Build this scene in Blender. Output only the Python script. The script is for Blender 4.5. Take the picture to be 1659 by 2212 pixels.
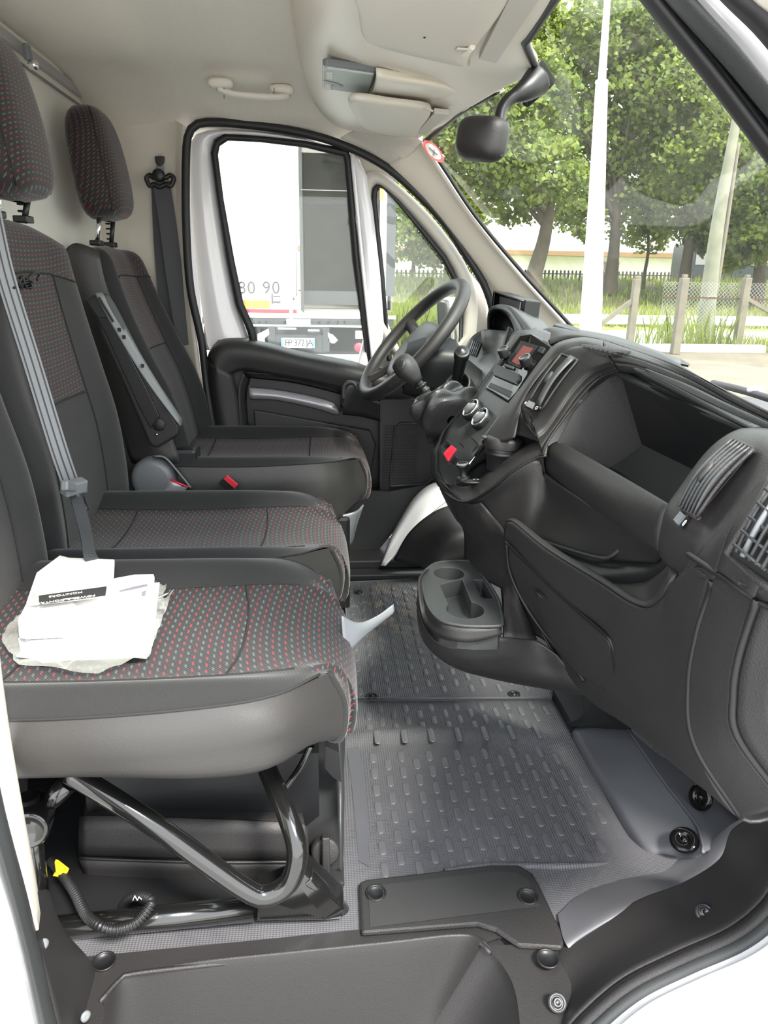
import bpy, bmesh, math, random
from math import sin, cos, tan, pi, radians, sqrt
from mathutils import Vector, Matrix, Euler
for o in list(bpy.data.objects): bpy.data.objects.remove(o)
SC = bpy.context.scene
COL = SC.collection
# ------------------------------------------------------------------ camera
F = 1600.0; CX = 829.5; CY = 1106.0
CAM = Vector((0, 0, 0.85))
th = radians(17.9); ps = radians(5.0); ro = radians(1.0)
W = Vector((sin(ps)*cos(th), cos(ps)*cos(th), -sin(th)))
R0 = Vector((cos(ps), -sin(ps), 0)); U0 = R0.cross(W)
R = cos(ro)*R0 + sin(ro)*U0; U = -sin(ro)*R0 + cos(ro)*U0
cd = bpy.data.cameras.new('camera'); cam = bpy.data.objects.new('camera', cd); COL.objects.link(cam)
m = Matrix.Identity(4)
for i in range(3):
    m[i][0] = R[i]; m[i][1] = U[i]; m[i][2] = -W[i]; m[i][3] = CAM[i]
cam.matrix_world = m
cd.sensor_fit = 'VERTICAL'; cd.sensor_height = 24; cd.lens = F/2212*24; cd.clip_start = 0.02; cd.clip_end = 500
SC.camera = cam
# ------------------------------------------------------------------ light
wd = bpy.data.worlds.new('sky'); SC.world = wd; wd.use_nodes = True
nt = wd.node_tree; bg = nt.nodes['Background']
tc = nt.nodes.new('ShaderNodeTexCoord'); sx = nt.nodes.new('ShaderNodeSeparateXYZ'); cr = nt.nodes.new('ShaderNodeValToRGB')
nt.links.new(tc.outputs['Generated'], sx.inputs[0]); nt.links.new(sx.outputs['Z'], cr.inputs[0])
cr.color_ramp.elements[0].position = 0.0; cr.color_ramp.elements[0].color = (1.0, 0.98, 0.95, 1)
cr.color_ramp.elements[1].position = 0.7; cr.color_ramp.elements[1].color = (0.86, 0.93, 1.0, 1)
nt.links.new(cr.outputs[0], bg.inputs[0]); bg.inputs[1].default_value = 2.6
sd = bpy.data.lights.new('sun', 'SUN'); sd.energy = 6.0; sd.angle = radians(12); sd.color = (1, .95, .86)
sun = bpy.data.objects.new('sun', sd); COL.objects.link(sun)
sun.rotation_euler = Vector((-0.35, 0.62, -0.95)).to_track_quat('-Z', 'Y').to_euler()
SC.view_settings.view_transform = 'Standard'; SC.view_settings.look = 'None'
SC.view_settings.exposure = 0.85; SC.view_settings.gamma = 1.0; SC.view_settings.use_curve_mapping = False
SC.cycles.max_bounces = 12; SC.cycles.diffuse_bounces = 6; SC.cycles.transparent_max_bounces = 16

# ------------------------------------------------------------------ helpers
def at(x, y, Y=None, X=None, Z=None):
    d = W + R*((x-CX)/F) - U*((y-CY)/F)
    if Y is not None: t = (Y-CAM.y)/d.y
    elif X is not None: t = (X-CAM.x)/d.x
    else: t = (Z-CAM.z)/d.z
    return CAM + d*t
def V(p):
    if isinstance(p, Vector): return p.copy()
    return Vector(p)
def A3(p):            # (px,py,Y) -> point, Vector passes through
    return p.copy() if isinstance(p, Vector) else at(p[0], p[1], Y=p[2])
def AZ(z, *ps): return [at(x, y, Z=z) for x, y in ps]
def AY(Y, *ps): return [at(x, y, Y=Y) for x, y in ps]
def AX(X, *ps): return [at(x, y, X=X) for x, y in ps]
def cr_pt(p0, p1, p2, p3, t):
    return 0.5*((2*p1) + (p2-p0)*t + (2*p0-5*p1+4*p2-p3)*t*t + (3*p1-p0-3*p2+p3)*t**3)
def spline(pts, n, closed=False, lin=False):
    pts = [V(p) for p in pts]
    if len(pts) == 2: return [pts[0].lerp(pts[1], i/(n-1)) for i in range(n)]
    N = len(pts); segs = N if closed else N-1; fine = []
    for i in range(segs):
        if closed: q = [pts[(i-1) % N], pts[i], pts[(i+1) % N], pts[(i+2) % N]]
        else: q = [pts[i-1] if i > 0 else 2*pts[0]-pts[1], pts[i], pts[i+1], pts[i+2] if i+2 < N else 2*pts[-1]-pts[-2]]
        for k in range(12):
            fine.append(q[1].lerp(q[2], k/12) if lin else cr_pt(*q, k/12))
    fine.append(pts[0].copy() if closed else pts[-1].copy())
    L = [0]
    for a, b in zip(fine, fine[1:]): L.append(L[-1]+(b-a).length)
    out = []; j = 0; cnt = n if not closed else n+1
    for i in range(cnt):
        s = L[-1]*i/(cnt-1)
        while j < len(L)-2 and L[j+1] < s: j += 1
        d = L[j+1]-L[j]
        out.append(fine[j].lerp(fine[j+1], 0 if d < 1e-9 else min(1, (s-L[j])/d)))
    return out[:-1] if closed else out

class MB:
    def __init__(s): s.v = []; s.f = []; s.mi = []; s.mats = []; s.sm = []
    def m(s, mat):
        if mat not in s.mats: s.mats.append(mat)
        return s.mats.index(mat)
    def add(s, vs, fs, mat, smooth=True):
        b = len(s.v); s.v += [tuple(p) for p in vs]; k = s.m(mat)
        for f in fs: s.f.append(tuple(b+i for i in f)); s.mi.append(k); s.sm.append(smooth)
        return s
    def grid(s, rows, mat, closed_v=False, closed_u=False, mats=None, per=1, smooth=True):
        n = len(rows[0]); M = len(rows); b = len(s.v)
        for r in rows: s.v += [tuple(p) for p in r]
        for i in range(M if closed_u else M-1):
            mm = mats[min(i//per, len(mats)-1)] if mats else mat
            k = s.m(mm)
            for j in range(n if closed_v else n-1):
                i2 = (i+1) % M; j2 = (j+1) % n
                s.f.append((b+i*n+j, b+i2*n+j, b+i2*n+j2, b+i*n+j2)); s.mi.append(k); s.sm.append(smooth)
        return s
    def patch(s, rows, mat=None, n=24, per=6, mats=None, lin=False, linc=False):
        rr = [spline([A3(p) for p in r], n, lin=lin) for r in rows]
        cols = []
        M = len(rr)
        out = []
        for i in range(M-1):
            for k in range(per):
                t = k/per; row = []
                for j in range(n):
                    p1 = rr[i][j]; p2 = rr[i+1][j]
                    if M == 2 or linc: row.append(p1.lerp(p2, t)); continue
                    p0 = rr[i-1][j] if i > 0 else 2*p1-p2
                    p3 = rr[i+2][j] if i+2 < M else 2*p2-p1
                    row.append(cr_pt(p0, p1, p2, p3, t))
                out.append(row)
        out.append(rr[-1])
        return s.grid(out, mat, mats=mats, per=per)
    def tube(s, pts, r, mat, seg=10, n=None, closed=False, raw=False, caps=True, flat=None):
        pts = [A3(p) for p in pts]
        if not raw:
            n = n or max(8, 6*len(pts)); 
            if len(pts) > 2: pts = spline(pts, n, closed)
        rs = r if isinstance(r, (list, tuple)) else None
        N = len(pts); rows = []
        T = []
        for i in range(N):
            a = pts[(i-1) % N] if (closed or i > 0) else pts[i]
            c = pts[(i+1) % N] if (closed or i < N-1) else pts[i]
            T.append((c-a).normalized())
        up = Vector((0, 0, 1)) if abs(T[0].z) < .9 else Vector((1, 0, 0))
        nrm = (up - T[0]*up.dot(T[0])).normalized()
        for i in range(N):
            nrm = (nrm - T[i]*nrm.dot(T[i]))
            nrm = nrm.normalized() if nrm.length > 1e-6 else T[i].orthogonal().normalized()
            bi = T[i].cross(nrm)
            if rs:
                q = i/(N-1)*(len(rs)-1); k = min(int(q), len(rs)-2); rad = rs[k]*(1-(q-k))+rs[k+1]*(q-k)
            else: rad = r
            fx, fy = (1, 1) if flat is None else flat
            rows.append([pts[i] + nrm*cos(2*pi*k/seg)*rad*fx + bi*sin(2*pi*k/seg)*rad*fy for k in range(seg)])
        b = len(s.v)
        s.grid(rows, mat, closed_v=True, closed_u=closed)
        if caps and not closed:
            k = s.m(mat)
            s.f.append(tuple(b+i for i in range(seg))); s.mi.append(k); s.sm.append(False)
            s.f.append(tuple(b+(N-1)*seg+i for i in reversed(range(seg)))); s.mi.append(k); s.sm.append(False)
        return s
    def ribbon(s, pts, w, nrm, mat, t=.0015, n=None):
        # flat strap: w width, nrm = face normal (vector or per-point list)
        pts = spline([A3(p) for p in pts], n or 6*len(pts)); N = len(pts); rows = []
        for i in range(N):
            T = (pts[min(i+1, N-1)]-pts[max(i-1, 0)]).normalized()
            nn = nrm[min(len(nrm)-1, int(i/N*len(nrm)))] if isinstance(nrm, list) else nrm
            sd_ = T.cross(nn).normalized(); up = sd_.cross(T).normalized()
            p = pts[i]
            rows.append([p+sd_*w/2+up*t, p-sd_*w/2+up*t, p-sd_*w/2-up*t, p+sd_*w/2-up*t])
        b = len(s.v); s.grid(rows, mat, closed_v=True, smooth=False)
        s.f.append((b, b+1, b+2, b+3)); s.mi.append(s.m(mat)); s.sm.append(False)
        s.f.append(tuple(b+(N-1)*4+i for i in (3, 2, 1, 0))); s.mi.append(s.m(mat)); s.sm.append(False)
        return s
    def poly(s, pts, mat): s.add([A3(p) for p in pts], [tuple(range(len(pts)))], mat, False); return s
    def prism(s, pts, vec, mat, smooth=False):
        pts = [A3(p) for p in pts]; vec = V(vec); n = len(pts)
        vs = pts+[p+vec for p in pts]
        fs = [tuple(range(n))[::-1], tuple(range(n, 2*n))]
        s.add(vs, fs, mat, False)
        b = len(s.v)-2*n; k = s.m(mat)
        for i in range(n):
            j = (i+1) % n; s.f.append((b+i, b+j, b+n+j, b+n+i)); s.mi.append(k); s.sm.append(smooth)
        return s
    def box(s, c, sz, mat, rot=None):
        c = V(c); h = Vector(sz)/2; vs = []
        for x in (-1, 1):
            for y in (-1, 1):
                for z in (-1, 1):
                    p = Vector((x*h.x, y*h.y, z*h.z))
                    if rot is not None: p = rot @ p
                    vs.append(c+p)
        return s.add(vs, [(0, 1, 3, 2), (4, 6, 7, 5), (0, 4, 5, 1), (2, 3, 7, 6), (0, 2, 6, 4), (1, 5, 7, 3)], mat, False)
    def bar(s, a, b, w, h, mat, up=Vector((0, 0, 1))):
        a = A3(a); b = A3(b); z = (b-a); L = z.length; z.normalize(); x = up.cross(z)
        x = x.normalized() if x.length > 1e-5 else z.orthogonal().normalized(); y = z.cross(x)
        rt = Matrix((x, y, z)).transposed()
        return s.box((a+b)/2, (w, h, L), mat, rt)
    def lathe(s, prof, o, ax, mat, seg=28, sx_=1.0):
        # prof: (radius, height along ax)
        ax = V(ax).normalized(); e1 = ax.orthogonal().normalized(); e2 = ax.cross(e1); o = V(o)
        rows = [[o+ax*h+(e1*cos(2*pi*k/seg)+e2*sin(2*pi*k/seg)*sx_)*max(r, 1e-5) for k in range(seg)] for r, h in prof]
        return s.grid(rows, mat, closed_v=True)
    def ell(s, c, r, mat, rot=None, seg=20, rings=12, pw=1.0):
        c = V(c); rows = []
        def sg(v): return math.copysign(abs(v)**pw, v)
        for i in range(rings+1):
            a = -pi/2+pi*i/rings; row = []
            for k in range(seg):
                b = 2*pi*k/seg
                p = Vector((sg(cos(a))*sg(cos(b))*r[0], sg(cos(a))*sg(sin(b))*r[1], sg(sin(a))*r[2]))
                if rot is not None: p = rot @ p
                row.append(c+p)
            rows.append(row)
        return s.grid(rows, mat, closed_v=True)
    def build(s, name, parent=None, bevel=0, solid=0, off=0, sub=0, bseg=2, weld=False):
        me = bpy.data.meshes.new(name); me.from_pydata(s.v, [], s.f)
        for mt in s.mats: me.materials.append(mt)
        me.polygons.foreach_set('material_index', s.mi); me.polygons.foreach_set('use_smooth', s.sm)
        me.update()
        o = bpy.data.objects.new(name, me); COL.objects.link(o)
        if weld:
            bm = bmesh.new(); bm.from_mesh(me); bmesh.ops.remove_doubles(bm, verts=bm.verts, dist=weld if isinstance(weld, float) else 1e-4)
            bmesh.ops.recalc_face_normals(bm, faces=bm.faces); bm.to_mesh(me); bm.free()
        if solid:
            md = o.modifiers.new('s', 'SOLIDIFY'); md.thickness = solid; md.offset = off
        if sub:
            md = o.modifiers.new('u', 'SUBSURF'); md.levels = sub; md.render_levels = sub
        if bevel:
            md = o.modifiers.new('b', 'BEVEL'); md.width = bevel; md.segments = bseg; md.limit_method = 'ANGLE'; md.angle_limit = radians(35)
            md.harden_normals = False
        if parent is not None: setpar(o, parent)
        return o
def setpar(o, p):
    o.parent = p; o.matrix_parent_inverse = Matrix.Translation(-abspos(p))
def abspos(p):
    l = p.location.copy()
    while p.parent is not None:
        l = l  # parts keep world-space vertices, their own offset is zero
        p = p.parent
    return l if p is None else l
def tag(o, label=None, cat=None, group=None, kind=None):
    if label: o['label'] = label
    if cat: o['category'] = cat
    if group: o['group'] = group
    if kind: o['kind'] = kind
    return o
def thing(name, loc, label, cat, group=None, kind=None):
    o = bpy.data.objects.new(name, None); COL.objects.link(o); o.location = V(loc); o.empty_display_size = .05
    return tag(o, label, cat, group, kind)
def struct(o, label=None):
    o['kind'] = 'structure'
    if label: o['label'] = label
    return o
def cut(o, cutters):
    # real holes: boolean difference applied straight away
    bpy.context.view_layer.update()
    for c in cutters:
        md = o.modifiers.new('c', 'BOOLEAN'); md.operation = 'DIFFERENCE'; md.object = c; md.solver = 'EXACT'
    dg = bpy.context.evaluated_depsgraph_get(); dg.update()
    me = bpy.data.meshes.new_from_object(o.evaluated_get(dg))
    o.modifiers.clear(); o.data = me
    for c in cutters: bpy.data.objects.remove(c)
    return o
def text(s, name, size, origin, xd, yd, mat, parent=None, ext=.0004, align='LEFT', spacing=1.0):
    cu = bpy.data.curves.new(name, 'FONT'); cu.body = s; cu.size = size; cu.extrude = ext; cu.align_x = align; cu.space_character = spacing
    t = bpy.data.objects.new(name, cu); COL.objects.link(t)
    bpy.context.view_layer.update()
    dg = bpy.context.evaluated_depsgraph_get()
    me = bpy.data.meshes.new_from_object(t.evaluated_get(dg)); bpy.data.objects.remove(t)
    x = V(xd).normalized(); y = V(yd); y = (y-x*y.dot(x)).normalized(); z = x.cross(y)
    M = Matrix((x, y, z)).transposed().to_4x4(); M.translation = V(origin)
    me.transform(M); me.materials.clear(); me.materials.append(mat)
    o = bpy.data.objects.new(name, me); COL.objects.link(o)
    if parent is not None: setpar(o, parent)
    return o
def decal(pts, mat, name, parent, d=.0008):
    b = MB(); pts = [A3(p) for p in pts]
    n = (pts[1]-pts[0]).cross(pts[2]-pts[0]).normalized()
    if n.dot(CAM-pts[0]) < 0: n = -n
    b.prism([p+n*d*.2 for p in pts], n*d, mat)
    return b.build(name, parent)

# ------------------------------------------------------------------ materials
def newmat(name):
    mt = bpy.data.materials.new(name); mt.use_nodes = True
    return mt, mt.node_tree, mt.node_tree.nodes['Principled BSDF']
def solid_mat(name, col, rough=.5, metal=0, spec=.5, bump=0, scale=400, var=0, vscale=6, coat=0, bdist=.001):
    mt, t, p = newmat(name)
    p.inputs['Base Color'].default_value = (*col, 1); p.inputs['Roughness'].default_value = rough
    p.inputs['Metallic'].default_value = metal; p.inputs['Specular IOR Level'].default_value = spec
    if coat: p.inputs['Coat Weight'].default_value = coat; p.inputs['Coat Roughness'].default_value = .08
    c = t.nodes.new('ShaderNodeTexCoord')
    if bump:
        n = t.nodes.new('ShaderNodeTexNoise'); n.inputs['Scale'].default_value = scale; n.inputs['Detail'].default_value = 3
        b = t.nodes.new('ShaderNodeBump'); b.inputs['Strength'].default_value = bump; b.inputs['Distance'].default_value = bdist
        t.links.new(c.outputs['Object'], n.inputs['Vector']); t.links.new(n.outputs['Fac'], b.inputs['Height']); t.links.new(b.outputs[0], p.inputs['Normal'])
    if var:
        n = t.nodes.new('ShaderNodeTexNoise'); n.inputs['Scale'].default_value = vscale; n.inputs['Detail'].default_value = 5
        mx = t.nodes.new('ShaderNodeMix'); mx.data_type = 'RGBA'
        t.links.new(c.outputs['Object'], n.inputs['Vector']); t.links.new(n.outputs['Fac'], mx.inputs[0])
        mx.inputs[6].default_value = (*[v*(1-var) for v in col], 1); mx.inputs[7].default_value = (*[min(1, v*(1+var)) for v in col], 1)
        t.links.new(mx.outputs[2], p.inputs['Base Color'])
    return mt
class NT:      # tiny node-math helper
    def __init__(s, t): s.t = t
    def m(s, op, a, b=None, c=None):
        n = s.t.nodes.new('ShaderNodeMath'); n.operation = op
        for i, v in enumerate((a, b, c)):
            if v is None: continue
            if isinstance(v, (int, float)): n.inputs[i].default_value = v
            else: s.t.links.new(v, n.inputs[i])
        return n.outputs[0]
    def mix(s, f, a, b):
        n = s.t.nodes.new('ShaderNodeMix'); n.data_type = 'RGBA'
        s.t.links.new(f, n.inputs[0]) if not isinstance(f, (int, float)) else setattr(n.inputs[0], 'default_value', f)
        for i, v in ((6, a), (7, b)):
            if isinstance(v, tuple): n.inputs[i].default_value = (*v, 1)
            else: s.t.links.new(v, n.inputs[i])
        return n.outputs[2]
def fabric(name, base, pattern=True, weave=900):
    mt, t, p = newmat(name); h = NT(t)
    c = t.nodes.new('ShaderNodeTexCoord'); s = t.nodes.new('ShaderNodeSeparateXYZ'); t.links.new(c.outputs['Object'], s.inputs[0])
    u = h.m('SUBTRACT', s.outputs['X'], s.outputs['Z']); v = h.m('ADD', s.outputs['Y'], h.m('MULTIPLY', h.m('ADD', s.outputs['X'], s.outputs['Z']), .6))
    col = base
    if pattern:
        cu, cv = .0080, .0172
        U_ = h.m('DIVIDE', u, cu); iu = h.m('FLOOR', U_); fu = h.m('SUBTRACT', U_, iu)
        par = h.m('MODULO', h.m('ABSOLUTE', iu), 2.0)
        V_ = h.m('ADD', h.m('DIVIDE', v, cv), h.m('MULTIPLY', iu, .37)); iv = h.m('FLOOR', V_); fv = h.m('SUBTRACT', V_, iv)
        # each dash is a staggered row of stitches
        side = h.m('MULTIPLY', h.m('GREATER_THAN', h.m('FRACT', h.m('MULTIPLY', fv, 4.2)), .5), .1)
        du = h.m('LESS_THAN', h.m('ABSOLUTE', h.m('SUBTRACT', h.m('ADD', fu, side), .5)), .15)
        dv = h.m('LESS_THAN', h.m('ABSOLUTE', h.m('SUBTRACT', fv, .5)), .24)
        st = h.m('GREATER_THAN', h.m('FRACT', h.m('MULTIPLY', fv, 8.4)), .28)
        dash = h.m('MULTIPLY', h.m('MULTIPLY', du, dv), st)
        dashc = h.mix(par, (.115, .13, .135), (.27, .03, .04))
        col = h.mix(dash, base, dashc)
        t.links.new(col, p.inputs['Base Color'])
    else:
        n = t.nodes.new('ShaderNodeTexNoise'); n.inputs['Scale'].default_value = 500; t.links.new(c.outputs['Object'], n.inputs['Vector'])
        t.links.new(h.mix(n.outputs['Fac'], tuple(b*.8 for b in base), tuple(b*1.25 for b in base)), p.inputs['Base Color'])
    # fine diagonal rib weave
    wv = t.nodes.new('ShaderNodeTexWave'); wv.inputs['Scale'].default_value = 150; wv.bands_direction = 'DIAGONAL'
    t.links.new(c.outputs['Object'], wv.inputs['Vector'])
    b = t.nodes.new('ShaderNodeBump'); b.inputs['Strength'].default_value = .35; b.inputs['Distance'].default_value = .0006
    t.links.new(wv.outputs['Fac'], b.inputs['Height']); t.links.new(b.outputs[0], p.inputs['Normal'])
    p.inputs['Roughness'].default_value = .85; p.inputs['Specular IOR Level'].default_value = .25
    p.inputs['Sheen Weight'].default_value = .25; p.inputs['Sheen Roughness'].default_value = .4
    return mt
M_ = {}
M_['black'] = solid_mat('black_grained_plastic', (.0215, .0202, .0208), .48, bump=.5, scale=700)
M_['dark'] = solid_mat('dark_plastic', (.011, .0115, .013), .42, bump=.15, scale=900)
M_['greyp'] = solid_mat('grey_black_plastic', (.038, .040, .042), .45, bump=.3, scale=700)
M_['deep'] = solid_mat('deep_black_plastic', (.006, .006, .007), .5)
M_['gloss'] = solid_mat('gloss_black', (.004, .004, .004), .07, spec=.35)
M_['paintblk'] = solid_mat('gloss_black_paint', (.008, .008, .008), .16, coat=.8)
M_['rubber'] = solid_mat('black_rubber_seal', (.012, .012, .014), .55)
M_['white'] = solid_mat('white_paint', (.72, .71, .74), .18, coat=.6)
M_['offw'] = solid_mat('white_wall_panel', (.74, .73, .68), .3)
M_['head'] = solid_mat('beige_headliner', (.76, .72, .645), .9, spec=.1, bump=.25, scale=350, var=.05, vscale=90)
M_['beige'] = solid_mat('beige_plastic', (.71, .66, .57), .45, bump=.1, scale=800)
M_['beige2'] = solid_mat('beige_grained_plastic', (.62, .58, .51), .55, bump=.3, scale=600)
M_['trimg'] = solid_mat('grey_beige_plastic', (.50, .47, .42), .5)
M_['fab'] = fabric('dark_twill_fabric', (.020, .020, .021), False)
M_['pat'] = fabric('red_dash_fabric', (.022, .022, .023), True)
M_['vinyl'] = solid_mat('dark_vinyl', (.036, .0345, .034), .42, bump=.25, scale=500)
M_['thread'] = solid_mat('seam_thread', (.012, .012, .012), .8)
M_['silver'] = solid_mat('silver_grey_plastic', (.40, .39, .42), .35, metal=.3)
M_['slide'] = solid_mat('satin_grey_plastic', (.16, .17, .18), .35)
M_['chrome'] = solid_mat('chrome', (.75, .76, .78), .12, metal=1)
M_['steel'] = solid_mat('steel', (.11, .11, .115), .45, metal=1)
M_['belt'] = solid_mat('black_belt_webbing', (.03, .032, .036), .6, bump=.3, scale=500)
M_['beltg'] = solid_mat('grey_belt_webbing', (.19, .20, .215), .5, bump=.3, scale=500)
M_['red'] = solid_mat('red_plastic', (.75, .03, .06), .4)
M_['paper'] = solid_mat('white_paper', (.86, .85, .83), .7)
M_['ink'] = solid_mat('dark_ink', (.03, .03, .03), .5)
M_['inkg'] = solid_mat('grey_ink', (.22, .20, .24), .5)
M_['yellow'] = solid_mat('yellow_tape', (.9, .65, .02), .5)
M_['cream'] = solid_mat('white_marking', (.8, .8, .8), .5)
M_['leather'] = solid_mat('black_leather', (.014, .014, .015), .3, bump=.4, scale=300)
M_['lens'] = solid_mat('lamp_lens', (.50, .56, .53), .6, spec=.2)
M_['lcd'] = solid_mat('red_brown_display', (.17, .055, .05), .12)
M_['lcdg'] = solid_mat('grey_display', (.20, .20, .21), .1)
M_['mirror'] = solid_mat('mirror_glass', (.9, .9, .9), .02, metal=1)
# clear pane with thin dust
def glassmat(name, tint, dust=.05, refl=1.0):
    mt, t, p = newmat(name); t.nodes.remove(p); out = t.nodes['Material Output']; h = NT(t)
    tr = t.nodes.new('ShaderNodeBsdfTransparent'); tr.inputs[0].default_value = (*tint, 1)
    gl = t.nodes.new('ShaderNodeBsdfGlossy'); gl.inputs['Roughness'].default_value = .02
    fr = t.nodes.new('ShaderNodeFresnel'); fr.inputs[0].default_value = 1.45
    df = t.nodes.new('ShaderNodeBsdfDiffuse'); df.inputs[0].default_value = (.75, .78, .72, 1)
    c = t.nodes.new('ShaderNodeTexCoord'); n = t.nodes.new('ShaderNodeTexNoise'); n.inputs['Scale'].default_value = 3.5
    mp = t.nodes.new('ShaderNodeMapping'); mp.inputs['Rotation'].default_value = (.5, .2, .6); mp.inputs['Scale'].default_value = (1, 9, 1)
    t.links.new(c.outputs['Object'], mp.inputs[0]); t.links.new(mp.outputs[0], n.inputs['Vector'])
    m1 = t.nodes.new('ShaderNodeMixShader'); m2 = t.nodes.new('ShaderNodeMixShader')
    t.links.new(h.m('MULTIPLY', n.outputs['Fac'], dust*2), m1.inputs[0]); t.links.new(tr.outputs[0], m1.inputs[1]); t.links.new(df.outputs[0], m1.inputs[2])
    t.links.new(h.m('MULTIPLY', fr.outputs[0], refl), m2.inputs[0]); t.links.new(m1.outputs[0], m2.inputs[1]); t.links.new(gl.outputs[0], m2.inputs[2])
    t.links.new(m2.outputs[0], out.inputs[0]); return mt
M_['glass'] = glassmat('windscreen_glass', (.90, .95, .90), .15, .4)  # dust turned up to lay haze over the trees outside
M_['glass2'] = glassmat('side_window_glass', (.93, .96, .94), .03)
M_['bag'] = glassmat('clear_plastic_film', (.93, .93, .97), .26, 1.0)
# ================================================================== CAB SHELL
# floor rubber with raised studs
def floor_mat_material():
    mt, t, p = newmat('ribbed_floor_rubber'); h = NT(t)
    c = t.nodes.new('ShaderNodeTexCoord'); s = t.nodes.new('ShaderNodeSeparateXYZ'); t.links.new(c.outputs['Object'], s.inputs[0])
    w1 = h.m('SINE', h.m('MULTIPLY', s.outputs['X'], 2*pi/.0042)); w2 = h.m('SINE', h.m('MULTIPLY', s.outputs['Y'], 2*pi/.0032))
    n = t.nodes.new('ShaderNodeTexNoise'); n.inputs['Scale'].default_value = 9; n.inputs['Detail'].default_value = 6
    t.links.new(c.outputs['Object'], n.inputs['Vector'])
    rp = t.nodes.new('ShaderNodeValToRGB'); t.links.new(n.outputs['Fac'], rp.inputs[0])
    rp.color_ramp.elements[0].position = .35; rp.color_ramp.elements[0].color = (.090, .0895, .098, 1)
    rp.color_ramp.elements[1].position = .75; rp.color_ramp.elements[1].color = (.116, .115, .125, 1)
    # dry mud towards the driver's side
    n2 = t.nodes.new('ShaderNodeTexNoise'); n2.inputs['Scale'].default_value = 14; n2.inputs['Detail'].default_value = 8
    t.links.new(c.outputs['Object'], n2.inputs['Vector'])
    def bl(v, c0, r): return h.m('MAXIMUM', 0, h.m('SUBTRACT', 1, h.m('DIVIDE', h.m('ABSOLUTE', h.m('SUBTRACT', v, c0)), r)))
    mud = h.m('MULTIPLY', h.m('MULTIPLY', bl(s.outputs['X'], .17, .12), bl(s.outputs['Y'], 1.78, .22)), h.m('GREATER_THAN', n2.outputs['Fac'], .50))
    t.links.new(h.mix(mud, rp.outputs[0], (.30, .24, .17)), p.inputs['Base Color'])
    b = t.nodes.new('ShaderNodeBump'); b.inputs['Strength'].default_value = .5; b.inputs['Distance'].default_value = .0008
    t.links.new(h.m('ADD', w1, h.m('MULTIPLY', w2, .5)), b.inputs['Height']); t.links.new(b.outputs[0], p.inputs['Normal'])
    p.inputs['Roughness'].default_value = .45; return mt
M_['floor'] = floor_mat_material()
M_['floorsm'] = solid_mat('smooth_floor_rubber', (.088, .089, .100), .5, bump=.15, scale=500, var=.1, vscale=12)
M_['matsm'] = solid_mat('stud_rubber', (.105, .104, .113), .38, bump=.1, scale=600)
def pill(b, x, y, z, mat, lx=.0065, ly=.0150, h=.0017):
    rows = []
    for sc, hh in ((1, 0), (.93, h*.75), (.75, h), (.01, h)):
        r = []
        for k in range(16):
            a = 2*pi*k/16
            px = cos(a)*lx*sc; py = sin(a)*lx*sc + (ly-lx)*(1 if sin(a) > 0 else -1)*(1 if sc > .1 else .9)
            r.append(Vector((x+px, y+py, z+hh)))
        rows.append(r)
    b.grid(rows, mat, closed_v=True)
b = MB()
def fz(x, y):
    z = 0.0
    z += .010*math.exp(-((y-1.205-.02*sin(x*9))/.018)**2)*(1 if x < .44 else 0)
    if x > .36 and y < .93: z += .05*max(0, min(1, (x-.36)/.2))*max(0, min(1, (.93-y)/.15))
    return z
nx, ny = 70, 110
rows = [[Vector((-.6+i/nx*1.26, .748+j/ny*1.55, fz(-.6+i/nx*1.26, .748+j/ny*1.55))) for i in range(nx+1)] for j in range(ny+1)]
b.grid(rows, M_['floor'])
# smooth border strips next to the seat and flat ridge line
b.patch([[at(740, 1560, Z=.001), at(760, 1700, Z=.001), at(775, 1860, Z=.001)], [at(765, 1560, Z=.0015), at(790, 1700, Z=.0015), at(798, 1872, Z=.0015)]], M_['floorsm'], per=2)
ci = 0
x = .088
while x < .50:
    y = .885 + (.0225 if ci % 2 else 0)
    while y < 1.325:
        if not (1.175 < y < 1.235):
            zz = fz(x, y)
            lim = .455 if y > .95 else .44
            if x < lim + .01*sin(y*20): pill(b, x, y, zz, M_['matsm'])
        y += .045
    x += .0262; ci += 1
for k in range(7): pill(b, .10+k*.052, 1.205, .0095, M_['matsm'], ly=.022)
floor = struct(b.build('floor')); floor['label'] = 'grey ribbed rubber cab floor with raised oblong studs'
# second mat by the driver
b = MB()
c4 = AZ(.004, (752, 1262), (776, 1522), (1203, 1520), (1160, 1430), (985, 1255))
pl = [Vector((.055, 1.345, .001)), Vector((.475, 1.325, .001)), Vector((.50, 1.45, .001)), Vector((.42, 1.98, .001)), Vector((.06, 1.95, .001))]
b.prism(pl, (0, 0, .006), M_['floor'])
b.tube([p+Vector((0, 0, .006)) for p in pl], .003, M_['floorsm'], closed=True, raw=True, seg=6)
x = .075; ci = 0
while x < .47:
    y = 1.37+(.024 if ci % 2 else 0)
    while y < 1.92:
        pill(b, x, y, .007, M_['matsm'], ly=.0145, lx=.0062); y += .048
    x += .030; ci += 1
mat2 = b.build('floor_mat'); tag(mat2, 'dark rubber floor mat with studs and mud in the driver footwell', 'floor mat')
def pushpin(name, c, nrm, r, parent=None, mat='deep', lab=None):
    q = MB(); q.lathe([(r, 0), (r*1.02, .002), (r*.9, .004), (r*.8, .0025), (r*.72, .002), (r*.35, .002), (r*.3, .004), (0, .004)], c, nrm, M_[mat])
    return q.build(name, parent)
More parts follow.
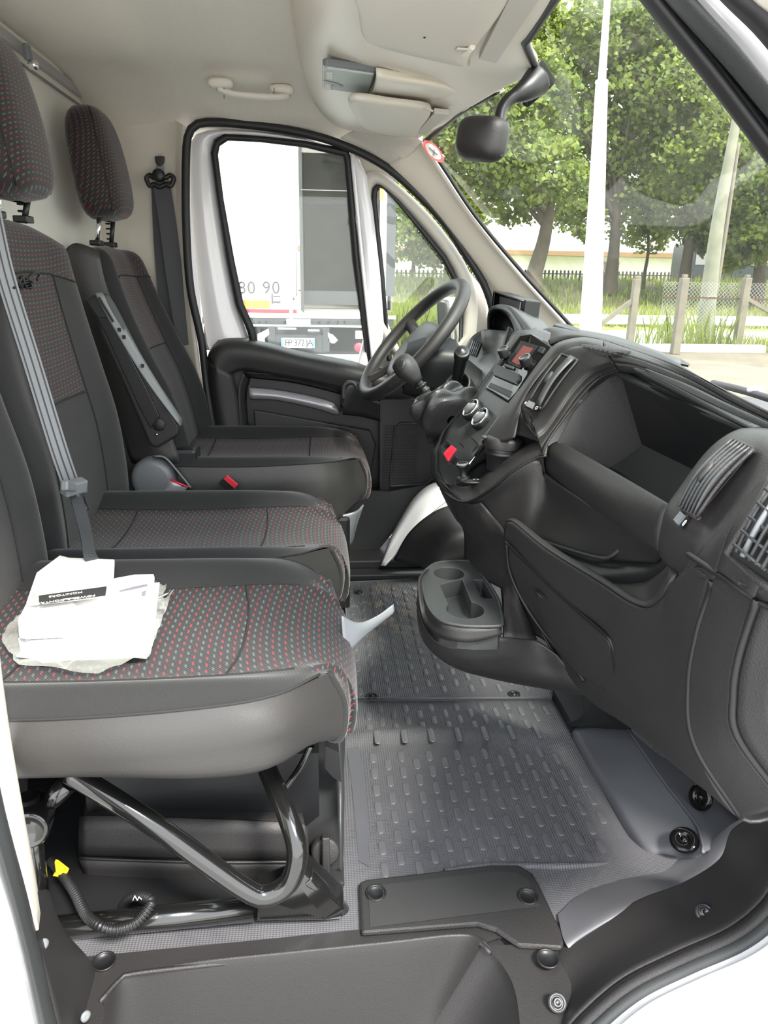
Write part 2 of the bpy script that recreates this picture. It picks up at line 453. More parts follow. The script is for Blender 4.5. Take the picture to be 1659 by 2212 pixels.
for px, py in ((803, 1505), (1110, 1500), (775, 1280)):
    q = MB(); c = at(px, py, Z=.007)
    q.lathe([(.013, 0), (.013, .002), (.009, .002), (.009, .001), (.0055, .001), (.0055, .003), (0, .003)], c, (0, 0, 1), M_['dark'])
    q.build('mat_clip', mat2)

# ceiling / headliner: flat roof that rolls down above the doors
b = MB()
rows = []
def zroof(x, y):
    z = 1.315
    if y > 1.97: t = (y-1.97)/.30; z -= .085*t**2
    if y < .95: t = (.95-y)/.45; z -= .10*t**2
    z -= .012*math.exp(-((x+.42)/.07)**2)*.0
    t = max(0, (-.42-x)/.18); z -= .045*t*t*0
    z += .022*(1/(1+math.exp(-(x+.38)/.018)))*math.exp(-((y-1.2)/.75)**4)    # raised panel edge
    if x > .1: z -= .45*(x-.1)*(max(0, (y-2.0))/.27)
    return z
for j in range(61):
    y = .50+j/60*1.80
    xw = .90 if y < 1.5 else .90-(y-1.5)*.06
    rows.append([Vector((-.61+i/50*xw, y, zroof(-.61+i/50*xw, y))) for i in range(51)])
b.grid(rows, M_['head'])
ceil = struct(b.build('ceiling', solid=.02, off=1)); ceil['label'] = 'beige fabric headliner'
# opaque roof skin outside, above everything, so no daylight leaks
b = MB(); b.box((-.18, 1.37, 1.40), (.98, 1.9, .02), M_['white']); b.box((-.66, 1.37, 1.30), (.03, 1.9, .22), M_['white'])
struct(b.build('trim_9'), 'white roof skin')
for x, y in ((8, 38), (105, 115), (180, 176)):
    q = MB(); c = at(x, y, Z=1.31); c.z = zroof(c.x, c.y)
    q.lathe([(.016, .002), (.015, -.003), (0, -.004)], c, (0, 0, 1), M_['beige']); o = q.build('trim_clip', ceil)
# bulkhead
b = MB(); b.box((-.615, 1.37, .6), (.02, 1.78, 1.44), M_['offw'])
wb = struct(b.build('wall_back')); wb['label'] = 'white painted bulkhead behind the seats'
b = MB(); b.bar(Vector((-.60, .5, 1.275)), Vector((-.60, 2.28, 1.268)), .012, .02, M_['silver']); b.bar(Vector((-.598, .5, 1.245)), Vector((-.598, 2.28, 1.238)), .004, .004, M_['inkg'])
struct(b.build('trim_1'), 'metal rail along the top of the bulkhead')
t = thing('wall_bracket', at(63, 130, Y=1.72), 'small zinc metal bracket hanging on the top edge of the bulkhead behind the seats', 'bracket')
b = MB(); p0 = at(56, 95, Y=1.74); p1 = at(62, 132, Y=1.74)
b.bar(p0, p1, .022, .012, M_['slide'], up=Vector((1, 0, 0))); b.build('plate', t, bevel=.003)
b = MB(); b.lathe([(.009, 0), (.009, .012), (.006, .016), (0, .016)], at(68, 140, Y=1.74), (.8, -.6, -.1), M_['chrome']); b.build('bolt', t)

# far side: B pillar trim, headliner side, belt
b = MB()
b.patch([[(195, 215, 2.26), (205, 500, 2.26), (230, 1000, 2.26)], [(245, 250, 2.262), (255, 500, 2.262), (270, 1000, 2.262)], [(375, 258, 2.24), (380, 560, 2.24), (430, 1010, 2.24)], [(400, 272, 2.20), (396, 420, 2.20), (424, 740, 2.20), (468, 1040, 2.20)], [(404, 276, 2.28), (401, 420, 2.28), (430, 740, 2.28), (475, 1040, 2.28)]], M_['beige2'], per=3, linc=True)
wl = struct(b.build('wall_left')); wl['label'] = 'beige B pillar trim on the driver side'
# outer side skin behind everything on the far side (around the door)
b = MB()
for x0, x1, z0, z1 in ((-.63, -.36, -.2, 1.3), (-.4, .9, -.25, .16)):
    b.box(((x0+x1)/2, 2.36, (z0+z1)/2), (x1-x0, .02, z1-z0), M_['white'])
struct(b.build('wall_far'), 'white outer side panel')

# ---- far door: painted frame with two windows (plane Y 2.27)
YD = 2.27
door = struct(MB().box(at(480, 1000, Y=2.32), (.02, .02, .02), M_['white']).build('door_1')); door['label'] = 'driver door, white painted with black inner panel'
sealO = [(432, 735), (408, 620), (399, 480), (399, 340), (405, 290), (430, 266), (520, 268), (640, 285), (740, 314), (830, 360), (900, 420), (960, 485), (1010, 560), (1045, 620), (1062, 680), (1060, 730)]
b = MB(); b.tube([(x+3, y, 2.235 if x > 440 else 2.20) for x, y in sealO][::-1] + [(445, 820, 2.20), (455, 890, 2.19), (468, 960, 2.19), (484, 1040, 2.19)], .011, M_['rubber'], n=90)
struct(b.build('trim_2'), 'black rubber door seal around the driver door opening')
winO = [(456, 330), (464, 302), (485, 290), (560, 295), (660, 305), (752, 322), (757, 340), (775, 560), (815, 870), (550, 790), (535, 715), (510, 660), (490, 560), (470, 430)]
winI = [(470, 335), (474, 315), (492, 303), (560, 306), (660, 318), (742, 338), (745, 350), (763, 560), (803, 870), (566, 790), (550, 712), (525, 655), (505, 560), (482, 430)]
frO = [(410, 330), (411, 300), (432, 277), (540, 280), (660, 298), (757, 330), (800, 352), (818, 560), (860, 880), (540, 830), (450, 790), (440, 700), (420, 560), (410, 430)]
qO = [(780, 420), (782, 385), (795, 366), (815, 366), (860, 395), (925, 455), (985, 530), (1025, 600), (1035, 660), (1035, 790), (810, 790), (800, 640)]
qM = [(803, 430), (805, 408), (812, 399), (822, 400), (860, 432), (915, 495), (965, 555), (992, 610), (1000, 660), (1000, 780), (836, 780), (822, 600)]
qI = [(813, 435), (814, 415), (820, 405), (828, 407), (860, 441), (910, 503), (955, 560), (984, 615), (992, 660), (992, 775), (842, 775), (830, 600)]
def ring(b, O, I, YO, YI, mat, n=84):
    a = spline([at(x, y, Y=YO) for x, y in O], n, True, lin=True); c = spline([at(x, y, Y=YI) for x, y in I], n, True, lin=True)
    b.grid([a, c], mat, closed_v=True)
def ringm(b, Ls, mat):     # matched point loops
    R_ = []
    for P_, Y in Ls: R_.append([at(x, y, Y=Y) for x, y in P_])
    b.grid(R_, mat, closed_v=True)
b = MB(); ringm(b, [(frO, 2.26), ([((x*2+X_)/3, (y*2+Y_)/3) for (x, y), (X_, Y_) in zip(frO, winO)], 2.235), (winO, 2.25), (winO, 2.30)], M_['white'])
o = b.build('window_frame', door, solid=.004, sub=1); o['label'] = 'white painted window frame'
b = MB(); ringm(b, [(winO, 2.243), ([((x+X_)/2, (y+Y_)/2) for (x, y), (X_, Y_) in zip(winO, winI)], 2.238), (winI, 2.247), (winI, 2.30)], M_['rubber']); b.build('window_seal', door, solid=.003)
b = MB(); ringm(b, [(qO, 2.262), ([((x+X_)/2, (y+Y_)/2) for (x, y), (X_, Y_) in zip(qO, qM)], 2.245), (qM, 2.26), (qM, 2.3)], M_['trimg']); o = b.build('quarter_window_trim', door, solid=.004, sub=1); o['label'] = 'grey beige quarter window surround'
b = MB(); ringm(b, [(qM, 2.255), (qI, 2.257), (qI, 2.3)], M_['rubber']); b.build('quarter_window_seal', door, solid=.003)
g = MB().prism([at(x, y, Y=2.275) for x, y in winO], (0, .004, 0), M_['glass2']).build('window_1'); struct(g, 'driver door window pane')
g = MB().prism([at(x, y, Y=2.275) for x, y in qM], (0, .004, 0), M_['glass2']).build('window_2'); struct(g, 'quarter window pane in the driver door')
# frame between the two windows and pillar side
b = MB(); b.poly([at(x, y, Y=2.285) for x, y in ((755, 325), (830, 365), (1045, 625), (1060, 760), (1040, 780), (1010, 620), (900, 470), (820, 400), (812, 430), (850, 800), (800, 800), (770, 560))], M_['trimg'])
b.build('frame_infill', door, solid=.004)
b = MB(); b.tube([(760, 330, 2.242), (782, 560, 2.242), (808, 800, 2.242)], .006, M_['white'], seg=8); b.build('division_bar', door)
# door inner panel
b = MB()
top = [(449, 775, 2.19), (458, 752, 2.19), (485, 738, 2.19), (530, 739, 2.19), (591, 752, 2.19), (651, 768, 2.19), (742, 786, 2.19), (800, 800, 2.19), (900, 830, 2.19), (960, 850, 2.19)]
b.patch([[(449, 790, 2.26), (462, 742, 2.26), (490, 730, 2.26), (530, 731, 2.26), (591, 744, 2.26), (651, 760, 2.26), (742, 777, 2.26), (800, 791, 2.26), (900, 815, 2.26), (960, 835, 2.26)], top,
         [(463, 800, 2.165), (472, 772, 2.165), (500, 760, 2.165), (570, 767, 2.165), (700, 796, 2.165), (795, 818, 2.165), (900, 845, 2.165), (960, 870, 2.165)],
         [(470, 840, 2.175), (490, 815, 2.175), (525, 800, 2.175), (580, 808, 2.175), (700, 830, 2.175), (790, 855, 2.175), (900, 880, 2.175), (960, 900, 2.175)]], M_['black'], n=40, per=5)
b.patch([[(449, 775, 2.19), (455, 860, 2.19), (470, 950, 2.19), (500, 1050, 2.19)], [(463, 790, 2.165), (475, 870, 2.17), (492, 950, 2.17), (520, 1050, 2.17)], [(500, 810, 2.175), (515, 870, 2.18), (525, 950, 2.18), (545, 1050, 2.18)]], M_['black'], per=4)
b.build('door_panel', door, solid=.003)
b = MB(); b.poly([at(x, y, Y=2.215) for x, y in ((480, 790), (960, 860), (975, 1000), (940, 1062), (830, 1080), (500, 1100))], M_['dark']); b.build('door_panel_inset', door, solid=.003)
b = MB(); b.patch([[(525, 805, 2.178), (515, 850, 2.178), (522, 960, 2.178)], [(540, 818, 2.205), (532, 860, 2.205), (540, 960, 2.205)]], M_['black'], per=3)
b.patch([[(525, 803, 2.177), (640, 815, 2.177), (760, 845, 2.177)], [(530, 815, 2.195), (640, 828, 2.195), (760, 858, 2.195)]], M_['dark'], per=3); b.build('recess_edge', door, solid=.002)
b = MB(); b.patch([[(538, 837, 2.20), (600, 843, 2.20), (680, 858, 2.20), (722, 872, 2.20), (730, 885, 2.2)], [(539, 852, 2.185), (600, 856, 2.185), (680, 872, 2.185), (722, 884, 2.185), (731, 890, 2.185)], [(541, 862, 2.20), (600, 865, 2.20), (680, 882, 2.20), (722, 895, 2.20), (731, 896, 2.20)]], M_['silver'], per=4)
o = b.build('grab_strip', door, solid=.003); o['label'] = 'silver grey grab strip'
b = MB(); b.patch([[(738, 870, 2.13), (742, 835, 2.13), (760, 824, 2.13), (800, 835, 2.13), (822, 850, 2.13)], [(741, 880, 2.12), (750, 848, 2.115), (765, 838, 2.115), (800, 850, 2.115), (818, 862, 2.115)], [(740, 895, 2.15), (765, 898, 2.15), (780, 900, 2.15), (800, 905, 2.15), (822, 910, 2.15)]], M_['black'], per=5)
b.patch([[(735, 890, 2.2), (738, 860, 2.2), (755, 820, 2.2), (800, 832, 2.2), (822, 848, 2.2)], [(738, 870, 2.13), (742, 835, 2.13), (760, 824, 2.13), (800, 835, 2.13), (822, 850, 2.13)]], M_['dark'], per=2)
b.build('door_pull', door, solid=.002)
b = MB(); b.tube([(742, 862, 2.118), (744, 832, 2.118), (762, 826, 2.116), (775, 842, 2.112), (795, 862, 2.112), (822, 872, 2.112)], .006, M_['greyp'], seg=8); b.build('pull_rim', door)
b = MB(); b.poly([at(x, y, Y=2.195) for x, y in ((548, 885), (800, 930), (812, 960), (800, 1030), (560, 1040))], M_['black']); b.build('door_pocket', door, solid=.01, bevel=.004)
# speaker grille and lower front of the door
b = MB(); b.poly([at(x, y, Y=2.16) for x, y in ((818, 860), (960, 860), (1000, 1000), (945, 1060), (818, 1062))], M_['dark']); b.build('door_front_panel', door, solid=.012, bevel=.004)
b = MB(); gp = [at(x, y, Y=2.150) for x, y in ((852, 925), (865, 914), (930, 914), (942, 940), (945, 1025), (920, 1045), (845, 1050), (842, 1040))]
b.prism(gp, (0, .006, 0), M_['deep'])
for k in range(22):
    zz = gp[6].z+.006+k*(gp[1].z-gp[6].z-.008)/22; b.box((.235+(k*0), 2.148, zz), (.105, .002, .0022), M_['dark'])
for k in range(19): b.box((.187+k*.0054, 2.1475, (gp[1].z+gp[6].z)/2), (.0013, .002, gp[1].z-gp[6].z-.012), M_['dark'])
b.tube([p-Vector((0, .003, 0)) for p in gp], .003, M_['black'], closed=True, raw=True, seg=6)
o = b.build('speaker_grille', door); o['label'] = 'fine mesh speaker grille'
b = MB(); c = at(938, 1012, Y=2.14); b.box(c, (.006, .002, .02), M_['beige']); b.build('door_tag', door)
# black sill, white pillar foot, wheel arch cover below the door
b = MB(); b.poly([at(x, y, Y=2.12) for x, y in ((500, 1035), (840, 1062), (955, 1040), (905, 1085), (835, 1165), (800, 1210), (500, 1210))], M_['dark'])
b.build('sill_trim', None, solid=.01).name = 'trim_3'; bpy.data.objects['trim_3']['kind'] = 'structure'
b = MB(); b.patch([[(822, 1222, 2.0), (850, 1150, 2.05), (900, 1070, 2.09), (950, 1040, 2.10), (1010, 1035, 2.1)], [(832, 1222, 1.98), (880, 1170, 1.99), (930, 1110, 2.0), (985, 1070, 2.02), (1030, 1050, 2.03)]], M_['white'], per=3)
struct(b.build('trim_4', solid=.004), 'white painted foot of the windscreen pillar')
b = MB(); b.patch([[(850, 1210, 1.96), (885, 1150, 1.97), (940, 1105, 1.98), (1000, 1085, 2.0)], [(870, 1215, 1.93), (905, 1165, 1.93), (960, 1125, 1.93), (1010, 1110, 1.95)], [(905, 1222, 1.90), (930, 1190, 1.88), (975, 1160, 1.85), (1020, 1150, 1.85)], [(930, 1240, 1.87), (960, 1220, 1.85), (1000, 1210, 1.85), (1030, 1205, 1.85)]], M_['black'], per=4)
struct(b.build('trim_5', solid=.004), 'black wheel arch cover in the driver footwell')
b = MB(); b.box((.13, 1.99, .012), (.36, .05, .024), M_['dark']); b.box((.1, 2.12, .03), (.9, .2, .03), M_['deep']); b.box((.75, 1.5, .2), (.02, 1.6, .6), M_['deep'])
struct(b.build('trim_6', bevel=.004), 'black door sill strip of the driver footwell')

# ---- windscreen pillar (far), header, windscreen
lowE = [(918, 302, 2.15), (960, 365, 2.15), (1030, 470, 2.15), (1130, 590, 2.15), (1228, 698, 2.15), (1290, 770, 2.15)]
b = MB(); b.patch([[(832, 362, 2.25), (900, 425, 2.25), (965, 490, 2.25), (1030, 585, 2.25), (1062, 640, 2.25), (1072, 740, 2.25)],
                   [(850, 350, 2.22), (925, 430, 2.22), (1000, 525, 2.22), (1060, 600, 2.22), (1100, 660, 2.22), (1130, 760, 2.22)],
                   [(895, 312, 2.18), (950, 392, 2.18), (1020, 490, 2.18), (1110, 595, 2.18), (1190, 690, 2.18), (1240, 770, 2.18)],
                   [(912, 305, 2.16), (952, 368, 2.16), (1025, 475, 2.16), (1125, 598, 2.16), (1222, 705, 2.16), (1280, 780, 2.16)], [(914, 303, 2.2), (954, 366, 2.2), (1027, 473, 2.2), (1127, 596, 2.2), (1224, 703, 2.2), (1282, 778, 2.2)]], M_['beige'], n=40, per=4)
struct(b.build('trim_7', solid=.004), 'beige windscreen pillar trim on the driver side')
b = MB(); b.patch([[(735, 298, 2.262), (790, 325, 2.262), (835, 360, 2.262)], [(760, 285, 2.22), (850, 322, 2.20), (868, 350, 2.215)], [(800, 270, 2.12), (880, 290, 2.10), (914, 304, 2.155)]], M_['head'], per=4); struct(b.build('trim_29', solid=.004), 'headliner corner above the driver side pillar')
b = MB(); b.tube([(x, y, Y-.0) for x, y, Y in lowE], .0055, M_['rubber'], n=40)
b.tube([(918, 304, 2.14), (962, 268, 1.95), (1000, 238, 1.78), (1075, 195, 1.65)], .007, M_['rubber'])
b.tube([(1160, 150, 1.49), (1135, 92, 1.32), (1145, 78, 1.29), (1205, -10, 1.11), (1290, -120, .9)], .007, M_['rubber'], n=40)
struct(b.build('trim_8'), 'black edge seal of the windscreen')
# windscreen pane
wTL = at(915, 300, Y=2.16); wBL = at(1290, 770, Y=2.16); wTR = Vector((.22, .55, 1.22)); wT2 = at(1160, 150, Y=1.5); wBR = Vector((1.00, .5, .66)); wBm = Vector((1.08, 1.35, .64))
b = MB(); b.patch([[wTL, at(1000, 238, Y=1.78), wT2, Vector((.33, 1.0, 1.215)), Vector((.22, .50, 1.20))], [wTL.lerp(wBL, .5), Vector((.74, 1.78, .94)), Vector((.79, 1.4, .94)), Vector((.75, 1.0, .94)), Vector((.64, .5, .93))], [wBL, Vector((1.02, 1.8, .65)), wBm, Vector((1.06, .95, .65)), wBR]], M_['glass'], n=30, per=8)
struct(b.build('window_3'), 'slightly dusty windscreen with added haze')
# round red-rimmed sticker on the windscreen
st = thing('windscreen_sticker', at(935, 325, Y=2.1), 'small oval sticker with red rim in the corner of the windscreen', 'sticker')
n_ = Vector((.75, -.25, .6)).normalized(); n_ = (CAM-at(935, 325, Y=2.1)).normalized()
c = at(936, 327, Y=2.1); b = MB()
ax1 = (at(955, 350, Y=2.11)-c); ax2 = (at(950, 320, Y=2.1)-c)*.85
rows = [[c+ax1*cos(a*pi/14)*s_+ax2*sin(a*pi/14)*s_ for a in range(28)] for s_ in (1, .74)]
b.grid(rows, solid_mat('red_print', (.75, .12, .12), .5), closed_v=True); b.build('red_rim', st)
b = MB(); b.poly([c+ax1*cos(a*pi/14)*.74+ax2*sin(a*pi/14)*.74 for a in range(28)], solid_mat('pale_sticker', (.62, .66, .58), .5)); 
q = n_*.0015
for s_ in ((-.4, -.1, .35, .2), (-.1, .35, .3, -.4)):
    b.bar(c+q+ax1*s_[0]+ax2*s_[1], c+q+ax1*s_[2]+ax2*s_[3], .004, .001, M_['inkg'])
b.build('sticker_face', st)

# ---- near side pillar, seals (top right corner)
def dirline(p0, p1, Y0, Y1=None): return [at(*p0, Y=Y0), at(*p1, Y=Y1 or Y0)]
def longtube(a, c, Ya, Yc, r, mat, name, lab, flat=None, ext=.6):
    p = at(*a, Y=Ya); q = at(*c, Y=Yc); d = (q-p); b = MB(); b.tube([p-d*ext, p, q, q+d*ext], r, M_[mat], raw=True, seg=14, flat=flat); struct(b.build(name), lab)
def band(L, mat, name, lab, per=4):
    b = MB(); R_ = []
    for a, c, Y in L:
        p = at(*a, Y=Y); q = at(*c, Y=Y+.0); d = q-p
        R_.append([p-d*.7, p, p.lerp(q, .5)+Vector((.0004, 0, .0008)), q, q+d*.6])
    b.patch(R_, M_[mat], per=per, n=20); struct(b.build(name, solid=.004), lab)
band([((1376, -20), (1659, 335), .60), ((1392, 0), (1659, 345), .55), ((1425, 0), (1680, 325), .53)], 'rubber', 'trim_10', 'black rubber windscreen pillar edge')
band([((1422, -10), (1690, 335), .54), ((1440, 0), (1690, 290), .55), ((1452, 0), (1680, 262), .52), ((1490, 0), (1680, 205), .50), ((1512, 0), (1690, 190), .50)], 'greyp', 'trim_11', 'dark grey pillar seal on the passenger side')
band([((1505, -10), (1680, 200), .50), ((1540, 0), (1690, 160), .47), ((1575, 0), (1690, 120), .46)], 'white', 'trim_12', 'white painted body edge along the pillar')
band([((1568, 0), (1690, 130), .455), ((1590, 0), (1690, 95), .44), ((1625, 0), (1690, 60), .435), ((1640, 0), (1700, 55), .44)], 'rubber', 'trim_13', 'outer dark rubber seal along the pillar')
band([((1640, 0), (1690, 50), .43), ((1680, 0), (1720, 40), .42)], 'trimg', 'trim_14', 'pale outer body edge')

# ---- near sill: step cover, step well, front scuttle
b = MB()
A_ = AZ(.003, (100, 2075), (300, 2055), (560, 2030), (775, 2008), (1000, 1990), (1190, 1985), (1240, 2045))
T_ = AZ(.003, (215, 2160), (285, 2103), (540, 2075), (830, 2046), (960, 2032), (1020, 2031), (1041, 2040))
b.patch([A_, [a.lerp(c, .5) for a, c in zip(A_, T_)], T_], M_['black'], n=50, per=2)
b.patch([AZ(.003, (1190, 1985), (1230, 2060), (1240, 2140), (1260, 2290)), AZ(.003, (1041, 2040), (1085, 2085), (1115, 2150), (1130, 2290))], M_['black'], per=3)
b.patch([[at(215, 2160, Z=.003), at(262, 2112, Y=.745), at(420, 2086, Y=.745), at(600, 2067, Y=.745), at(830, 2045, Y=.745), at(960, 2032, Y=.745), at(1020, 2031, Z=.003), at(1041, 2040, Z=.003)],
         [at(225, 2180, Z=-.01), at(275, 2125, Y=.738), at(420, 2098, Y=.738), at(600, 2080, Y=.738), at(830, 2058, Y=.738), at(955, 2044, Y=.738), at(1010, 2043, Y=.738), at(1034, 2054, Z=-.010)],
         [at(205, 2330, Y=.70), at(290, 2330, Y=.73), at(420, 2330, Y=.73), at(600, 2330, Y=.73), at(740, 2330, Y=.728), at(830, 2330, Y=.722), at(880, 2310, Y=.71)]], M_['black'], n=60, per=6)
b.patch([[at(1041, 2040, Z=.003), at(1085, 2085, Z=.002), at(1115, 2150, Z=.002), at(1130, 2290, Z=.002)], [at(1034, 2054, Z=-.01), at(1070, 2100, Z=-.015), at(1095, 2160, Z=-.015), at(1110, 2290, Z=-.015)], [at(880, 2310, Y=.71), at(950, 2330, Y=.68), at(980, 2360, Y=.65), at(1010, 2400, Y=.62)]], M_['black'], n=20, per=6)
b.patch([[at(215, 2160, Z=.003), at(225, 2190, Z=.003), at(200, 2300, Z=.003)], [at(100, 2075, Z=.003), at(110, 2150, Z=.003), at(120, 2300, Z=.003)]], M_['black'], per=2)
b.tube(AZ(.002, (215, 2165), (255, 2120), (290, 2103), (540, 2075), (830, 2046), (960, 2032), (1020, 2031), (1041, 2040), (1060, 2060)), .003, M_['black'], seg=6, n=50)
b.box((0, .66, -.42), (1.2, .6, .02), M_['dark'])
step = struct(b.build('trim_15'), 'black plastic step well cover of the passenger door')
b = MB(); b.prism(AZ(.003, (775, 1915), (790, 1908), (1060, 1876), (1120, 1876), (1150, 1895), (1165, 1920), (1222, 2040), (1212, 2058), (1120, 2052), (1070, 2018), (1030, 2006), (780, 2026)), (0, 0, .008), M_['black'])
struct(b.build('trim_16', bevel=.004), 'raised black threshold plate between floor and step')
b = MB(); b.poly(AZ(.0117, (795, 1915), (1060, 1883), (1115, 1884), (1140, 1900), (1166, 1958), (800, 2003)), solid_mat('crosshatch_rubber', (.03, .03, .03), .5, bump=1.0, scale=1, bdist=.002)); 
hat = b.mats[0]; t_ = hat.node_tree
ck = t_.nodes.new('ShaderNodeTexChecker'); ck.inputs['Scale'].default_value = 340; tcn = t_.nodes.new('ShaderNodeTexCoord'); t_.links.new(tcn.outputs['Object'], ck.inputs['Vector'])
bm_ = [n for n in t_.nodes if n.type == 'BUMP'][0]; t_.links.new(ck.outputs['Fac'], bm_.inputs['Height'])
b.build('grip_pad', bpy.data.objects['trim_16'])
for px, py, z in ((812, 1930, .011), (1140, 1938, .011), (225, 2078, .004), (1183, 2072, .011)):
    q = MB(); c = at(px, py, Z=z); q.lathe([(.0145, 0), (.0150, .002), (.0135, .0028), (.012, .001), (.012, .0006), (0, .0016)], c, (0, 0, 1), M_['dark'], seg=32); o = q.build('trim_plug', bpy.data.objects['trim_16'])
b = MB()
b.patch([[(1132, 2150, .68), (1180, 2085, .72), (1220, 2043, .735), (1371, 1951, .76), (1475, 1910, .765), (1556, 1858, .75), (1588, 1789, .73), (1680, 1750, .70)],
         [(1140, 2165, .675), (1190, 2095, .71), (1235, 2052, .722), (1378, 1962, .745), (1483, 1922, .75), (1565, 1868, .735), (1600, 1805, .715), (1690, 1770, .68)],
         [(1170, 2225, .65), (1230, 2150, .67), (1300, 2085, .68), (1420, 2012, .69), (1520, 1970, .69), (1605, 1915, .68), (1659, 1840, .66), (1730, 1790, .64)],
         [(1215, 2240, .615), (1252, 2190, .62), (1345, 2112, .63), (1460, 2055, .63), (1570, 2006, .62), (1640, 1950, .61), (1690, 1880, .6), (1760, 1810, .6)]], M_['black'], n=50, per=6)
b.patch([[(1132, 2150, .68), (1140, 2165, .675), (1170, 2225, .65), (1215, 2240, .615)], [(1120, 2170, .68), (1130, 2200, .675), (1140, 2260, .65), (1180, 2290, .615)]], M_['black'], per=2)
scut = struct(b.build('trim_17', solid=.004), 'black moulded cover at the front foot of the passenger door opening')
for px, py, Y in ((1522, 1971, .688), (1204, 2166, .655)):
    q = MB(); c = at(px, py, Y=Y-.004); q.lathe([(.010, 0), (.010, .001), (.0085, .0015), (.0075, -.001), (.006, -.001), (.0055, .004), (.003, .0045), (.0025, .003), (0, .003)], c, (-.1, -.55, .8), M_['steel']); q.lathe([(.0115, .0), (.0115, .001), (.010, .0012)], c, (-.1, -.55, .8), M_['dark']); q.build('screw', scut)
low = [(1215, 2245, .612), (1256, 2194, .617), (1348, 2117, .625), (1462, 2060, .625), (1572, 2011, .615), (1645, 1955, .605), (1695, 1885, .6), (1765, 1815, .6)]
b = MB(); b.tube([(x+4, y+7, Y) for x, y, Y in low], .006, M_['deep'], n=60); b.tube([(x+13, y+17, Y-.008) for x, y, Y in low], .0085, M_['black'], n=60); b.tube([(x+30, y+36, Y-.02) for x, y, Y in low], .0085, M_['greyp'], n=60)
struct(b.build('trim_18'), 'rubber door seal along the lower front of the opening')
b = MB()
b.patch([[(x+28, y+30, Y-.015) for x, y, Y in low], [(x+45, y+55, Y-.035) for x, y, Y in low], [(x+75, y+95, Y-.06) for x, y, Y in low], [(x+260, y+400, Y-.09) for x, y, Y in low]], M_['white'], n=50, per=6)
struct(b.build('trim_19', solid=.003), 'white painted body side below the passenger door opening')
# left: rear pillar of the near door
b = MB(); b.patch([[(-40, 1440, .60), (-15, 1700, .60), (40, 1900, .60), (80, 2010, .60)], [(-30, 1400, .64), (22, 1640, .64), (62, 1850, .64), (84, 1975, .64)], [(-20, 1300, .68), (30, 1660, .68), (66, 1850, .68), (86, 1960, .68)]], M_['beige'], per=4); struct(b.build('trim_20', solid=.003), 'cream pillar trim behind the passenger door')
b = MB(); b.patch([[(-80, 1500, .55), (-30, 1750, .55), (40, 2000, .55), (90, 2212, .55), (115, 2330, .55)], [(-50, 1500, .57), (-5, 1720, .57), (52, 1960, .57), (112, 2212, .57), (140, 2330, .57)], [(-40, 1500, .60), (5, 1740, .60), (62, 1960, .60), (120, 2212, .60), (150, 2330, .60)]], M_['greyp'], per=4); struct(b.build('trim_21', solid=.003), 'dark rubber seal on the rear pillar')
b = MB(); b.patch([[(-80, 1500, .545), (-30, 1770, .545), (38, 2000, .545), (85, 2212, .545), (105, 2330, .545)], [(-140, 1520, .50), (-90, 1800, .50), (-15, 2010, .50), (35, 2212, .5), (65, 2330, .5)], [(-300, 1520, .47), (-250, 1800, .47), (-200, 2010, .47), (-200, 2212, .47), (-200, 2330, .47)]], M_['white'], per=4); struct(b.build('trim_22', solid=.003), 'white painted rear pillar of the passenger door')
b = MB(); b.patch([[(52, 1985, .60), (95, 2100, .60), (135, 2260, .60), (150, 2330, .6)], [(72, 1935, .64), (125, 2080, .66), (165, 2212, .66), (190, 2330, .66)], [(98, 1922, .68), (135, 2010, .72), (200, 2110, .73), (250, 2330, .72)], [(110, 1940, .745), (140, 2040, .75), (220, 2120, .75), (250, 2330, .74)]], M_['black'], n=30, per=5)
pil = struct(b.build('trim_23', solid=.003), 'black plastic foot trim of the rear pillar')
for px, py, Y in ((92, 2040, .625), (184, 2195, .66)):
    q = MB(); c = at(px, py, Y=Y); q.lathe([(.006, 0), (.006, .002), (.003, .0025), (0, .002)], c, (.75, -.6, .2), M_['slide']); q.build('screw', pil)
# footwell corner panel
b = MB()
e0 = [at(1238, 1578, Z=.012), at(1310, 1700, Z=.012), at(1392, 1828, Z=.012), at(1450, 1850, Z=.012), at(1476, 1880, Z=.012)]
e1 = [at(1342, 1556, X=.60), at(1430, 1680, X=.58), at(1500, 1770, X=.575), at(1520, 1815, X=.56), at(1525, 1840, X=.55)]
e2 = [at(1352, 1538, X=.66), at(1450, 1630, X=.66), at(1560, 1735, X=.66), at(1610, 1785, X=.66), at(1625, 1800, X=.66)]
b.patch([[p-Vector((0.002, 0, .014)) for p in e0], e0, [a.lerp(c, .15)+Vector((0, 0, .003)) for a, c in zip(e0, e1)], [a.lerp(c, .95) for a, c in zip(e0, e1)], e1, e2], M_['floorsm'], n=30, per=4, lin=False)
cp = b.build('footwell_panel', solid=.003); tag(cp, 'bluish grey plastic corner panel at the front of the passenger footwell', 'panel')
for px, py, X_, nn in ((1514, 1722, .600, (-.8, -.35, .35)), (1478, 1815, .535, (-.3, -.25, .9))):
    c = at(px, py, X=X_); q = MB(); q.lathe([(.021, 0), (.021, .002), (.018, .005), (.008, .006), (.007, .003), (.003, .003), (.003, .006), (0, .006)], c, nn, M_['gloss']); q.build('push_pin', cp)
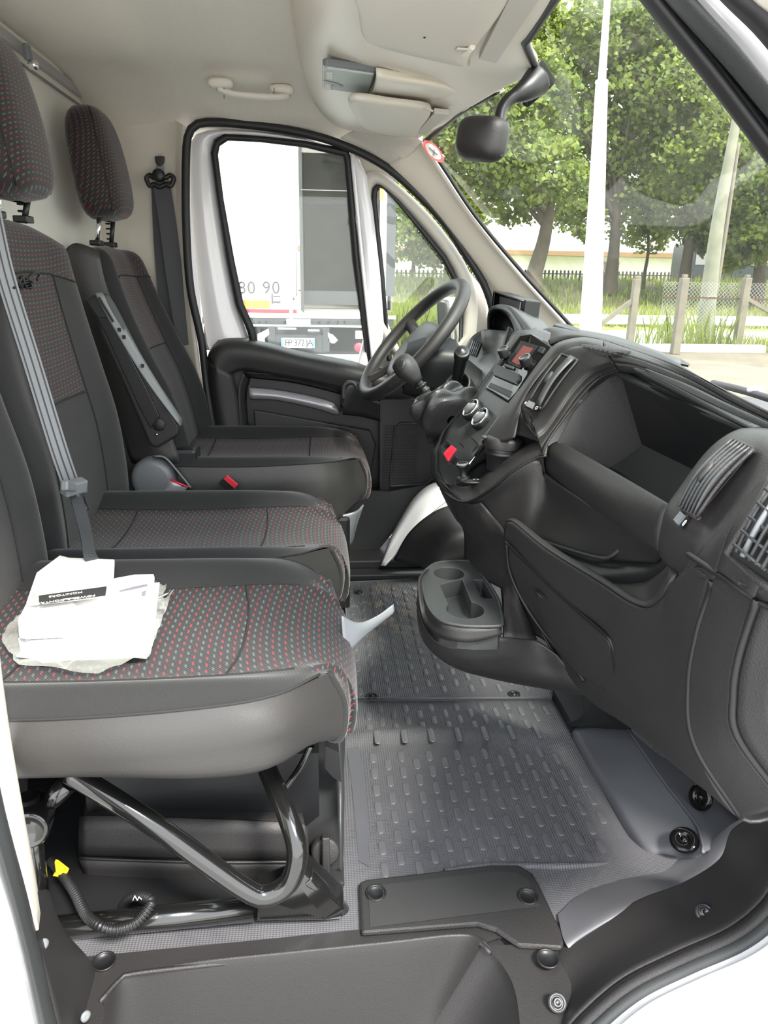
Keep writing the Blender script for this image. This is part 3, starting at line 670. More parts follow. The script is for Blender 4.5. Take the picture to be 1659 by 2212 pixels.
# smooth raised floor border in front of the step
b = MB(); b.patch([AZ(.004, (1205, 1975), (1250, 1935), (1330, 1895), (1430, 1862), (1470, 1858)), [at(1214, 2018, Z=.012), at(1280, 1960, Z=.022), at(1370, 1915, Z=.03), at(1470, 1885, Z=.035), at(1530, 1820, Z=.05)], [at(1221, 2036, Z=.014), at(1330, 1975, Z=.04), at(1420, 1935, Z=.05), at(1530, 1880, Z=.06), at(1600, 1770, Z=.09)], [at(1228, 2048, Z=.012), at(1390, 1975, Z=.03), at(1500, 1920, Z=.05), at(1570, 1860, Z=.06), at(1650, 1790, Z=.09)]], M_['floorsm'], n=40, per=5)
struct(b.build('trim_24'), 'smooth grey floor lining by the door foot')
b = MB(); b.tube(AZ(.001, (960, 1885), (1050, 1873), (1200, 1872), (1340, 1868), (1400, 1858)), .006, M_['floor'], n=40); struct(b.build('trim_25'), 'ridge in the floor rubber')

# dark sheets added under the seats, standing in for the deep shade
b = MB(); b.prism(AZ(.003, (60, 2015), (560, 1985), (700, 1905), (720, 1650), (60, 1650)), (0, 0, .002), M_['dark']); b.box((-.30, 1.62, .14), (.56, .01, .27), M_['deep']); b.box((-.585, 1.2, .17), (.01, .95, .33), M_['deep']); b.box((-.59, 1.9, .25), (.012, .8, .5), M_['dark'])
struct(b.build('trim_27'), 'dark sheets standing in for the shade below the seats')
# black printed edge band of the windscreen, next to the overhead shelf
b = MB(); b.patch([[(1196, -12, 1.11), (1133, 92, 1.32), (1150, 138, 1.45), (1175, 172, 1.5)], [(1206, -12, 1.115), (1145, 92, 1.325), (1160, 130, 1.455), (1188, 178, 1.51)]], M_['rubber'], per=2); struct(b.build('trim_28', solid=.002), 'black printed edge of the windscreen')
# ================================================================== SEATS
SEATR = random.Random(5)
def cushion(parent, cy, hw, xf, xr, zt, zb, skirt=.0):
    """front-to-down curves (rear -> front edge -> down the front), one strip per material"""
    def P(x, off, z): return Vector((x, cy+off, z))
    xm = (xr+xf)/2
    # insert: rear..front..down
    def curve(o_rear, o_mid, o_fr, o_down, z, lift, fx=0, dz=0):
        # fx pulls the front edge back for curves away from the centre
        return [P(xr, o_rear, z+lift), P(xm-.06, o_rear, z-.004+lift), P(xf-.14, o_mid, z+lift), P(xf-.06-fx, (o_mid+o_fr)/2, z+lift*.9+dz),
                P(xf-.015-fx, o_fr, z-.02+lift*.5+dz), P(xf-fx, o_down, z-.062), P(xf-.008-fx, o_down, z-.11), P(xf-.04-fx, o_down*.97, zb+.005)]
    def side(s, lab_v):
        s_ = s
        q_ = s_*hw/.22
        i_e = [P(xr, q_*.130, zt), P(xm-.06, q_*.130, zt-.004), P(xf-.17, q_*.132, zt), P(xf-.085, q_*.125, zt+.002), P(xf-.030, q_*.100, zt-.006), P(xf-.012, q_*.095, zt-.05), P(xf-.018, q_*.095, zt-.10), P(xf-.05, q_*.09, zb+.005)]
        b_m = [P(xr, q_*.180, zt+.022), P(xm-.06, q_*.180, zt+.022), P(xf-.17, q_*.176, zt+.021), P(xf-.088, q_*.160, zt+.012), P(xf-.035, q_*.112, zt-.008), P(xf-.014, q_*.108, zt-.05), P(xf-.020, q_*.108, zt-.10), P(xf-.055, q_*.10, zb+.005)]
        seam = [P(xr, s_*hw*.99, zt+.008), P(xm-.06, s_*hw*1.0, zt+.006), P(xf-.17, s_*hw*.975, zt+.011), P(xf-.095, s_*hw*.89, zt+.013), P(xf-.038, s_*hw*.62, zt+.003), P(xf-.020, s_*hw*.55, zt-.05), P(xf-.026, s_*hw*.55, zt-.10), P(xf-.06, s_*hw*.52, zb+.004)]
        return i_e, b_m, seam
    b = MB()
    cen = curve(0, 0, 0, 0, zt-.012, 0, 0); cen2 = lambda s: curve(s*.07, s*.07, s*.08, s*.09, zt-.008, 0, .003)
    n1, b1, s1 = side(-1, 0); n2, b2, s2 = side(1, 0)
    rows = [s1, b1, n1, cen2(-1), cen, cen2(1), n2, b2, s2]
    fb, pt = M_['fab'], M_['pat']
    rr = [spline(r, 40) for r in rows]
    # bolster strips are twill, and turn into the patterned front on the way down
    out = []; per = 7; Mn = len(rr)
    for i in range(Mn-1):
        for k in range(per):
            t = k/per; row = []
            for j in range(40):
                p1 = rr[i][j]; p2 = rr[i+1][j]; p0 = rr[i-1][j] if i > 0 else 2*p1-p2; p3 = rr[i+2][j] if i+2 < Mn else 2*p2-p1
                row.append(cr_pt(p0, p1, p2, p3, t))
            out.append(row)
    out.append(rr[-1])
    nb = len(b.v)
    b.grid(out, fb)
    kp = b.m(pt)
    nrow = len(out)-1; idx = 0
    for i in range(nrow):
        strip = i//per; fr = (i % per)/per
        for j in range(39):
            lim = 29 if strip in (0, 7) else 28
            if 2 <= strip <= 5 or j >= lim: b.mi[idx] = kp
            idx += 1
    # sewn seams
    th = M_['thread']
    jx = 22
    cross = [out[i][jx] + Vector((0, 0, .0005)) for i in range(2*per, 6*per+1)]
    b.tube(cross, .0016, th, raw=True, seg=6)
    jx = 6
    cross = [out[i][jx] + Vector((0, 0, .0005)) for i in range(2*per, 6*per+1)]
    b.tube(cross, .0016, th, raw=True, seg=6)
    for r in (rr[2], rr[6]): b.tube([p+Vector((0, 0, .0004)) for p in r[:28]], .0017, th, raw=True, seg=6)
    for r in (rr[0], rr[8]): b.tube(r[:30], .0018, th, raw=True, seg=6)
    pad = b.build('seat_cushion', parent)
    for s, sm in ((-1, s1), (1, s2)):
        v = MB(); a = [p for p in sm]
        mid = [Vector((p.x+.003, p.y+s*.014, p.z-.045 if i < 5 else p.z-.02)) for i, p in enumerate(a)]
        low = [Vector((p.x-(.0 if i < 4 else .01), p.y+s*.006, max(zb+.012, p.z-.085) if i < 5 else p.z-.03)) for i, p in enumerate(a)]
        a2 = a[:7]+[Vector((a[6].x-.01, a[6].y, a[6].z-.012))]
        # side skirt wraps from the seam down to the underside, front edge meets the patterned front
        H = [p.copy() for p in a[:4]]; zs = zb+skirt
        L0 = H+[a[4]]
        L1 = [Vector((p.x+(.002 if i > 2 else 0), p.y+s*.010, p.z*.66+zs*.34)) for i, p in enumerate(H)]+[a[5]]
        L2 = [Vector((p.x, p.y+s*.010, p.z*.33+zs*.67)) for i, p in enumerate(H)]+[a[6]]
        L3 = [Vector((p.x-(.004 if i > 2 else 0), p.y-s*.002, zs-.002-(.012 if i > 1 else 0))) for i, p in enumerate(H)]+[a[7]]
        L4 = [Vector((p.x-(.03 if i > 2 else 0), p.y-s*.05, zs-.010)) for i, p in enumerate(H)]+[a[7]+Vector((-.03, -s*.02, 0))]
        v.patch([L0, L1, L2, L3, L4], M_['vinyl'], n=36, per=5)
        v.tube(a[4:], .0045, M_['fab'], seg=8)
        o = v.build('side_skirt', pad); o['label'] = 'smooth vinyl side skirt'
    u = MB(); u.poly([P(xr, -hw+.02, zb+skirt), P(xf-.12, -hw+.04, zb+skirt*.6), P(xf-.07, -hw*.5, zb+.004), P(xf-.07, hw*.5, zb+.004), P(xf-.12, hw-.04, zb+skirt*.6), P(xr, hw-.02, zb+skirt)], M_['dark']); u.build('cushion_base', pad)
    return pad
def backrest(parent, cy, hl, hr, base, top, thick, name='backrest', tops=None, inset=.13, lm='fab', toparc=.05, seam_h=.46, ridge=.022):
    """base/top: (x,z) of the front face centre line; rows run up the back"""
    bx, bz = base; tx, tz = top
    d = Vector((tx-bx, 0, tz-bz)); nrm = Vector((d.z, 0, -d.x)).normalized()
    K = [0, .15, .35, .55, .75, .9, 1.0]
    def wfac(t): return 1.0 if t < .5 else 1-.20*((t-.5)/.5)**1.6
    def row(off, dep, k_top=1.0, ins=None):
        out = []
        for t in K:
            tt = t*k_top
            out.append(Vector((bx, cy, bz)) + d*tt + Vector((0, off*wfac(t), 0)) + nrm*(dep*(1-.45*t)+.014*sin(pi*min(1, t*1.6))))
        return out
    L = []
    for off, dep, kt in ((-hl, -thick, .94), (-hl*1.0, -thick*.45, .95), (-hl*.97, -.005, .955), (-hl*.84, ridge, .965), (-inset*1.02, .006, .985), (-inset*.5, 0, .995), (0, -.002, 1.0), (inset*.5, 0, .995), (inset*1.02, .006, .985), (hr*.84, ridge, .965), (hr*.97, -.005, .955), (hr, -thick*.45, .95), (hr, -thick, .94)):
        r = row(off, dep, kt)
        # roll over the top
        e = r[-1]; k = .035 if abs(off) < hl*.9 else .02
        dn = d.normalized()
        if dep > -.02: r += [e+dn*k*.7-nrm*.018, e+dn*k*.55-nrm*.05, e+dn*.005-nrm*.085]
        else: r += [e+dn*.01, e+dn*.012-nrm*.01, e+dn*.0-nrm*.02]
        L.append(r)
    n = 44; rr = [spline(r, n) for r in L]; out = []; per = 5; Mn = len(rr)
    for i in range(Mn-1):
        for k in range(per):
            t = k/per; rw = []
            for j in range(n):
                p1 = rr[i][j]; p2 = rr[i+1][j]; p0 = rr[i-1][j] if i > 0 else 2*p1-p2; p3 = rr[i+2][j] if i+2 < Mn else 2*p2-p1
                rw.append(cr_pt(p0, p1, p2, p3, t))
            out.append(rw)
    out.append(rr[-1])
    b = MB(); b.grid(out, M_['fab']); kp = b.m(M_['pat']); kv = b.m(M_['vinyl']); idx = 0
    js = int(n*seam_h)-3; jt = int(n*.74)
    for i in range(len(out)-1):
        strip = i//per
        for j in range(n-1):
            if 4 <= strip <= 7 and j >= js: b.mi[idx] = kp
            elif 3 <= strip <= 8 and j >= jt: b.mi[idx] = kp
            elif strip in (0, 11) and lm == 'vinyl': b.mi[idx] = kv
            idx += 1
    th = M_['thread']; off = nrm*.0008
    b.tube([out[i][js]+off for i in range(4*per, 8*per+1)], .0018, th, raw=True, seg=6)
    b.tube([out[i][jt]+off for i in range(3*per, 9*per+1)], .0016, th, raw=True, seg=6)
    for k in (4, 8): b.tube([p+off for p in rr[k][:jt+1]], .0018, th, raw=True, seg=6)
    for k in (2, 10): b.tube(rr[k][:n-4], .0018, th, raw=True, seg=6)
    return b.build(name, parent), out
def headrest(parent, c, w, h, t, tilt=.14, posts=True, zpost=.9, xpost=-.50):
    """c centre; w along Y, h along Z, t along X"""
    rot = Euler((0, -tilt, 0)).to_matrix()
    b = MB(); rows = []
    M_n = 26
    def half(z):      # z in -1..1 -> half width / half thickness
        wz = (1-abs(max(z, -.2))**3.0*.38) if z > 0 else 1-.10*(-z)**2.2
        cap = (1-abs(z)**7)**.5 if abs(z) < 1 else 0
        return wz*cap**.6, cap**.75*(.72+.28*(1-((z+.35)/1.35)**2))
    rings = []
    for i in range(M_n+1):
        z = -1+2*i/M_n; z = math.copysign(abs(z)**.8, z); z = max(-.9995, min(.9995, z)); fw, ft = half(z); r = []
        for k in range(40):
            a = 2*pi*k/40
            ca, sa = cos(a), sin(a)
            X = math.copysign(abs(ca)**.75, ca)*t/2*ft*(1.0 if ca > 0 else .75)
            Y = math.copysign(abs(sa)**.62, sa)*w/2*fw
            r.append(V(c)+rot @ Vector((X, Y, z*h/2)))
        rings.append(r)
    b.grid(rings, M_['pat'], closed_v=True)
    # side seams front and rear
    for k0 in (6, 34):
        b.tube([rings[i][k0]+rot @ Vector((.0006, 0, 0)) for i in range(2, M_n-1)], .0017, M_['thread'], raw=True, seg=6)
    hd = b.build('headrest', parent)
    for s in (-1, 1):
        q = MB(); a = V(c)+rot @ Vector((-.004, s*.062, -h/2+.01)); e = Vector((a.x-.012, a.y, zpost))
        q.tube([a, e], .0055, M_['chrome'] if s < 0 else M_['dark'], raw=True, seg=12); q.build('headrest_post', hd)
        q = MB(); q.box(e+Vector((0, 0, .006)), (.026, .034, .012), M_['dark']); 
        if s > 0:
            for k in range(5): q.box(e+Vector((-.002, .004, .02+.012*k)), (.014, .012, .004), M_['dark'])
        q.build('post_guide', hd, bevel=.003)
    return hd

# ---- double passenger bench
bench = thing('passenger_bench', (-.2, 1.13, .0), 'double passenger bench in dark fabric with red and grey dashes, papers lying on it', 'seat')
cushion(bench, .915, .222, .045, -.47, .396, .304, skirt=.026)
cushion(bench, 1.352, .206, .052, -.47, .385, .27)
backrest(bench, 1.40, .235, .285, (-.455, .36), (-.515, .905), .12)
backrest(bench, .93, .25, .235, (-.455, .36), (-.515, .905), .12)
headrest(bench, (-.535, 1.425, 1.085), .23, .262, .115, zpost=.925)
# tubular front frame under the near cushion
b = MB(); g = M_['paintblk']
b.tube([(150, 1668, .80), (330, 1780, .775), (520, 1915, .76), (575, 1935, .76), (625, 1905, .765), (642, 1840, .77), (620, 1760, .80), (575, 1655, .86)], .0135, g, seg=16, n=60)
b.build('tube_frame', bench)
b = MB(); b.tube([(95, 2008, .80), (550, 1962, .80)], .016, g, seg=16); b.tube([(90, 2008, .82), (60, 1720, .84)], .014, g, seg=14); b.build('floor_rail', bench)
b = MB(); b.tube([at(672, 1610, Y=.86), at(650, 1655, Y=.86), at(610, 1712, Y=.86)], .005, g, seg=10); b.build('latch_rod', bench)
b = MB(); pl = [at(553, 1940, Y=.775), at(640, 1905, Y=.785), at(657, 1880, Y=.79), at(745, 1962, Y=.805), at(742, 1985, Y=.795), at(700, 1990, Y=.79), at(555, 1990, Y=.785)]
b.prism(pl, (0, .035, .004), g); b.tube([at(657, 1890, Y=.80), at(738, 1970, Y=.82)], .014, g); b.build('foot_bracket', bench, bevel=.004)
b = MB(); b.lathe([(0, -.03), (.023, -.03), (.026, -.02), (.026, .03), (.021, .036), (.019, .03), (0, .03)], at(72, 1765, Y=.84), (.15, -1, .15), g); b.tube([at(72, 1765, Y=.86), at(150, 1690, Y=.86)], .014, g); b.build('pivot_tube', bench)
b = MB(); b.box((-.26, 1.15, .268), (.36, .60, .012), M_['deep']); b.build('seat_pan', bench)
# black box under the near seat
bx = thing('underseat_box', (-.17, 1.0, 0), 'black plastic storage box under the near passenger seat, behind the bent tube frame', 'box')
b = MB(); 
b.patch([[(180, 1775, .92), (190, 1762, .92), (420, 1768, .90), (640, 1778, .90), (665, 1790, .90)], [(178, 1850, .91), (185, 1852, .905), (420, 1860, .885), (640, 1860, .885), (668, 1860, .885)]], M_['black'], per=3, n=30)
b.patch([[(178, 1852, .905), (186, 1854, .90), (420, 1862, .88), (640, 1862, .88), (670, 1862, .88)], [(195, 1900, .905), (210, 1925, .90), (420, 1920, .885), (620, 1908, .88), (668, 1900, .88)]], M_['black'], per=3, n=30)
b.patch([[(190, 1690, 1.02), (300, 1690, 1.02), (640, 1700, 1.02)], [(180, 1773, .925), (300, 1768, .915), (660, 1790, .90)]], M_['black'], per=3, n=30)
b.box((-.18, 1.08, .09), (.34, .28, .16), M_['dark'])
b.build('box_body', bx, solid=.003)
b = MB(); b.tube([(178, 1852, .903), (186, 1854, .898), (420, 1862, .878), (640, 1862, .878), (670, 1862, .878)], .0025, M_['dark'], seg=6); b.build('rim', bx)
bc = thing('jack_housing', (.0, .93, 0), 'black moulded tool housing with round locking knob beside the floor mat, under the seat', 'housing')
b = MB()
b.patch([[(590, 1650, 1.02), (600, 1760, .98), (630, 1800, .95), (655, 1862, .92), (662, 1905, .90)], [(705, 1590, 1.0), (700, 1690, .97), (712, 1760, .93), (722, 1790, .90), (728, 1880, .88)], [(738, 1520, 1.0), (737, 1650, .97), (738, 1715, .93), (738, 1790, .90), (738, 1885, .89)], [(748, 1520, 1.1), (742, 1650, 1.08), (742, 1715, 1.05), (742, 1790, 1.0), (742, 1885, .98)]], M_['greyp'], per=6, n=40)
b.patch([[(640, 1640, 1.08), (700, 1580, 1.08), (745, 1500, 1.08)], [(640, 1660, 1.0), (705, 1592, 1.0), (740, 1520, 1.0)]], M_['greyp'], per=2)
b.build('housing_shell', bc, solid=.003)
b = MB(); b.prism(AY(.925, (703, 1612), (732, 1625), (737, 1690), (720, 1680), (702, 1660)), (0, .02, 0), M_['deep']); b.build('slot', bc)
b = MB(); c = at(703, 1838, Y=.885); ax = Vector((.05, -1, .35))
b.lathe([(.021, -.012), (.021, .004), (.019, .008), (0, .008)], c, ax, M_['black']); b.box(c+ax.normalized()*.012, (.011, .018, .056), M_['black'], Matrix.Rotation(-.3, 3, 'X')); kn = b.build('locking_knob', bc, bevel=.002)
b = MB(); b.box(at(710, 1885, Y=.88), (.045, .05, .008), M_['black']); b.build('foot', bc, bevel=.002)
b = MB(); b.prism(AZ(.002, (700, 1915), (739, 1912), (741, 1940), (715, 1952)), (0, 0, .002), M_['white']); o = b.build('painted_floor_patch'); tag(o, 'small patch of white painted metal showing beside the bench foot', 'metal plate')
# corrugated cable with yellow tape
cb = thing('corrugated_cable', at(200, 1950, Y=.80), 'black corrugated cable looping on the floor under the near seat with yellow tape', 'cable')
pth = [at(112, 1860, Y=.90), at(132, 1885, Y=.87), at(160, 1925, Y=.83), at(185, 1975, Y=.79), at(215, 2000, Y=.765), at(250, 2008, Y=.765), at(290, 1995, Y=.775), at(318, 1965, Y=.79), at(325, 1945, Y=.80), at(300, 1935, Y=.815), at(275, 1945, Y=.83), at(258, 1975, Y=.84)]
fine = spline(pth, 330); b = MB()
rows = []; T0 = None
nrm = Vector((0, 0, 1))
for i, p in enumerate(fine):
    T = (fine[min(i+1, 329)]-fine[max(i-1, 0)]).normalized(); nrm = (nrm-T*nrm.dot(T)).normalized(); bi = T.cross(nrm)
    r = .0072 if i % 4 < 2 else .0058
    rows.append([p+nrm*cos(2*pi*k/14)*r+bi*sin(2*pi*k/14)*r for k in range(14)])
b.grid(rows, M_['dark'], closed_v=True); b.build('conduit', cb)
b = MB(); b.prism([at(118, 1862, Y=.86), at(124, 1864, Y=.86), at(147, 1882, Y=.86), at(140, 1897, Y=.86), at(114, 1892, Y=.86), at(121, 1884, Y=.86)], (0, .005, .0), M_['yellow']); o = b.build('yellow_tape', cb); o['label'] = 'yellow adhesive tape'
b = MB(); q0 = at(287, 1944, Y=.806)
for s_ in (((0, 0), (4, -10)), ((4, -10), (10, 0)), ((10, 0), (13, -8)), ((13, -8), (19, -2))):
    b.bar(at(287+s_[0][0], 1945+s_[0][1], Y=.800), at(287+s_[1][0], 1945+s_[1][1], Y=.800), .0008, .0008, M_['cream'])
b.build('paint_mark', cb)
# wiring and connector blocks behind
b = MB(); b.box(at(205, 1955, Y=.93), (.10, .05, .035), M_['dark']); b.box(at(180, 1945, Y=.93), (.02, .04, .02), M_['silver']); b.box(at(260, 1955, Y=.95), (.07, .05, .02), M_['greyp'])
o = b.build('connector_block', bevel=.003); tag(o, 'dark connector block on the floor behind the looping corrugated cable', 'connector')
b = MB(); b.tube([at(330, 1950, Y=.92), at(550, 1925, Y=.92)], .017, M_['slide']); o = b.build('floor_tube'); tag(o, 'dark grey metal tube lying on the floor behind the bench rail', 'tube')

# ---- driver seat
ds = thing('driver_seat', (-.12, 1.98, 0), "driver's seat in dark fabric with red dashes and folded-up armrest, nearest the steering wheel", 'seat')
cushion(ds, 1.975, .228, .133, -.40, .395, .262)
backrest(ds, 1.99, .22, .235, (-.355, .40), (-.505, .885), .16, lm='vinyl', seam_h=.50, ridge=.042)
headrest(ds, (-.528, 1.985, 1.082), .235, .252, .12, tilt=.13, zpost=.90)
b = MB(); b.patch([[(140, 540, 1.80), (150, 620, 1.79), (200, 780, 1.78), (285, 1000, 1.77)], [(165, 525, 1.795), (180, 620, 1.785), (240, 780, 1.765), (345, 1010, 1.755)], [(212, 540, 1.80), (238, 640, 1.79), (310, 780, 1.77), (392, 1000, 1.76)]], M_['vinyl'], per=5)
o = b.build('side_panel', ds, solid=.003); o['label'] = 'smooth vinyl side panel of the backrest'
arm = MB()
aA = at(192, 668, Y=1.72); 
arm.prism([at(178, 648, Y=1.70), at(205, 634, Y=1.70), at(222, 636, Y=1.70), at(238, 660, Y=1.70), at(300, 780, Y=1.70), at(388, 920, Y=1.70), at(385, 942, Y=1.70), at(338, 970, Y=1.70), at(322, 962, Y=1.70), at(265, 830, Y=1.70), at(215, 720, Y=1.70), at(205, 685, Y=1.70)], (0, .05, .0), M_['black'])
ar = arm.build('armrest', ds, bevel=.007, bseg=3)
b = MB(); b.prism([at(207, 684, Y=1.694), at(240, 688, Y=1.694), at(322, 850, Y=1.694), at(345, 900, Y=1.694), at(325, 925, Y=1.694), at(300, 880, Y=1.694), at(225, 715, Y=1.694)], (0, .008, 0), M_['dark']); b.build('armrest_inlay', ar, bevel=.002)
b = MB(); b.patch([[(205, 634, 1.692), (240, 700, 1.692), (310, 815, 1.692), (388, 920, 1.692)], [(218, 632, 1.70), (252, 695, 1.70), (318, 808, 1.70), (392, 917, 1.70)], [(225, 638, 1.73), (262, 695, 1.73), (325, 802, 1.73), (392, 905, 1.73)]], M_['slide'], per=3); o = b.build('armrest_edge', ar, solid=.003); o['label'] = 'satin grey edge strip'
b = MB(); c = at(343, 917, Y=1.697); b.lathe([(.0145, -.002), (.0145, .001), (.013, .002), (0, .002)], c, (0, -1, .1), M_['deep']); b.lathe([(.003, -.002), (.003, .001), (0, .001)], at(338, 939, Y=1.698), (0, -1, .1), M_['chrome']); b.build('armrest_plug', ar)
for px, py in ((268, 728), (258, 712), (308, 790), (357, 885)): b = MB(); b.box(at(px, py, Y=1.690), (.006, .004, .008), M_['deep']); b.build('armrest_slot', ar)
b = MB(); b.bar(at(214, 642, Y=1.688), at(245, 695, Y=1.688), .007, .004, M_['deep']); b.build('armrest_slot', ar)
b = MB(); c = at(332, 1035, Y=1.72); b.lathe([(.0, .02), (.035, .02), (.045, .018), (.049, .012), (.053, .0), (.053, -.02)], c, (0, -1, .05), M_['slide'], seg=40); o = b.build('recliner_knob', ds); o['label'] = 'round grey recliner cover'
b = MB(); b.patch([[(355, 1055, 1.70), (368, 1036, 1.70), (395, 1052, 1.70)], [(357, 1075, 1.70), (385, 1070, 1.70), (408, 1052, 1.70)]], M_['silver'], per=2); b.tube([at(368, 1036, Y=1.699), at(405, 1052, Y=1.699)], .0012, M_['red']); b.build('recliner_lever', ds, solid=.003)
b = MB(); b.patch([[(328, 988, 1.74), (350, 985, 1.74), (380, 1015, 1.74), (412, 1052, 1.74)], [(335, 985, 1.70), (358, 990, 1.70), (385, 1020, 1.70), (412, 1054, 1.70)]], M_['slide'], per=2); b.build('recliner_arm', ds, solid=.004)
b = MB(); b.box((-.36, 1.80, .36), (.12, .07, .16), M_['dark']); b.box((-.46, 1.80, .33), (.22, .06, .30), M_['dark']); b.box((-.13, 1.98, .13), (.40, .40, .26), M_['deep']); b.build('seat_base', ds, bevel=.01)
b = MB(); b.patch([[(700, 1110, 1.79), (735, 1112, 1.79), (770, 1104, 1.80), (785, 1090, 1.84)], [(715, 1140, 1.79), (738, 1148, 1.79), (765, 1135, 1.80), (778, 1110, 1.84)], [(715, 1180, 1.80), (738, 1190, 1.80), (758, 1178, 1.81), (765, 1150, 1.85)]], M_['slide'], per=4); o = b.build('front_cover', ds, solid=.004); o['label'] = 'grey plastic cover under the seat cushion'
# buckle receptacle beside the driver cushion
b = MB(); b.bar(at(478, 1038, Y=1.70), at(505, 1062, Y=1.70), .022, .014, M_['dark']); o = b.build('belt_buckle'); tag(o, 'belt buckle with red release button between the seats', 'buckle'); 
q = MB(); q.bar(at(487, 1030, Y=1.695), at(510, 1050, Y=1.695), .012, .010, M_['red']); q.build('release_button', o)

# ---- belts
bt = thing('seat_belt', at(140, 1000, Y=1.40), 'grey webbing seat belt running down across the middle seat backrest', 'seat belt')
b = MB(); b.ribbon([at(-25, 430, X=-.492), at(10, 590, X=-.478), at(70, 785, X=-.455), at(125, 965, X=-.425), at(155, 1052, X=-.41)], .046*.62, Vector((.6, -.75, .25)), M_['beltg'], t=.0009, n=40)
wb_ = b.build('webbing', bt)
q = MB()
for s_ in (-.35, 0.0, .35):
    pts = spline([A3(p) for p in [at(-25, 430, X=-.492), at(10, 590, X=-.478), at(70, 785, X=-.455), at(125, 965, X=-.425), at(155, 1052, X=-.41)]], 40)
    rows = []
    for i, p in enumerate(pts):
        T = (pts[min(i+1, 39)]-pts[max(i-1, 0)]).normalized(); nn = Vector((.6, -.75, .25)); sd_ = T.cross(nn).normalized(); up = sd_.cross(T).normalized()
        rows.append([p+sd_*(s_*.0285-.0012)+up*.0013, p+sd_*(s_*.0285+.0012)+up*.0013])
    q.grid(rows, M_['belt'], smooth=False)
q.build('belt_stripes', wb_)
b = MB(); b.ribbon([at(158, 1050, X=-.405), at(172, 1100, X=-.39), at(185, 1150, X=-.375), at(193, 1195, X=-.36), at(205, 1222, X=-.35)], .020, Vector((.6, -.75, .25)), M_['belt'], t=.001); b.build('lap_webbing', bt)
tg = MB(); cA = at(160, 1052, X=-.395)
tg.box(cA, (.018, .040, .022), M_['slide'], Euler((0, .3, -.6)).to_matrix()); tg.bar(at(138, 1048, X=-.395), at(182, 1056, X=-.395), .012, .016, M_['slide']); t_o = tg.build('belt_tongue', bt, bevel=.003)
q = MB(); q.bar(at(168, 1066, X=-.395), at(178, 1104, X=-.395), .004, .004, M_['chrome']); q.bar(at(178, 1070, X=-.395), at(188, 1100, X=-.395), .004, .004, M_['chrome']); q.bar(at(180, 1104, X=-.395), at(189, 1100, X=-.395), .004, .003, M_['chrome']); q.build('tongue_blade', t_o)
b2 = thing('seat_belt', at(345, 400, Y=2.2), 'black seat belt hanging from its anchor on the beige driver-side pillar', 'seat belt')
b = MB(); b.ribbon([(348, 392, 2.215), (362, 480, 2.215), (378, 600, 2.22), (400, 745, 2.225)], .046, Vector((0.2, -1, 0)), M_['belt'], n=20); b.ribbon([(343, 400, 2.225), (348, 520, 2.235), (356, 620, 2.235), (372, 740, 2.235)], .040, Vector((0.1, -1, 0)), M_['belt'], n=20); b.build('webbing', b2)
b = MB(); lp = [at(x, y, Y=2.205) for x, y in ((318, 392), (316, 384), (324, 378), (332, 384), (344, 376), (358, 384), (366, 378), (375, 384), (373, 394), (368, 402), (358, 398), (345, 404), (332, 398), (324, 402))]
b.tube(lp, .006, M_['dark'], closed=True, n=60, seg=8); b.lathe([(.016, -.01), (.016, .008), (.012, .012), (0, .012)], at(343, 379, Y=2.205), (0, -1, 0), M_['dark']); b.build('belt_loop', b2)
b = MB(); b.prism([at(x, y, Y=2.21) for x, y in ((333, 337), (355, 337), (354, 350), (348, 358), (341, 358), (335, 350))], (0, .012, 0), M_['dark']); b.build('height_slider', b2, bevel=.003)
b = MB(); b.prism([at(x, y, Y=2.215) for x, y in ((337, 356), (353, 356), (354, 372), (336, 372))], (0, .004, 0), M_['slide']); b.build('slot_plate', b2)
# black string lying on the middle backrest
b = MB(); rnd = random.Random(3)
for k in range(5):
    pts = [at(40+rnd.random()*30, 595+rnd.random()*30, X=-.472+.012*rnd.random()) for _ in range(6)]; b.tube(pts, .0016, M_['deep'], n=40, seg=6)
b.tube([at(30, 622, X=-.468), at(60, 600, X=-.468), at(72, 590, X=-.468), at(85, 592, X=-.468), at(80, 605, X=-.468)], .002, M_['deep'], n=30, seg=6)
o = b.build('black_cord'); tag(o, 'tangled black cord caught on the middle backrest below its headrest', 'cord')

# ================================================================== PAPERS ON THE BENCH
bag = thing('plastic_bag', at(190, 1400, Z=.42), 'clear plastic bag of papers lying on the near bench cushion', 'bag')
ZP = .392
def sheet(px, z, dz=.0006): return [at(x, y, Z=z) for x, y in px]
b = MB()
bg_o = [(5, 1389), (22, 1350), (60, 1325), (200, 1300), (330, 1262), (366, 1245), (350, 1300), (378, 1275), (370, 1290), (330, 1400), (322, 1425), (280, 1430), (240, 1448), (185, 1460), (100, 1445), (30, 1435), (32, 1422)]
def sheetprism(px, z, t, mat, wob=0, seed=1):
    r = random.Random(seed); q = MB(); pts = [at(x, y, Z=z+wob*r.uniform(-1, 1)) for x, y in px]; q.prism(pts, (0, 0, t), mat); return q
bg = MB(); rr_ = random.Random(8)
lo = [at(x, y, Z=ZP+.001) for x, y in bg_o]; cen_ = sum(lo, Vector())/len(lo)
rings = []
for s_ in (1, .93, .8, .55, .25, .02):
    rings.append([cen_+(p-cen_)*s_+Vector((0, 0, .003+(.003 if s_ < .9 else 0)+rr_.uniform(-.0025, .0025)*(s_ > .1)*(1 if s_ > .5 else .4))) for p in spline(lo, 60, True)])
bg.grid(rings, M_['bag'], closed_v=True); bg.build('bag_film', bag, sub=0)
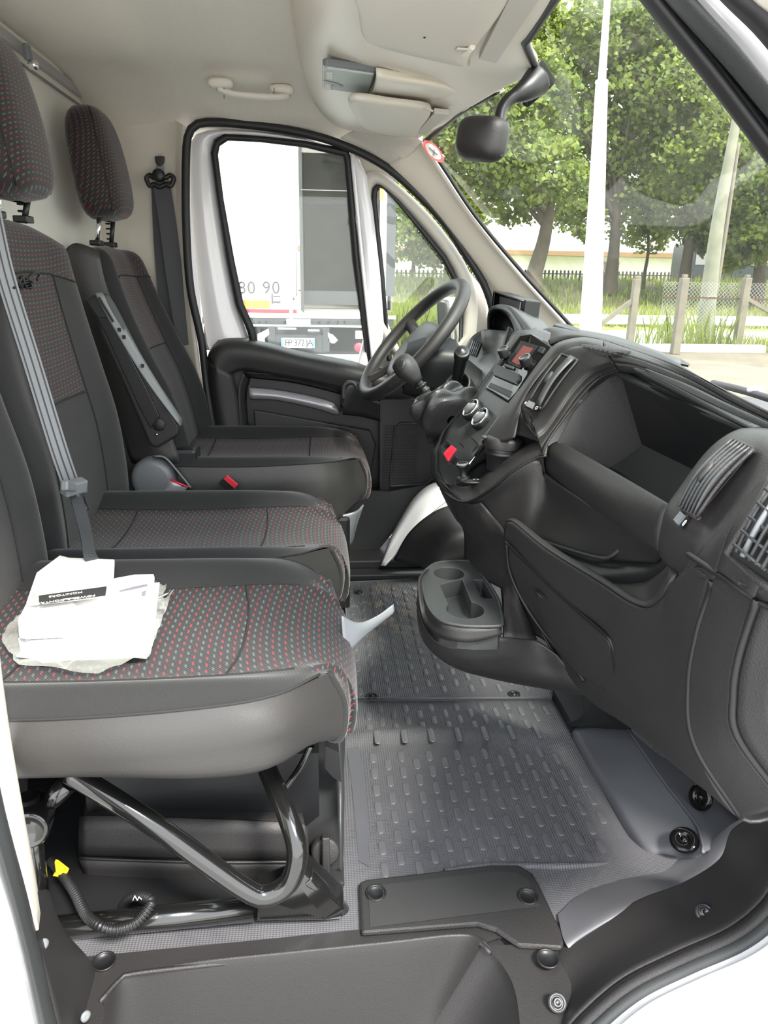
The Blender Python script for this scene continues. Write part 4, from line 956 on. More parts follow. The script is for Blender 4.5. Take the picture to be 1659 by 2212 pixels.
def booklet(name, px, z, t, lab, seed, pages=3):
    th_ = thing(name, at(px[0][0], px[0][1], Z=z), lab, 'booklet')
    q = MB(); q.prism([at(x, y, Z=z) for x, y in px], (0, 0, t), M_['paper']); q.build('cover', th_, bevel=.0008)
    return th_
b1 = booklet('document', [(40, 1385), (70, 1352), (320, 1268), (345, 1262), (330, 1395), (318, 1420), (90, 1432), (45, 1412)], ZP+.004, .004, 'white folded document sheet, lowest of the papers in the bag', 1)
b2_ = booklet('document', [(50, 1360), (75, 1318), (250, 1255), (330, 1240), (334, 1252), (322, 1395), (200, 1418), (60, 1398)], ZP+.009, .005, 'white document with small dark print, second from the bottom under the stapled booklet', 2)
b3 = booklet('leaflet', [(42, 1378), (40, 1345), (58, 1310), (150, 1300), (200, 1348), (180, 1375), (60, 1382)], ZP+.016, .005, 'crumpled white folded leaflet at the left end of the paper pile', 3)
b4 = booklet('booklet', [(58, 1310), (80, 1245), (130, 1207), (150, 1212), (248, 1216), (246, 1250), (232, 1290), (82, 1308)], ZP+.023, .006, 'white booklet with dark printed title band, topmost of the paper pile', 4)
ZT = ZP+.0295
def inkband(px, mat, name, par, z=ZT): 
    q = MB(); q.prism([at(x, y, Z=z) for x, y in px], (0, 0, .0006), mat); return q.build(name, par)
inkband([(84, 1287), (231, 1267), (228, 1287), (84, 1307)], M_['ink'], 'title_band', b4)
inkband([(60, 1302), (72, 1279), (84, 1287), (82, 1307)], solid_mat('grey_green_card', (.30, .34, .31), .6), 'spine_panel', b4)
bo = at(160, 1290, Z=ZT+.0008)
xd = at(90, 1301, Z=ZT)-at(200, 1285, Z=ZT); yd = at(150, 1300, Z=ZT)-at(150, 1270, Z=ZT)
for s_, dx, dy, sz in (('POWER & CONTROL', 206, 1284, .0084), ('MONITORS', 178, 1277, .0084)):
    if s_.strip(): text(s_, 'title_text', sz, at(dx, dy, Z=ZT+.0009), xd, yd, M_['cream'], b4, ext=.0002)
q = MB()
for k in range(8): q.box(at(165-k*4, 1291+k*.5, Z=ZT+.001), (.0018, .0028, .0004), M_['cream'])
q.build('fine_print', b4)
inkband([(258, 1276), (288, 1268), (318, 1262), (319, 1266), (290, 1273), (258, 1279)], M_['inkg'], 'printed_picture', b2_, z=ZP+.0146)
inkband([(306, 1280), (316, 1275), (314, 1287), (306, 1289)], M_['inkg'], 'printed_picture', b2_, z=ZP+.0146)
q = MB()
for k in range(9): q.box(at(60+k*9, 1384-k*.8, Z=ZP+.0145), (.0035, .004, .0006), M_['inkg'])
q.build('fine_print', b2_)
b5 = booklet('leaflet', [(35, 1420), (60, 1398), (200, 1400), (320, 1385), (325, 1398), (300, 1415), (120, 1430)], ZP+.006, .003, 'white sheet sticking out along the near edge of the bag', 5)
# strip tag hanging between the seats
b = MB(); b.patch([[(738, 1330, .93), (775, 1345, .96), (815, 1330, 1.0), (850, 1305, 1.05)], [(740, 1370, .93), (775, 1362, .95), (812, 1345, .99), (852, 1318, 1.05)], [(745, 1425, .92), (775, 1390, .95), (800, 1365, .98), (850, 1325, 1.05)]], solid_mat('pale_film', (.30, .31, .33), .4), per=3); o = b.build('plastic_strip', solid=.0006); tag(o, 'torn pale plastic strip sticking out in front of the near seat over the floor', 'plastic strip')
# ================================================================== DASHBOARD
BK = M_['black']; DK = M_['dark']; GY = M_['greyp']
dash = thing('dashboard', (.6, 1.35, .3), 'black textured van dashboard with open storage bin, air vents and centre console', 'dashboard')
# core behind the visible skins
b = MB(); yy = [.70, 1.0, 1.3, 1.6, 1.9, 2.22]
for prof in ([(.62, .56), (.98, .56), (.98, .05), (.70, .05), (.64, .30), (.60, .50)],):
    b.grid([[Vector((x, y, z)) for x, z in prof] for y in yy], M_['deep'], closed_v=True)
b.build('dash_core', dash)
def part(name, fn, par=dash, solid=.003, bevel=0, lab=None, sub=0):
    q = MB(); fn(q); o = q.build(name, par, solid=solid, bevel=bevel, sub=sub)
    if lab: o['label'] = lab
    return o
C1 = [(1165, 716, 1.60), (1195, 708, 1.52), (1250, 720, 1.42), (1381, 752, 1.18), (1440, 775, 1.06), (1500, 813, .96), (1600, 864, .85), (1700, 912, .74)]
K = [(1190, 744, 1.42), (1222, 734, 1.38), (1254, 730, 1.35), (1302, 736, 1.28), (1381, 763, 1.12), (1476, 799, .98), (1595, 862, .85), (1700, 915, .74)]
def f(q):
    c = [A3(p) for p in C1]
    q.patch([[p+Vector((.05, .06, -.14)) for p in c], [p+Vector((.025, .03, -.03)) for p in c], c, [A3(p) for p in K]], BK, n=60, per=4)
part('top_cover', f)
Kf = [(1044, 954, 1.32), (1097, 875, 1.33), (1131, 831, 1.35), (1175, 771, 1.38), (1205, 742, 1.39), (1254, 730, 1.35), (1302, 736, 1.28), (1381, 763, 1.12), (1476, 799, .98), (1595, 862, .85), (1700, 915, .74)]
O_ = [(1112, 945, 1.25), (1126, 885, 1.28), (1145, 840, 1.29), (1191, 783, 1.31), (1222, 756, 1.30), (1258, 748, 1.28), (1302, 757, 1.22), (1387, 779, 1.08), (1488, 819, .96), (1590, 874, .85), (1700, 925, .74)]
Km = [(1080, 955, 1.285), (1110, 890, 1.295), (1135, 838, 1.31), (1180, 780, 1.33), (1212, 745, 1.335), (1255, 736, 1.31), (1302, 744, 1.25), (1383, 768, 1.10), (1481, 806, .97), (1592, 866, .85), (1700, 918, .74)]
part('centre_arch', lambda q: (q.patch([Kf[:7], [(x, y, Y-.008) for x, y, Y in Km[:7]], O_[:7]], BK, n=60, per=6), q.patch([[(1302, 736, 1.28), (1381, 763, 1.12), (1476, 799, .98), (1595, 862, .85), (1700, 915, .74)], [(1302, 757, 1.22), (1387, 779, 1.08), (1488, 819, .96), (1590, 874, .85), (1700, 925, .74)]], BK, n=30, per=3)))
I_ = [(1160, 942, 1.20), (1178, 928, 1.205), (1206, 889, 1.21), (1238, 843, 1.22), (1278, 803, 1.21), (1325, 783, 1.17), (1387, 793, 1.07), (1488, 839, .95), (1588, 892, .85), (1700, 950, .74)]
Ob = [(1126, 885, 1.28), (1134, 862, 1.285), (1191, 783, 1.31), (1222, 756, 1.30), (1258, 748, 1.28), (1302, 757, 1.22), (1387, 779, 1.08), (1488, 819, .96), (1590, 874, .85), (1700, 925, .74)]
def f(q):
    q.patch([Ob[:6], [(1148, 905, 1.255), (1165, 880, 1.262), (1208, 822, 1.270), (1240, 785, 1.265), (1275, 770, 1.24), (1315, 772, 1.185)], I_[:6]], BK, n=60, per=4)
    q.patch([[(1302, 757, 1.22), (1387, 779, 1.08), (1488, 819, .96), (1590, 874, .85), (1700, 925, .74)], [(1325, 783, 1.17), (1387, 793, 1.07), (1488, 839, .95), (1588, 892, .85), (1700, 950, .74)]], BK, n=30, per=3)
    q.patch([[(1126, 885, 1.28), (1132, 905, 1.27), (1142, 925, 1.26), (1158, 940, 1.22)], [(1148, 905, 1.255), (1150, 915, 1.25), (1155, 928, 1.235), (1160, 942, 1.20)]], BK, per=2)
part('vent_panel', f)
# the pod side and the surround of the bin
J_ = [(1172, 985, 1.19), (1180, 962, 1.19), (1206, 922, 1.20), (1254, 859, 1.205), (1294, 819, 1.20), (1337, 801, 1.16), (1400, 812, 1.06), (1490, 853, .95), (1590, 905, .85), (1700, 962, .74)]
part('bin_surround', lambda q: (q.patch([I_[:6], [(a[0]*.5+c[0]*.5+2, a[1]*.5+c[1]*.5+4, a[2]*.5+c[2]*.5+.008) for a, c in zip(I_[:6], J_[:6])], J_[:6]], BK, n=60, per=4), q.patch([I_[5:], J_[5:]], BK, n=30, per=2)))
# lid strip with dark finger groove; rear plane coloured paler to look lit
part('bin_lid', lambda q: (q.patch([[(1395, 796, 1.05), (1480, 828, .945), (1560, 866, .86), (1700, 932, .73)], [(1398, 804, 1.045), (1480, 848, .935), (1560, 888, .85), (1700, 965, .725)]], GY, per=3)), lab='lid plane above the bin, coloured paler grey as if lit')
part('finger_groove', lambda q: q.patch([[(1370, 795, 1.085), (1400, 804, 1.04), (1480, 846, .93), (1655, 932, .755)], [(1374, 806, 1.085), (1400, 822, 1.035), (1480, 862, .925), (1636, 936, .757)]], M_['deep'], per=2))
# bin
def f(q):
    wl_ = [at(1203, 957, Y=1.205), at(1240, 890, Y=1.205), at(1278, 843, Y=1.205), at(1312, 818, Y=1.205), at(1343, 806, Y=1.205), at(1387, 962, Y=1.19), at(1338, 1020, Y=1.19), at(1300, 1022, Y=1.19)]
    q.poly([p for p in wl_], BK)
    TLb, TRb = at(1343, 808, Y=1.20), at(1640, 940, Y=.765)
    BLb, BRb = at(1387, 960, Y=1.19), Vector((.548, .76, .585))
    q.poly([TLb, TRb, BRb, BLb], DK)
    FL, FR = at(1330, 1020, Y=1.19), Vector((.45, .76, .50))
    q.poly([BLb, BRb, Vector((.50, .76, .53)), at(1336, 1019, Y=1.19)], GY)
    q.poly([at(1336, 1019, Y=1.19), Vector((.50, .76, .53)), Vector((.43, .76, .53)), at(1240, 975, Y=1.2)], DK)
    q.tube([at(1343, 806, Y=1.2)-Vector((.004, 0, 0)), at(1480, 870, Y=.975), at(1635, 932, Y=.765)], .005, GY, seg=10)
    q.tube([at(1350, 801, Y=1.2), at(1480, 860, Y=.975), at(1640, 928, Y=.765)], .003, M_['black'], seg=8)
part('bin_recess', f, solid=.002)
def f(q):
    q.patch([[(1232, 968, 1.19), (1330, 1028, 1.0), (1455, 1100, .79)], [(1206, 955, 1.215), (1322, 1020, 1.0), (1443, 1092, .79)], [(1180, 972, 1.22), (1305, 1042, .99), (1432, 1118, .785)], [(1177, 1003, 1.22), (1295, 1075, .985), (1425, 1155, .785)], [(1185, 1032, 1.215), (1300, 1108, .99), (1427, 1192, .79)], [(1200, 1035, 1.215), (1310, 1105, 1.0), (1430, 1180, .8)]], BK, n=30, per=5)
    q.patch([[(1206, 955, 1.215), (1232, 968, 1.19)], [(1180, 972, 1.222), (1195, 985, 1.21)], [(1177, 1003, 1.222), (1190, 1010, 1.21)], [(1185, 1032, 1.217), (1200, 1035, 1.21)]], BK, per=3, n=6)
part('bin_lip', f, lab='rounded front lip of the open bin')
# centre-side vent and near vent
def vent(name, tl, tr, bl, br, Ys, slats, half_closed, wheel, lab):
    p = [at(*a, Y=y) for a, y in zip((tl, tr, br, bl), Ys)]
    TL, TR, BR, BL = p; n_ = (TR-TL).cross(BL-TL).normalized()
    if n_.dot(CAM-TL) < 0: n_ = -n_
    q = MB(); q.prism([x+n_*.0006 for x in p], n_*.0006, M_['deep'])
    o = q.build(name, dash); o['label'] = lab
    def bul(t): return n_*(.006*sin(pi*t)+.002)
    q = MB()
    for P0, P1 in ((TL, BL), (TR, BR)):
        q.tube([P0+(P1-P0)*t+bul(t)*.6 for t in [k/10 for k in range(11)]], .0022, BK, raw=True, seg=8)
    q.tube([TL, TR], .0026, BK, raw=True, seg=8); q.tube([BL, BR], .0026, BK, raw=True, seg=8); q.build('vent_frame', o)
    if half_closed:
        q = MB(); a = [TL.lerp(TR, .52)+(BL.lerp(BR, .52)-TL.lerp(TR, .52))*(k/10)+bul(k/10) for k in range(11)]; c = [TL.lerp(TR, .97)+(BL.lerp(BR, .97)-TL.lerp(TR, .97))*(k/10)+bul(k/10)*1.6+n_*.004 for k in range(11)]
        m_ = [x.lerp(y_, .35)+n_*.006 for x, y_ in zip(a, c)]
        q.grid([a, m_, c], GY); s_ = q.build('vent_flap', o, solid=.002); s_['label'] = 'grey closing flap'
    else:
        for k in range(slats):
            t = .12+.8*k/(slats-1); q = MB()
            q.patch([[TL.lerp(TR, t-.010)+(BL.lerp(BR, t-.010)-TL.lerp(TR, t-.010))*(j/6)+bul(j/6)*.6 for j in range(7)], [TL.lerp(TR, t+.010)+(BL.lerp(BR, t+.010)-TL.lerp(TR, t+.010))*(j/6)+bul(j/6)*1.2+n_*.002 for j in range(7)]], GY, per=1, n=12)
            q.build('vent_slat', o, solid=.001)
    q = MB(); c = TL.lerp(TR, .42).lerp(BL.lerp(BR, .42), .5)+n_*.010; up = (BL-TL).normalized(); sd_ = (TR-TL).normalized()
    q.ell(c, (.0055, .013, .005), BK, Matrix((sd_, up, n_)).transposed(), seg=16, rings=8); q.build('vent_knob', o)
    wc = at(*wheel[:2], Y=wheel[2])+n_*.004; w_ = MB()
    for k in range(5): w_.box(wc+sd_*(k-2)*.0034+n_*.002, (.0022, .011, .005), M_['slide'], Matrix((sd_, up, n_)).transposed())
    w_.box(wc, (.023, .0145, .003), M_['deep'], Matrix((sd_, up, n_)).transposed()); w_.build('thumb_wheel', o)
    q = MB(); q.ell(wc-sd_*.0145+n_*.001, (.0016, .0028, .0006), M_['cream'], Matrix((sd_, up, n_)).transposed(), seg=10, rings=5)
    q.build('open_mark', o)
    q = MB(); cc_ = wc+sd_*.0145+n_*.001; q.tube([cc_+sd_*cos(a*pi/6)*.002+up*sin(a*pi/6)*.0032 for a in range(12)], .0005, M_['cream'], closed=True, raw=True, seg=5); q.build('closed_mark', o)
    return o
vent('air_vent', (1213, 766), (1249, 779), (1143, 868), (1172, 884), (1.295, 1.258, 1.233, 1.268), 8, True, (1150, 879, 1.250), 'air vent beside the radio, half closed by a grey flap')
# near vent pod
E0 = [(1650, 925, .78), (1590, 932, .78), (1530, 975, .78), (1470, 1055, .78), (1443, 1095, .78), (1430, 1140, .78), (1425, 1180, .78), (1432, 1208, .78), (1465, 1240, .74)]
E1 = [(1690, 930, .74), (1600, 938, .73), (1540, 985, .72), (1478, 1062, .715), (1452, 1092, .71), (1441, 1120, .705), (1434, 1165, .71), (1438, 1200, .72), (1466, 1240, .72)]
E2 = [(1740, 950, .64), (1665, 962, .64), (1605, 1030, .64), (1550, 1105, .64), (1520, 1140, .64), (1500, 1172, .64), (1485, 1205, .65), (1476, 1228, .67), (1468, 1241, .70)]
E3 = [(1760, 990, .6), (1700, 1005, .6), (1630, 1060, .6), (1575, 1125, .6), (1540, 1165, .6), (1512, 1200, .605), (1494, 1226, .62), (1482, 1238, .64), (1470, 1244, .68)]
E4 = [(1800, 1080, .5), (1740, 1040, .5), (1662, 1030, .5), (1608, 1095, .5), (1578, 1150, .5), (1562, 1195, .505), (1552, 1228, .515), (1538, 1250, .53), (1500, 1225, .58)]
part('near_vent_pod', lambda q: q.patch([E0, E1, E2, E3], BK, n=60, per=6), lab='moulded pod around the nearest vent')
vent('air_vent', (1583, 950), (1630, 972), (1466, 1098), (1508, 1118), (.712, .645, .638, .702), 6, False, (1480, 1128, .672), 'air vent nearest the passenger door with open slats')
def f(q):
    q.patch([E3, [((a[0]+c[0])/2, (a[1]+c[1])/2-3, (a[2]+c[2])/2-.008) for a, c in zip(E3, E4)], E4], BK, n=50, per=5)
    q.patch([E4[:7], [(1850, 1130, .40), (1800, 1120, .41), (1740, 1150, .42), (1700, 1200, .43), (1670, 1230, .44), (1645, 1255, .455), (1630, 1290, .47)]], BK, n=40, per=5)
part('end_cap', f)
# round corner vent
q = MB(); fr = [(1668, 1028), (1568, 1190), (1578, 1198), (1640, 1250), (1700, 1290), (1760, 1240), (1740, 1080)]
fp = [at(x, y, Y=y_) for (x, y), y_ in zip(fr, (.477, .480, .478, .445, .42, .40, .42))]
q.add([p+Vector((-.001, -.004, 0)) for p in fp], [tuple(range(7))], M_['deep'], False); cv = q.build('corner_vent', dash, solid=.001); cv['label'] = 'corner air vent with fine louvres at the door end'
q = MB(); q.tube([p+Vector((-.002, -.006, 0)) for p in fp[:5]], .0034, BK, raw=True, seg=8); q.build('vent_frame', cv)
for k in range(6):
    q = MB(); a = at(1590+k*14, 1192+k*9, Y=.462-k*.008); c = at(1668+k*16, 1050+k*14, Y=.460-k*.008)
    q.tube([a, a.lerp(c, .5)+Vector((-.004, -.004, .002)), c], .0022 if k == 1 else .0014, M_['slide'] if k == 1 else GY, seg=6); q.build('louvre', cv)
for k in range(5):
    q = MB(); a = at(1584+k*17, 1175-k*30, Y=.458); c = at(1655+k*17, 1232-k*30, Y=.43); q.tube([a, c], .0012, GY, seg=6); q.build('cross_slat', cv)
# lower skins
B0 = [(1500, 1225, .58), (1538, 1252, .545), (1530, 1290, .56), (1505, 1370, .57), (1488, 1480, .58), (1502, 1610, .58), (1600, 1765, .6)]
B1 = [(1556, 1232, .515), (1590, 1268, .505), (1575, 1310, .515), (1552, 1380, .525), (1538, 1480, .53), (1548, 1600, .535), (1655, 1750, .55)]
B2 = [(1600, 1260, .48), (1634, 1295, .475), (1612, 1360, .487), (1592, 1430, .495), (1583, 1500, .5), (1592, 1590, .505), (1695, 1730, .51)]
B3 = [(1700, 1290, .44), (1740, 1310, .445), (1720, 1370, .455), (1700, 1440, .46), (1690, 1500, .465), (1700, 1590, .47), (1780, 1720, .47)]
part('end_trim', lambda q: (q.patch([B0, B1, B2], BK, n=40, per=5), q.tube([(x, y, Y-.002) for x, y, Y in B0[1:]], .002, M_['deep'], seg=6)), lab='vertical grained end trim by the door')
part('fuse_cover', lambda q: (q.patch([B2, B3], BK, n=40, per=3), q.tube([(x+1, y, Y-.003) for x, y, Y in B2[1:]], .002, M_['deep'], seg=6), q.tube([(1487, 1198, .605), (1555, 1243, .515), (1634, 1296, .475), (1700, 1330, .45)], .0016, M_['deep'], seg=6)))
# side panel of the console under the bin
Mtop = [(965, 1065, 1.41), (1005, 1083, 1.31), (1055, 1058, 1.25), (1105, 1018, 1.22), (1160, 988, 1.20), (1180, 1025, 1.19), (1300, 1105, .995), (1428, 1190, .80)]
Mmid = [(975, 1085, 1.39), (1020, 1105, 1.31), (1070, 1090, 1.26), (1110, 1070, 1.23), (1150, 1060, 1.20), (1190, 1085, 1.17), (1300, 1150, .99), (1428, 1205, .82)]
Mbot = [(990, 1118, 1.36), (1035, 1150, 1.30), (1085, 1163, 1.22), (1110, 1158, 1.19), (1150, 1162, 1.14), (1200, 1180, 1.08), (1300, 1207, .97), (1420, 1215, .84)]
part('side_panel', lambda q: (q.patch([Mtop, Mmid, Mbot], BK, n=60, per=6), q.tube([(1152, 1162, 1.13), (1230, 1188, 1.045), (1295, 1205, .965), (1320, 1202, .94), (1345, 1182, .93), (1372, 1160, .92)], .0015, GY, seg=6, n=40)))
# open shelf behind the curved lip
S_ = [(1093, 1128, 1.15), (1110, 1128, 1.12), (1180, 1185, 1.02), (1300, 1259, .87), (1350, 1293, .80), (1395, 1311, .75), (1425, 1296, .72), (1445, 1262, .70), (1462, 1235, .70)]
Si = [(1100, 1122, 1.16), (1120, 1126, 1.13), (1190, 1180, 1.035), (1305, 1250, .885), (1355, 1283, .815), (1396, 1300, .767), (1420, 1288, .737), (1438, 1258, .717), (1455, 1232, .715)]
Sf = [(1105, 1135, 1.17), (1130, 1148, 1.15), (1195, 1205, 1.07), (1270, 1253, .96), (1330, 1262, .90), (1389, 1260, .85), (1415, 1248, .82), (1437, 1230, .79), (1450, 1215, .77)]
part('open_shelf', lambda q: (q.patch([S_, Si, [(x+2, y+6, Y+.02) for x, y, Y in Si], Sf], BK, n=50, per=4), q.patch([Sf, [(1115, 1150, 1.2), (1150, 1158, 1.16), (1200, 1178, 1.10), (1290, 1202, 1.0), (1340, 1190, .96), (1385, 1180, .92), (1415, 1185, .88), (1430, 1190, .85), (1440, 1200, .80)]], DK, n=40, per=3)))
G0 = [(1093, 1130, 1.15), (1110, 1130, 1.12), (1180, 1187, 1.02), (1300, 1262, .87), (1350, 1296, .80), (1395, 1314, .75), (1425, 1299, .72), (1447, 1264, .70), (1500, 1225, .60), (1535, 1252, .55)]
G1 = [(1090, 1165, 1.15), (1105, 1185, 1.125), (1170, 1250, 1.03), (1290, 1330, .89), (1340, 1365, .82), (1390, 1385, .76), (1430, 1375, .71), (1465, 1340, .66), (1495, 1310, .60), (1518, 1325, .57)]
G2 = [(1103, 1240, 1.15), (1130, 1280, 1.12), (1200, 1370, 1.02), (1290, 1415, .91), (1340, 1445, .85), (1390, 1470, .78), (1425, 1480, .73), (1455, 1485, .68), (1477, 1480, .62), (1489, 1480, .585)]
G3 = [(1150, 1335, 1.12), (1190, 1385, 1.09), (1255, 1455, 1.0), (1310, 1490, .92), (1355, 1520, .86), (1400, 1550, .80), (1440, 1575, .75), (1470, 1595, .70), (1490, 1605, .64), (1502, 1615, .59)]
G4 = [(1225, 1440, 1.06), (1250, 1480, 1.05), (1285, 1520, 1.01), (1340, 1555, .94), (1390, 1590, .88), (1440, 1633, .83), (1490, 1678, .78), (1540, 1718, .73), (1575, 1748, .67), (1603, 1770, .61)]
part('lower_cover', lambda q: q.patch([G0, G1, G2, G3, G4, [A3(p)+Vector((.06, 0, .01)) for p in G4]], BK, n=60, per=6), lab='large lower dashboard cover')
part('glovebox_lid', lambda q: (q.patch([[(1096, 1178, 1.135), (1160, 1240, 1.045), (1240, 1315, .95), (1305, 1372, .875), (1322, 1398, .86)], [(1100, 1215, 1.135), (1160, 1290, 1.06), (1230, 1355, .965), (1300, 1405, .89), (1327, 1425, .865)], [(1118, 1265, 1.125), (1165, 1335, 1.08), (1225, 1410, 1.0), (1290, 1445, .92), (1330, 1460, .885)], [(1140, 1315, 1.115), (1180, 1370, 1.08), (1235, 1440, 1.01), (1290, 1480, .94), (1330, 1500, .90)]], BK, n=30, per=5), q.tube([(1094, 1172, 1.13), (1160, 1237, 1.04), (1240, 1312, .945), (1305, 1369, .868), (1323, 1395, .852), (1331, 1460, .872)], .0016, M_['deep'], seg=6), q.tube([(1094, 1172, 1.13), (1100, 1230, 1.135), (1125, 1290, 1.12), (1170, 1360, 1.08), (1230, 1430, 1.02), (1262, 1470, .99)], .0018, M_['deep'], seg=6)))
part('emblem_recess', lambda q: (q.patch([[(1157, 1276, 1.048), (1185, 1302, 1.02), (1214, 1332, .995)], [(1170, 1312, 1.062), (1198, 1340, 1.03), (1224, 1362, 1.0)], [(1183, 1341, 1.06), (1208, 1370, 1.035), (1236, 1392, 1.005)]], GY, per=4, n=10), q.tube([(1157, 1274, 1.045), (1214, 1331, .992), (1236, 1393, 1.0), (1183, 1342, 1.055)], .001, M_['deep'], closed=True, n=60, seg=5)), solid=.001)

# ---- centre console
T0 = [(1158, 708, 1.55), (1130, 722, 1.54), (1095, 765, 1.53), (1062, 812, 1.53), (1035, 850, 1.53), (1000, 885, 1.53), (962, 930, 1.52), (945, 975, 1.50), (945, 1015, 1.48), (962, 1045, 1.43)]
T1 = [(1240, 738, 1.40), (1208, 765, 1.38), (1168, 812, 1.37), (1130, 862, 1.36), (1090, 908, 1.36), (1045, 957, 1.36), (1025, 985, 1.36), (1003, 1010, 1.38), (990, 1035, 1.40), (982, 1055, 1.41)]
part('stack_surface', lambda q: (q.patch([T0, T1], GY, n=60, per=6, lin=True), q.patch([[(x-14, y+6, Y+.05) for x, y, Y in T0], T0], BK, n=60, per=2, lin=True)))
def quad(name, pts, mat, par, h=.002, bevel=.0015, lab=None):   # raised plate lying on the stack
    p = [A3(a) for a in pts]; n_ = (p[1]-p[0]).cross(p[2]-p[0]).normalized()
    if n_.dot(CAM-p[0]) < 0: n_ = -n_
    q = MB(); q.prism([x-n_*.002 for x in p], n_*(h+.002), mat); o = q.build(name, par, bevel=bevel)
    if lab: o['label'] = lab
    return o, n_, p
def SY(x, y):       # depth of the stack surface under a pixel, from its two edge curves
    best = None
    for i in range(len(T0)-1):
        for k in range(11):
            t = k/10; a = [T0[i][j]*(1-t)+T0[i+1][j]*t for j in range(3)]; c = [T1[i][j]*(1-t)+T1[i+1][j]*t for j in range(3)]
            dx, dy = c[0]-a[0], c[1]-a[1]; s_ = ((x-a[0])*dx+(y-a[1])*dy)/(dx*dx+dy*dy); px, py = a[0]+dx*s_, a[1]+dy*s_
            e = (px-x)**2+(py-y)**2
            if best is None or e < best[0]: best = (e, a[2]*(1-s_)+c[2]*s_)
    return best[1]
def S3(x, y, d=0): return (x, y, SY(x, y)-d)
def SP(*ps, d=0): return [S3(x, y, d) for x, y in ps]
radio, rn, _ = quad('radio_panel', SP((1125, 728), (1150, 725), (1186, 741), (1190, 752), (1141, 812), (1117, 851), (1099, 870), (1050, 840), (1067, 815), (1082, 788), d=.007), M_['gloss'], dash, h=.004, lab='gloss black radio fascia')
quad('display', SP((1131, 747), (1152, 753), (1121, 790), (1106, 781), d=.014), M_['lcd'], radio, h=.001, bevel=0, lab='reddish radio display')
quad('display_frame', SP((1126, 736), (1164, 748), (1123, 796), (1096, 784), d=.0125), M_['deep'], radio, h=.001, bevel=0)
def knob(name, c, n_, r, h, par, mat='dark', rim='slide', d=0, seg=28):
    p = A3(c); q = MB(); q.lathe([(r, 0), (r*.98, h*.8), (r*.9, h), (r*.8, h*.96), (0, h*.96)], p, n_, M_[mat], seg=seg)
    q.lathe([(r*.86, h*.985), (r*.74, h*.99)], p, n_, M_[rim], seg=seg)
    return q.build(name, par)
knob('radio_knob', S3(1092, 768, .010), rn, .0125, .018, radio); knob('radio_knob', S3(1139, 787, .010), rn, .0125, .018, radio)
o, _, _ = quad('button_block', SP((1077, 790), (1125, 811), (1126, 822), (1116, 833), (1070, 814), (1068, 805), d=.010), M_['dark'], radio, h=.006)
for k in range(5):
    quad('radio_button', SP((1079+k*9, 797+k*3.6), (1086+k*9, 799.5+k*3.6), (1079+k*9, 816+k*3.6), (1071+k*9, 812+k*3.6), d=.018), M_['greyp'], o, h=.002, bevel=.0008)
quad('function_button', SP((1170, 750), (1180, 754), (1172, 766), (1162, 761), d=.012), M_['deep'], radio, h=.004)
quad('button_strip', SP((1092, 786), (1112, 793), (1109, 799), (1089, 792), d=.012), M_['greyp'], radio, h=.003)
quad('lower_slot', SP((1062, 828), (1110, 848), (1104, 862), (1056, 838), d=.009), M_['deep'], radio, h=.004)
clim, cn, _ = quad('climate_panel', SP((1050, 842), (1100, 871), (1050, 940), (1034, 962), (1008, 940), (1005, 922), (1012, 890), d=.004), M_['greyp'], dash, h=.003, bevel=.003, lab='grey climate control panel')
for px, py in ((1026, 890), (1046, 910)):
    p = A3(S3(px, py, .009)); q = MB(); r = .0215
    q.lathe([(r*1.05, -.004), (r*1.05, .012), (r*.98, .014)], p, cn, M_['dark'], seg=36)
    for k in range(36):
        a = 2*pi*k/36; e1 = cn.orthogonal().normalized(); e2 = cn.cross(e1); q.box(p+(e1*cos(a)+e2*sin(a))*r*1.06+cn*.006, (.0012, .0012, .012), M_['deep'], Matrix((e1, e2, cn)).transposed())
    kb = q.build('climate_dial', clim); q = MB(); q.lathe([(r*.99, .013), (r*1.0, .0155), (r*.9, .016), (r*.88, .012)], p, cn, M_['chrome'], seg=40); q.build('chrome_ring', kb)
    q = MB(); q.lathe([(r*.88, .012), (r*.84, .009), (0, .009)], p, cn, M_['deep'], seg=32); q.ell(p+cn*.014, (.006, .015, .009), M_['slide'], Matrix((e1, e2, cn)).transposed() @ Matrix.Rotation(.4, 3, 'Z'), seg=14, rings=8); q.build('dial_grip', kb)
sw, sn, _ = quad('switch_row', SP((953, 965), (968, 951), (998, 990), (985, 1010), (970, 1005), d=.004), M_['greyp'], dash, h=.002, bevel=.001)
o, _, _ = quad('hazard_switch', SP((959, 981), (976, 962), (987, 971), (968, 997), d=.008), M_['red'], sw, h=.003, lab='red hazard light switch')
quad('door_lock_switch', SP((985, 984), (992, 990), (984, 1004), (974, 998), d=.008), M_['dark'], sw, h=.003)
quad('lamp_switch', SP((963, 955), (970, 953), (975, 962), (963, 966), d=.008), M_['dark'], sw, h=.003)
q = MB(); cc_ = A3(S3(1021, 922, .005)); q.patch([SP((978, 945), (1000, 925), (1012, 915), d=.002), SP((1000, 965), (1012, 955), (1030, 958), d=.004), SP((1008, 985), (1025, 975), (1040, 962), d=.003)], BK, per=4, n=10); q.build('console_tray', dash, solid=.002)
q = MB(); q.prism([at(x, y, Y=1.47) for x, y in ((975, 1062), (1040, 968), (1085, 938), (1180, 950), (1180, 1120), (1015, 1120))], (0, .004, 0), M_['deep']); q.build('console_core', dash)
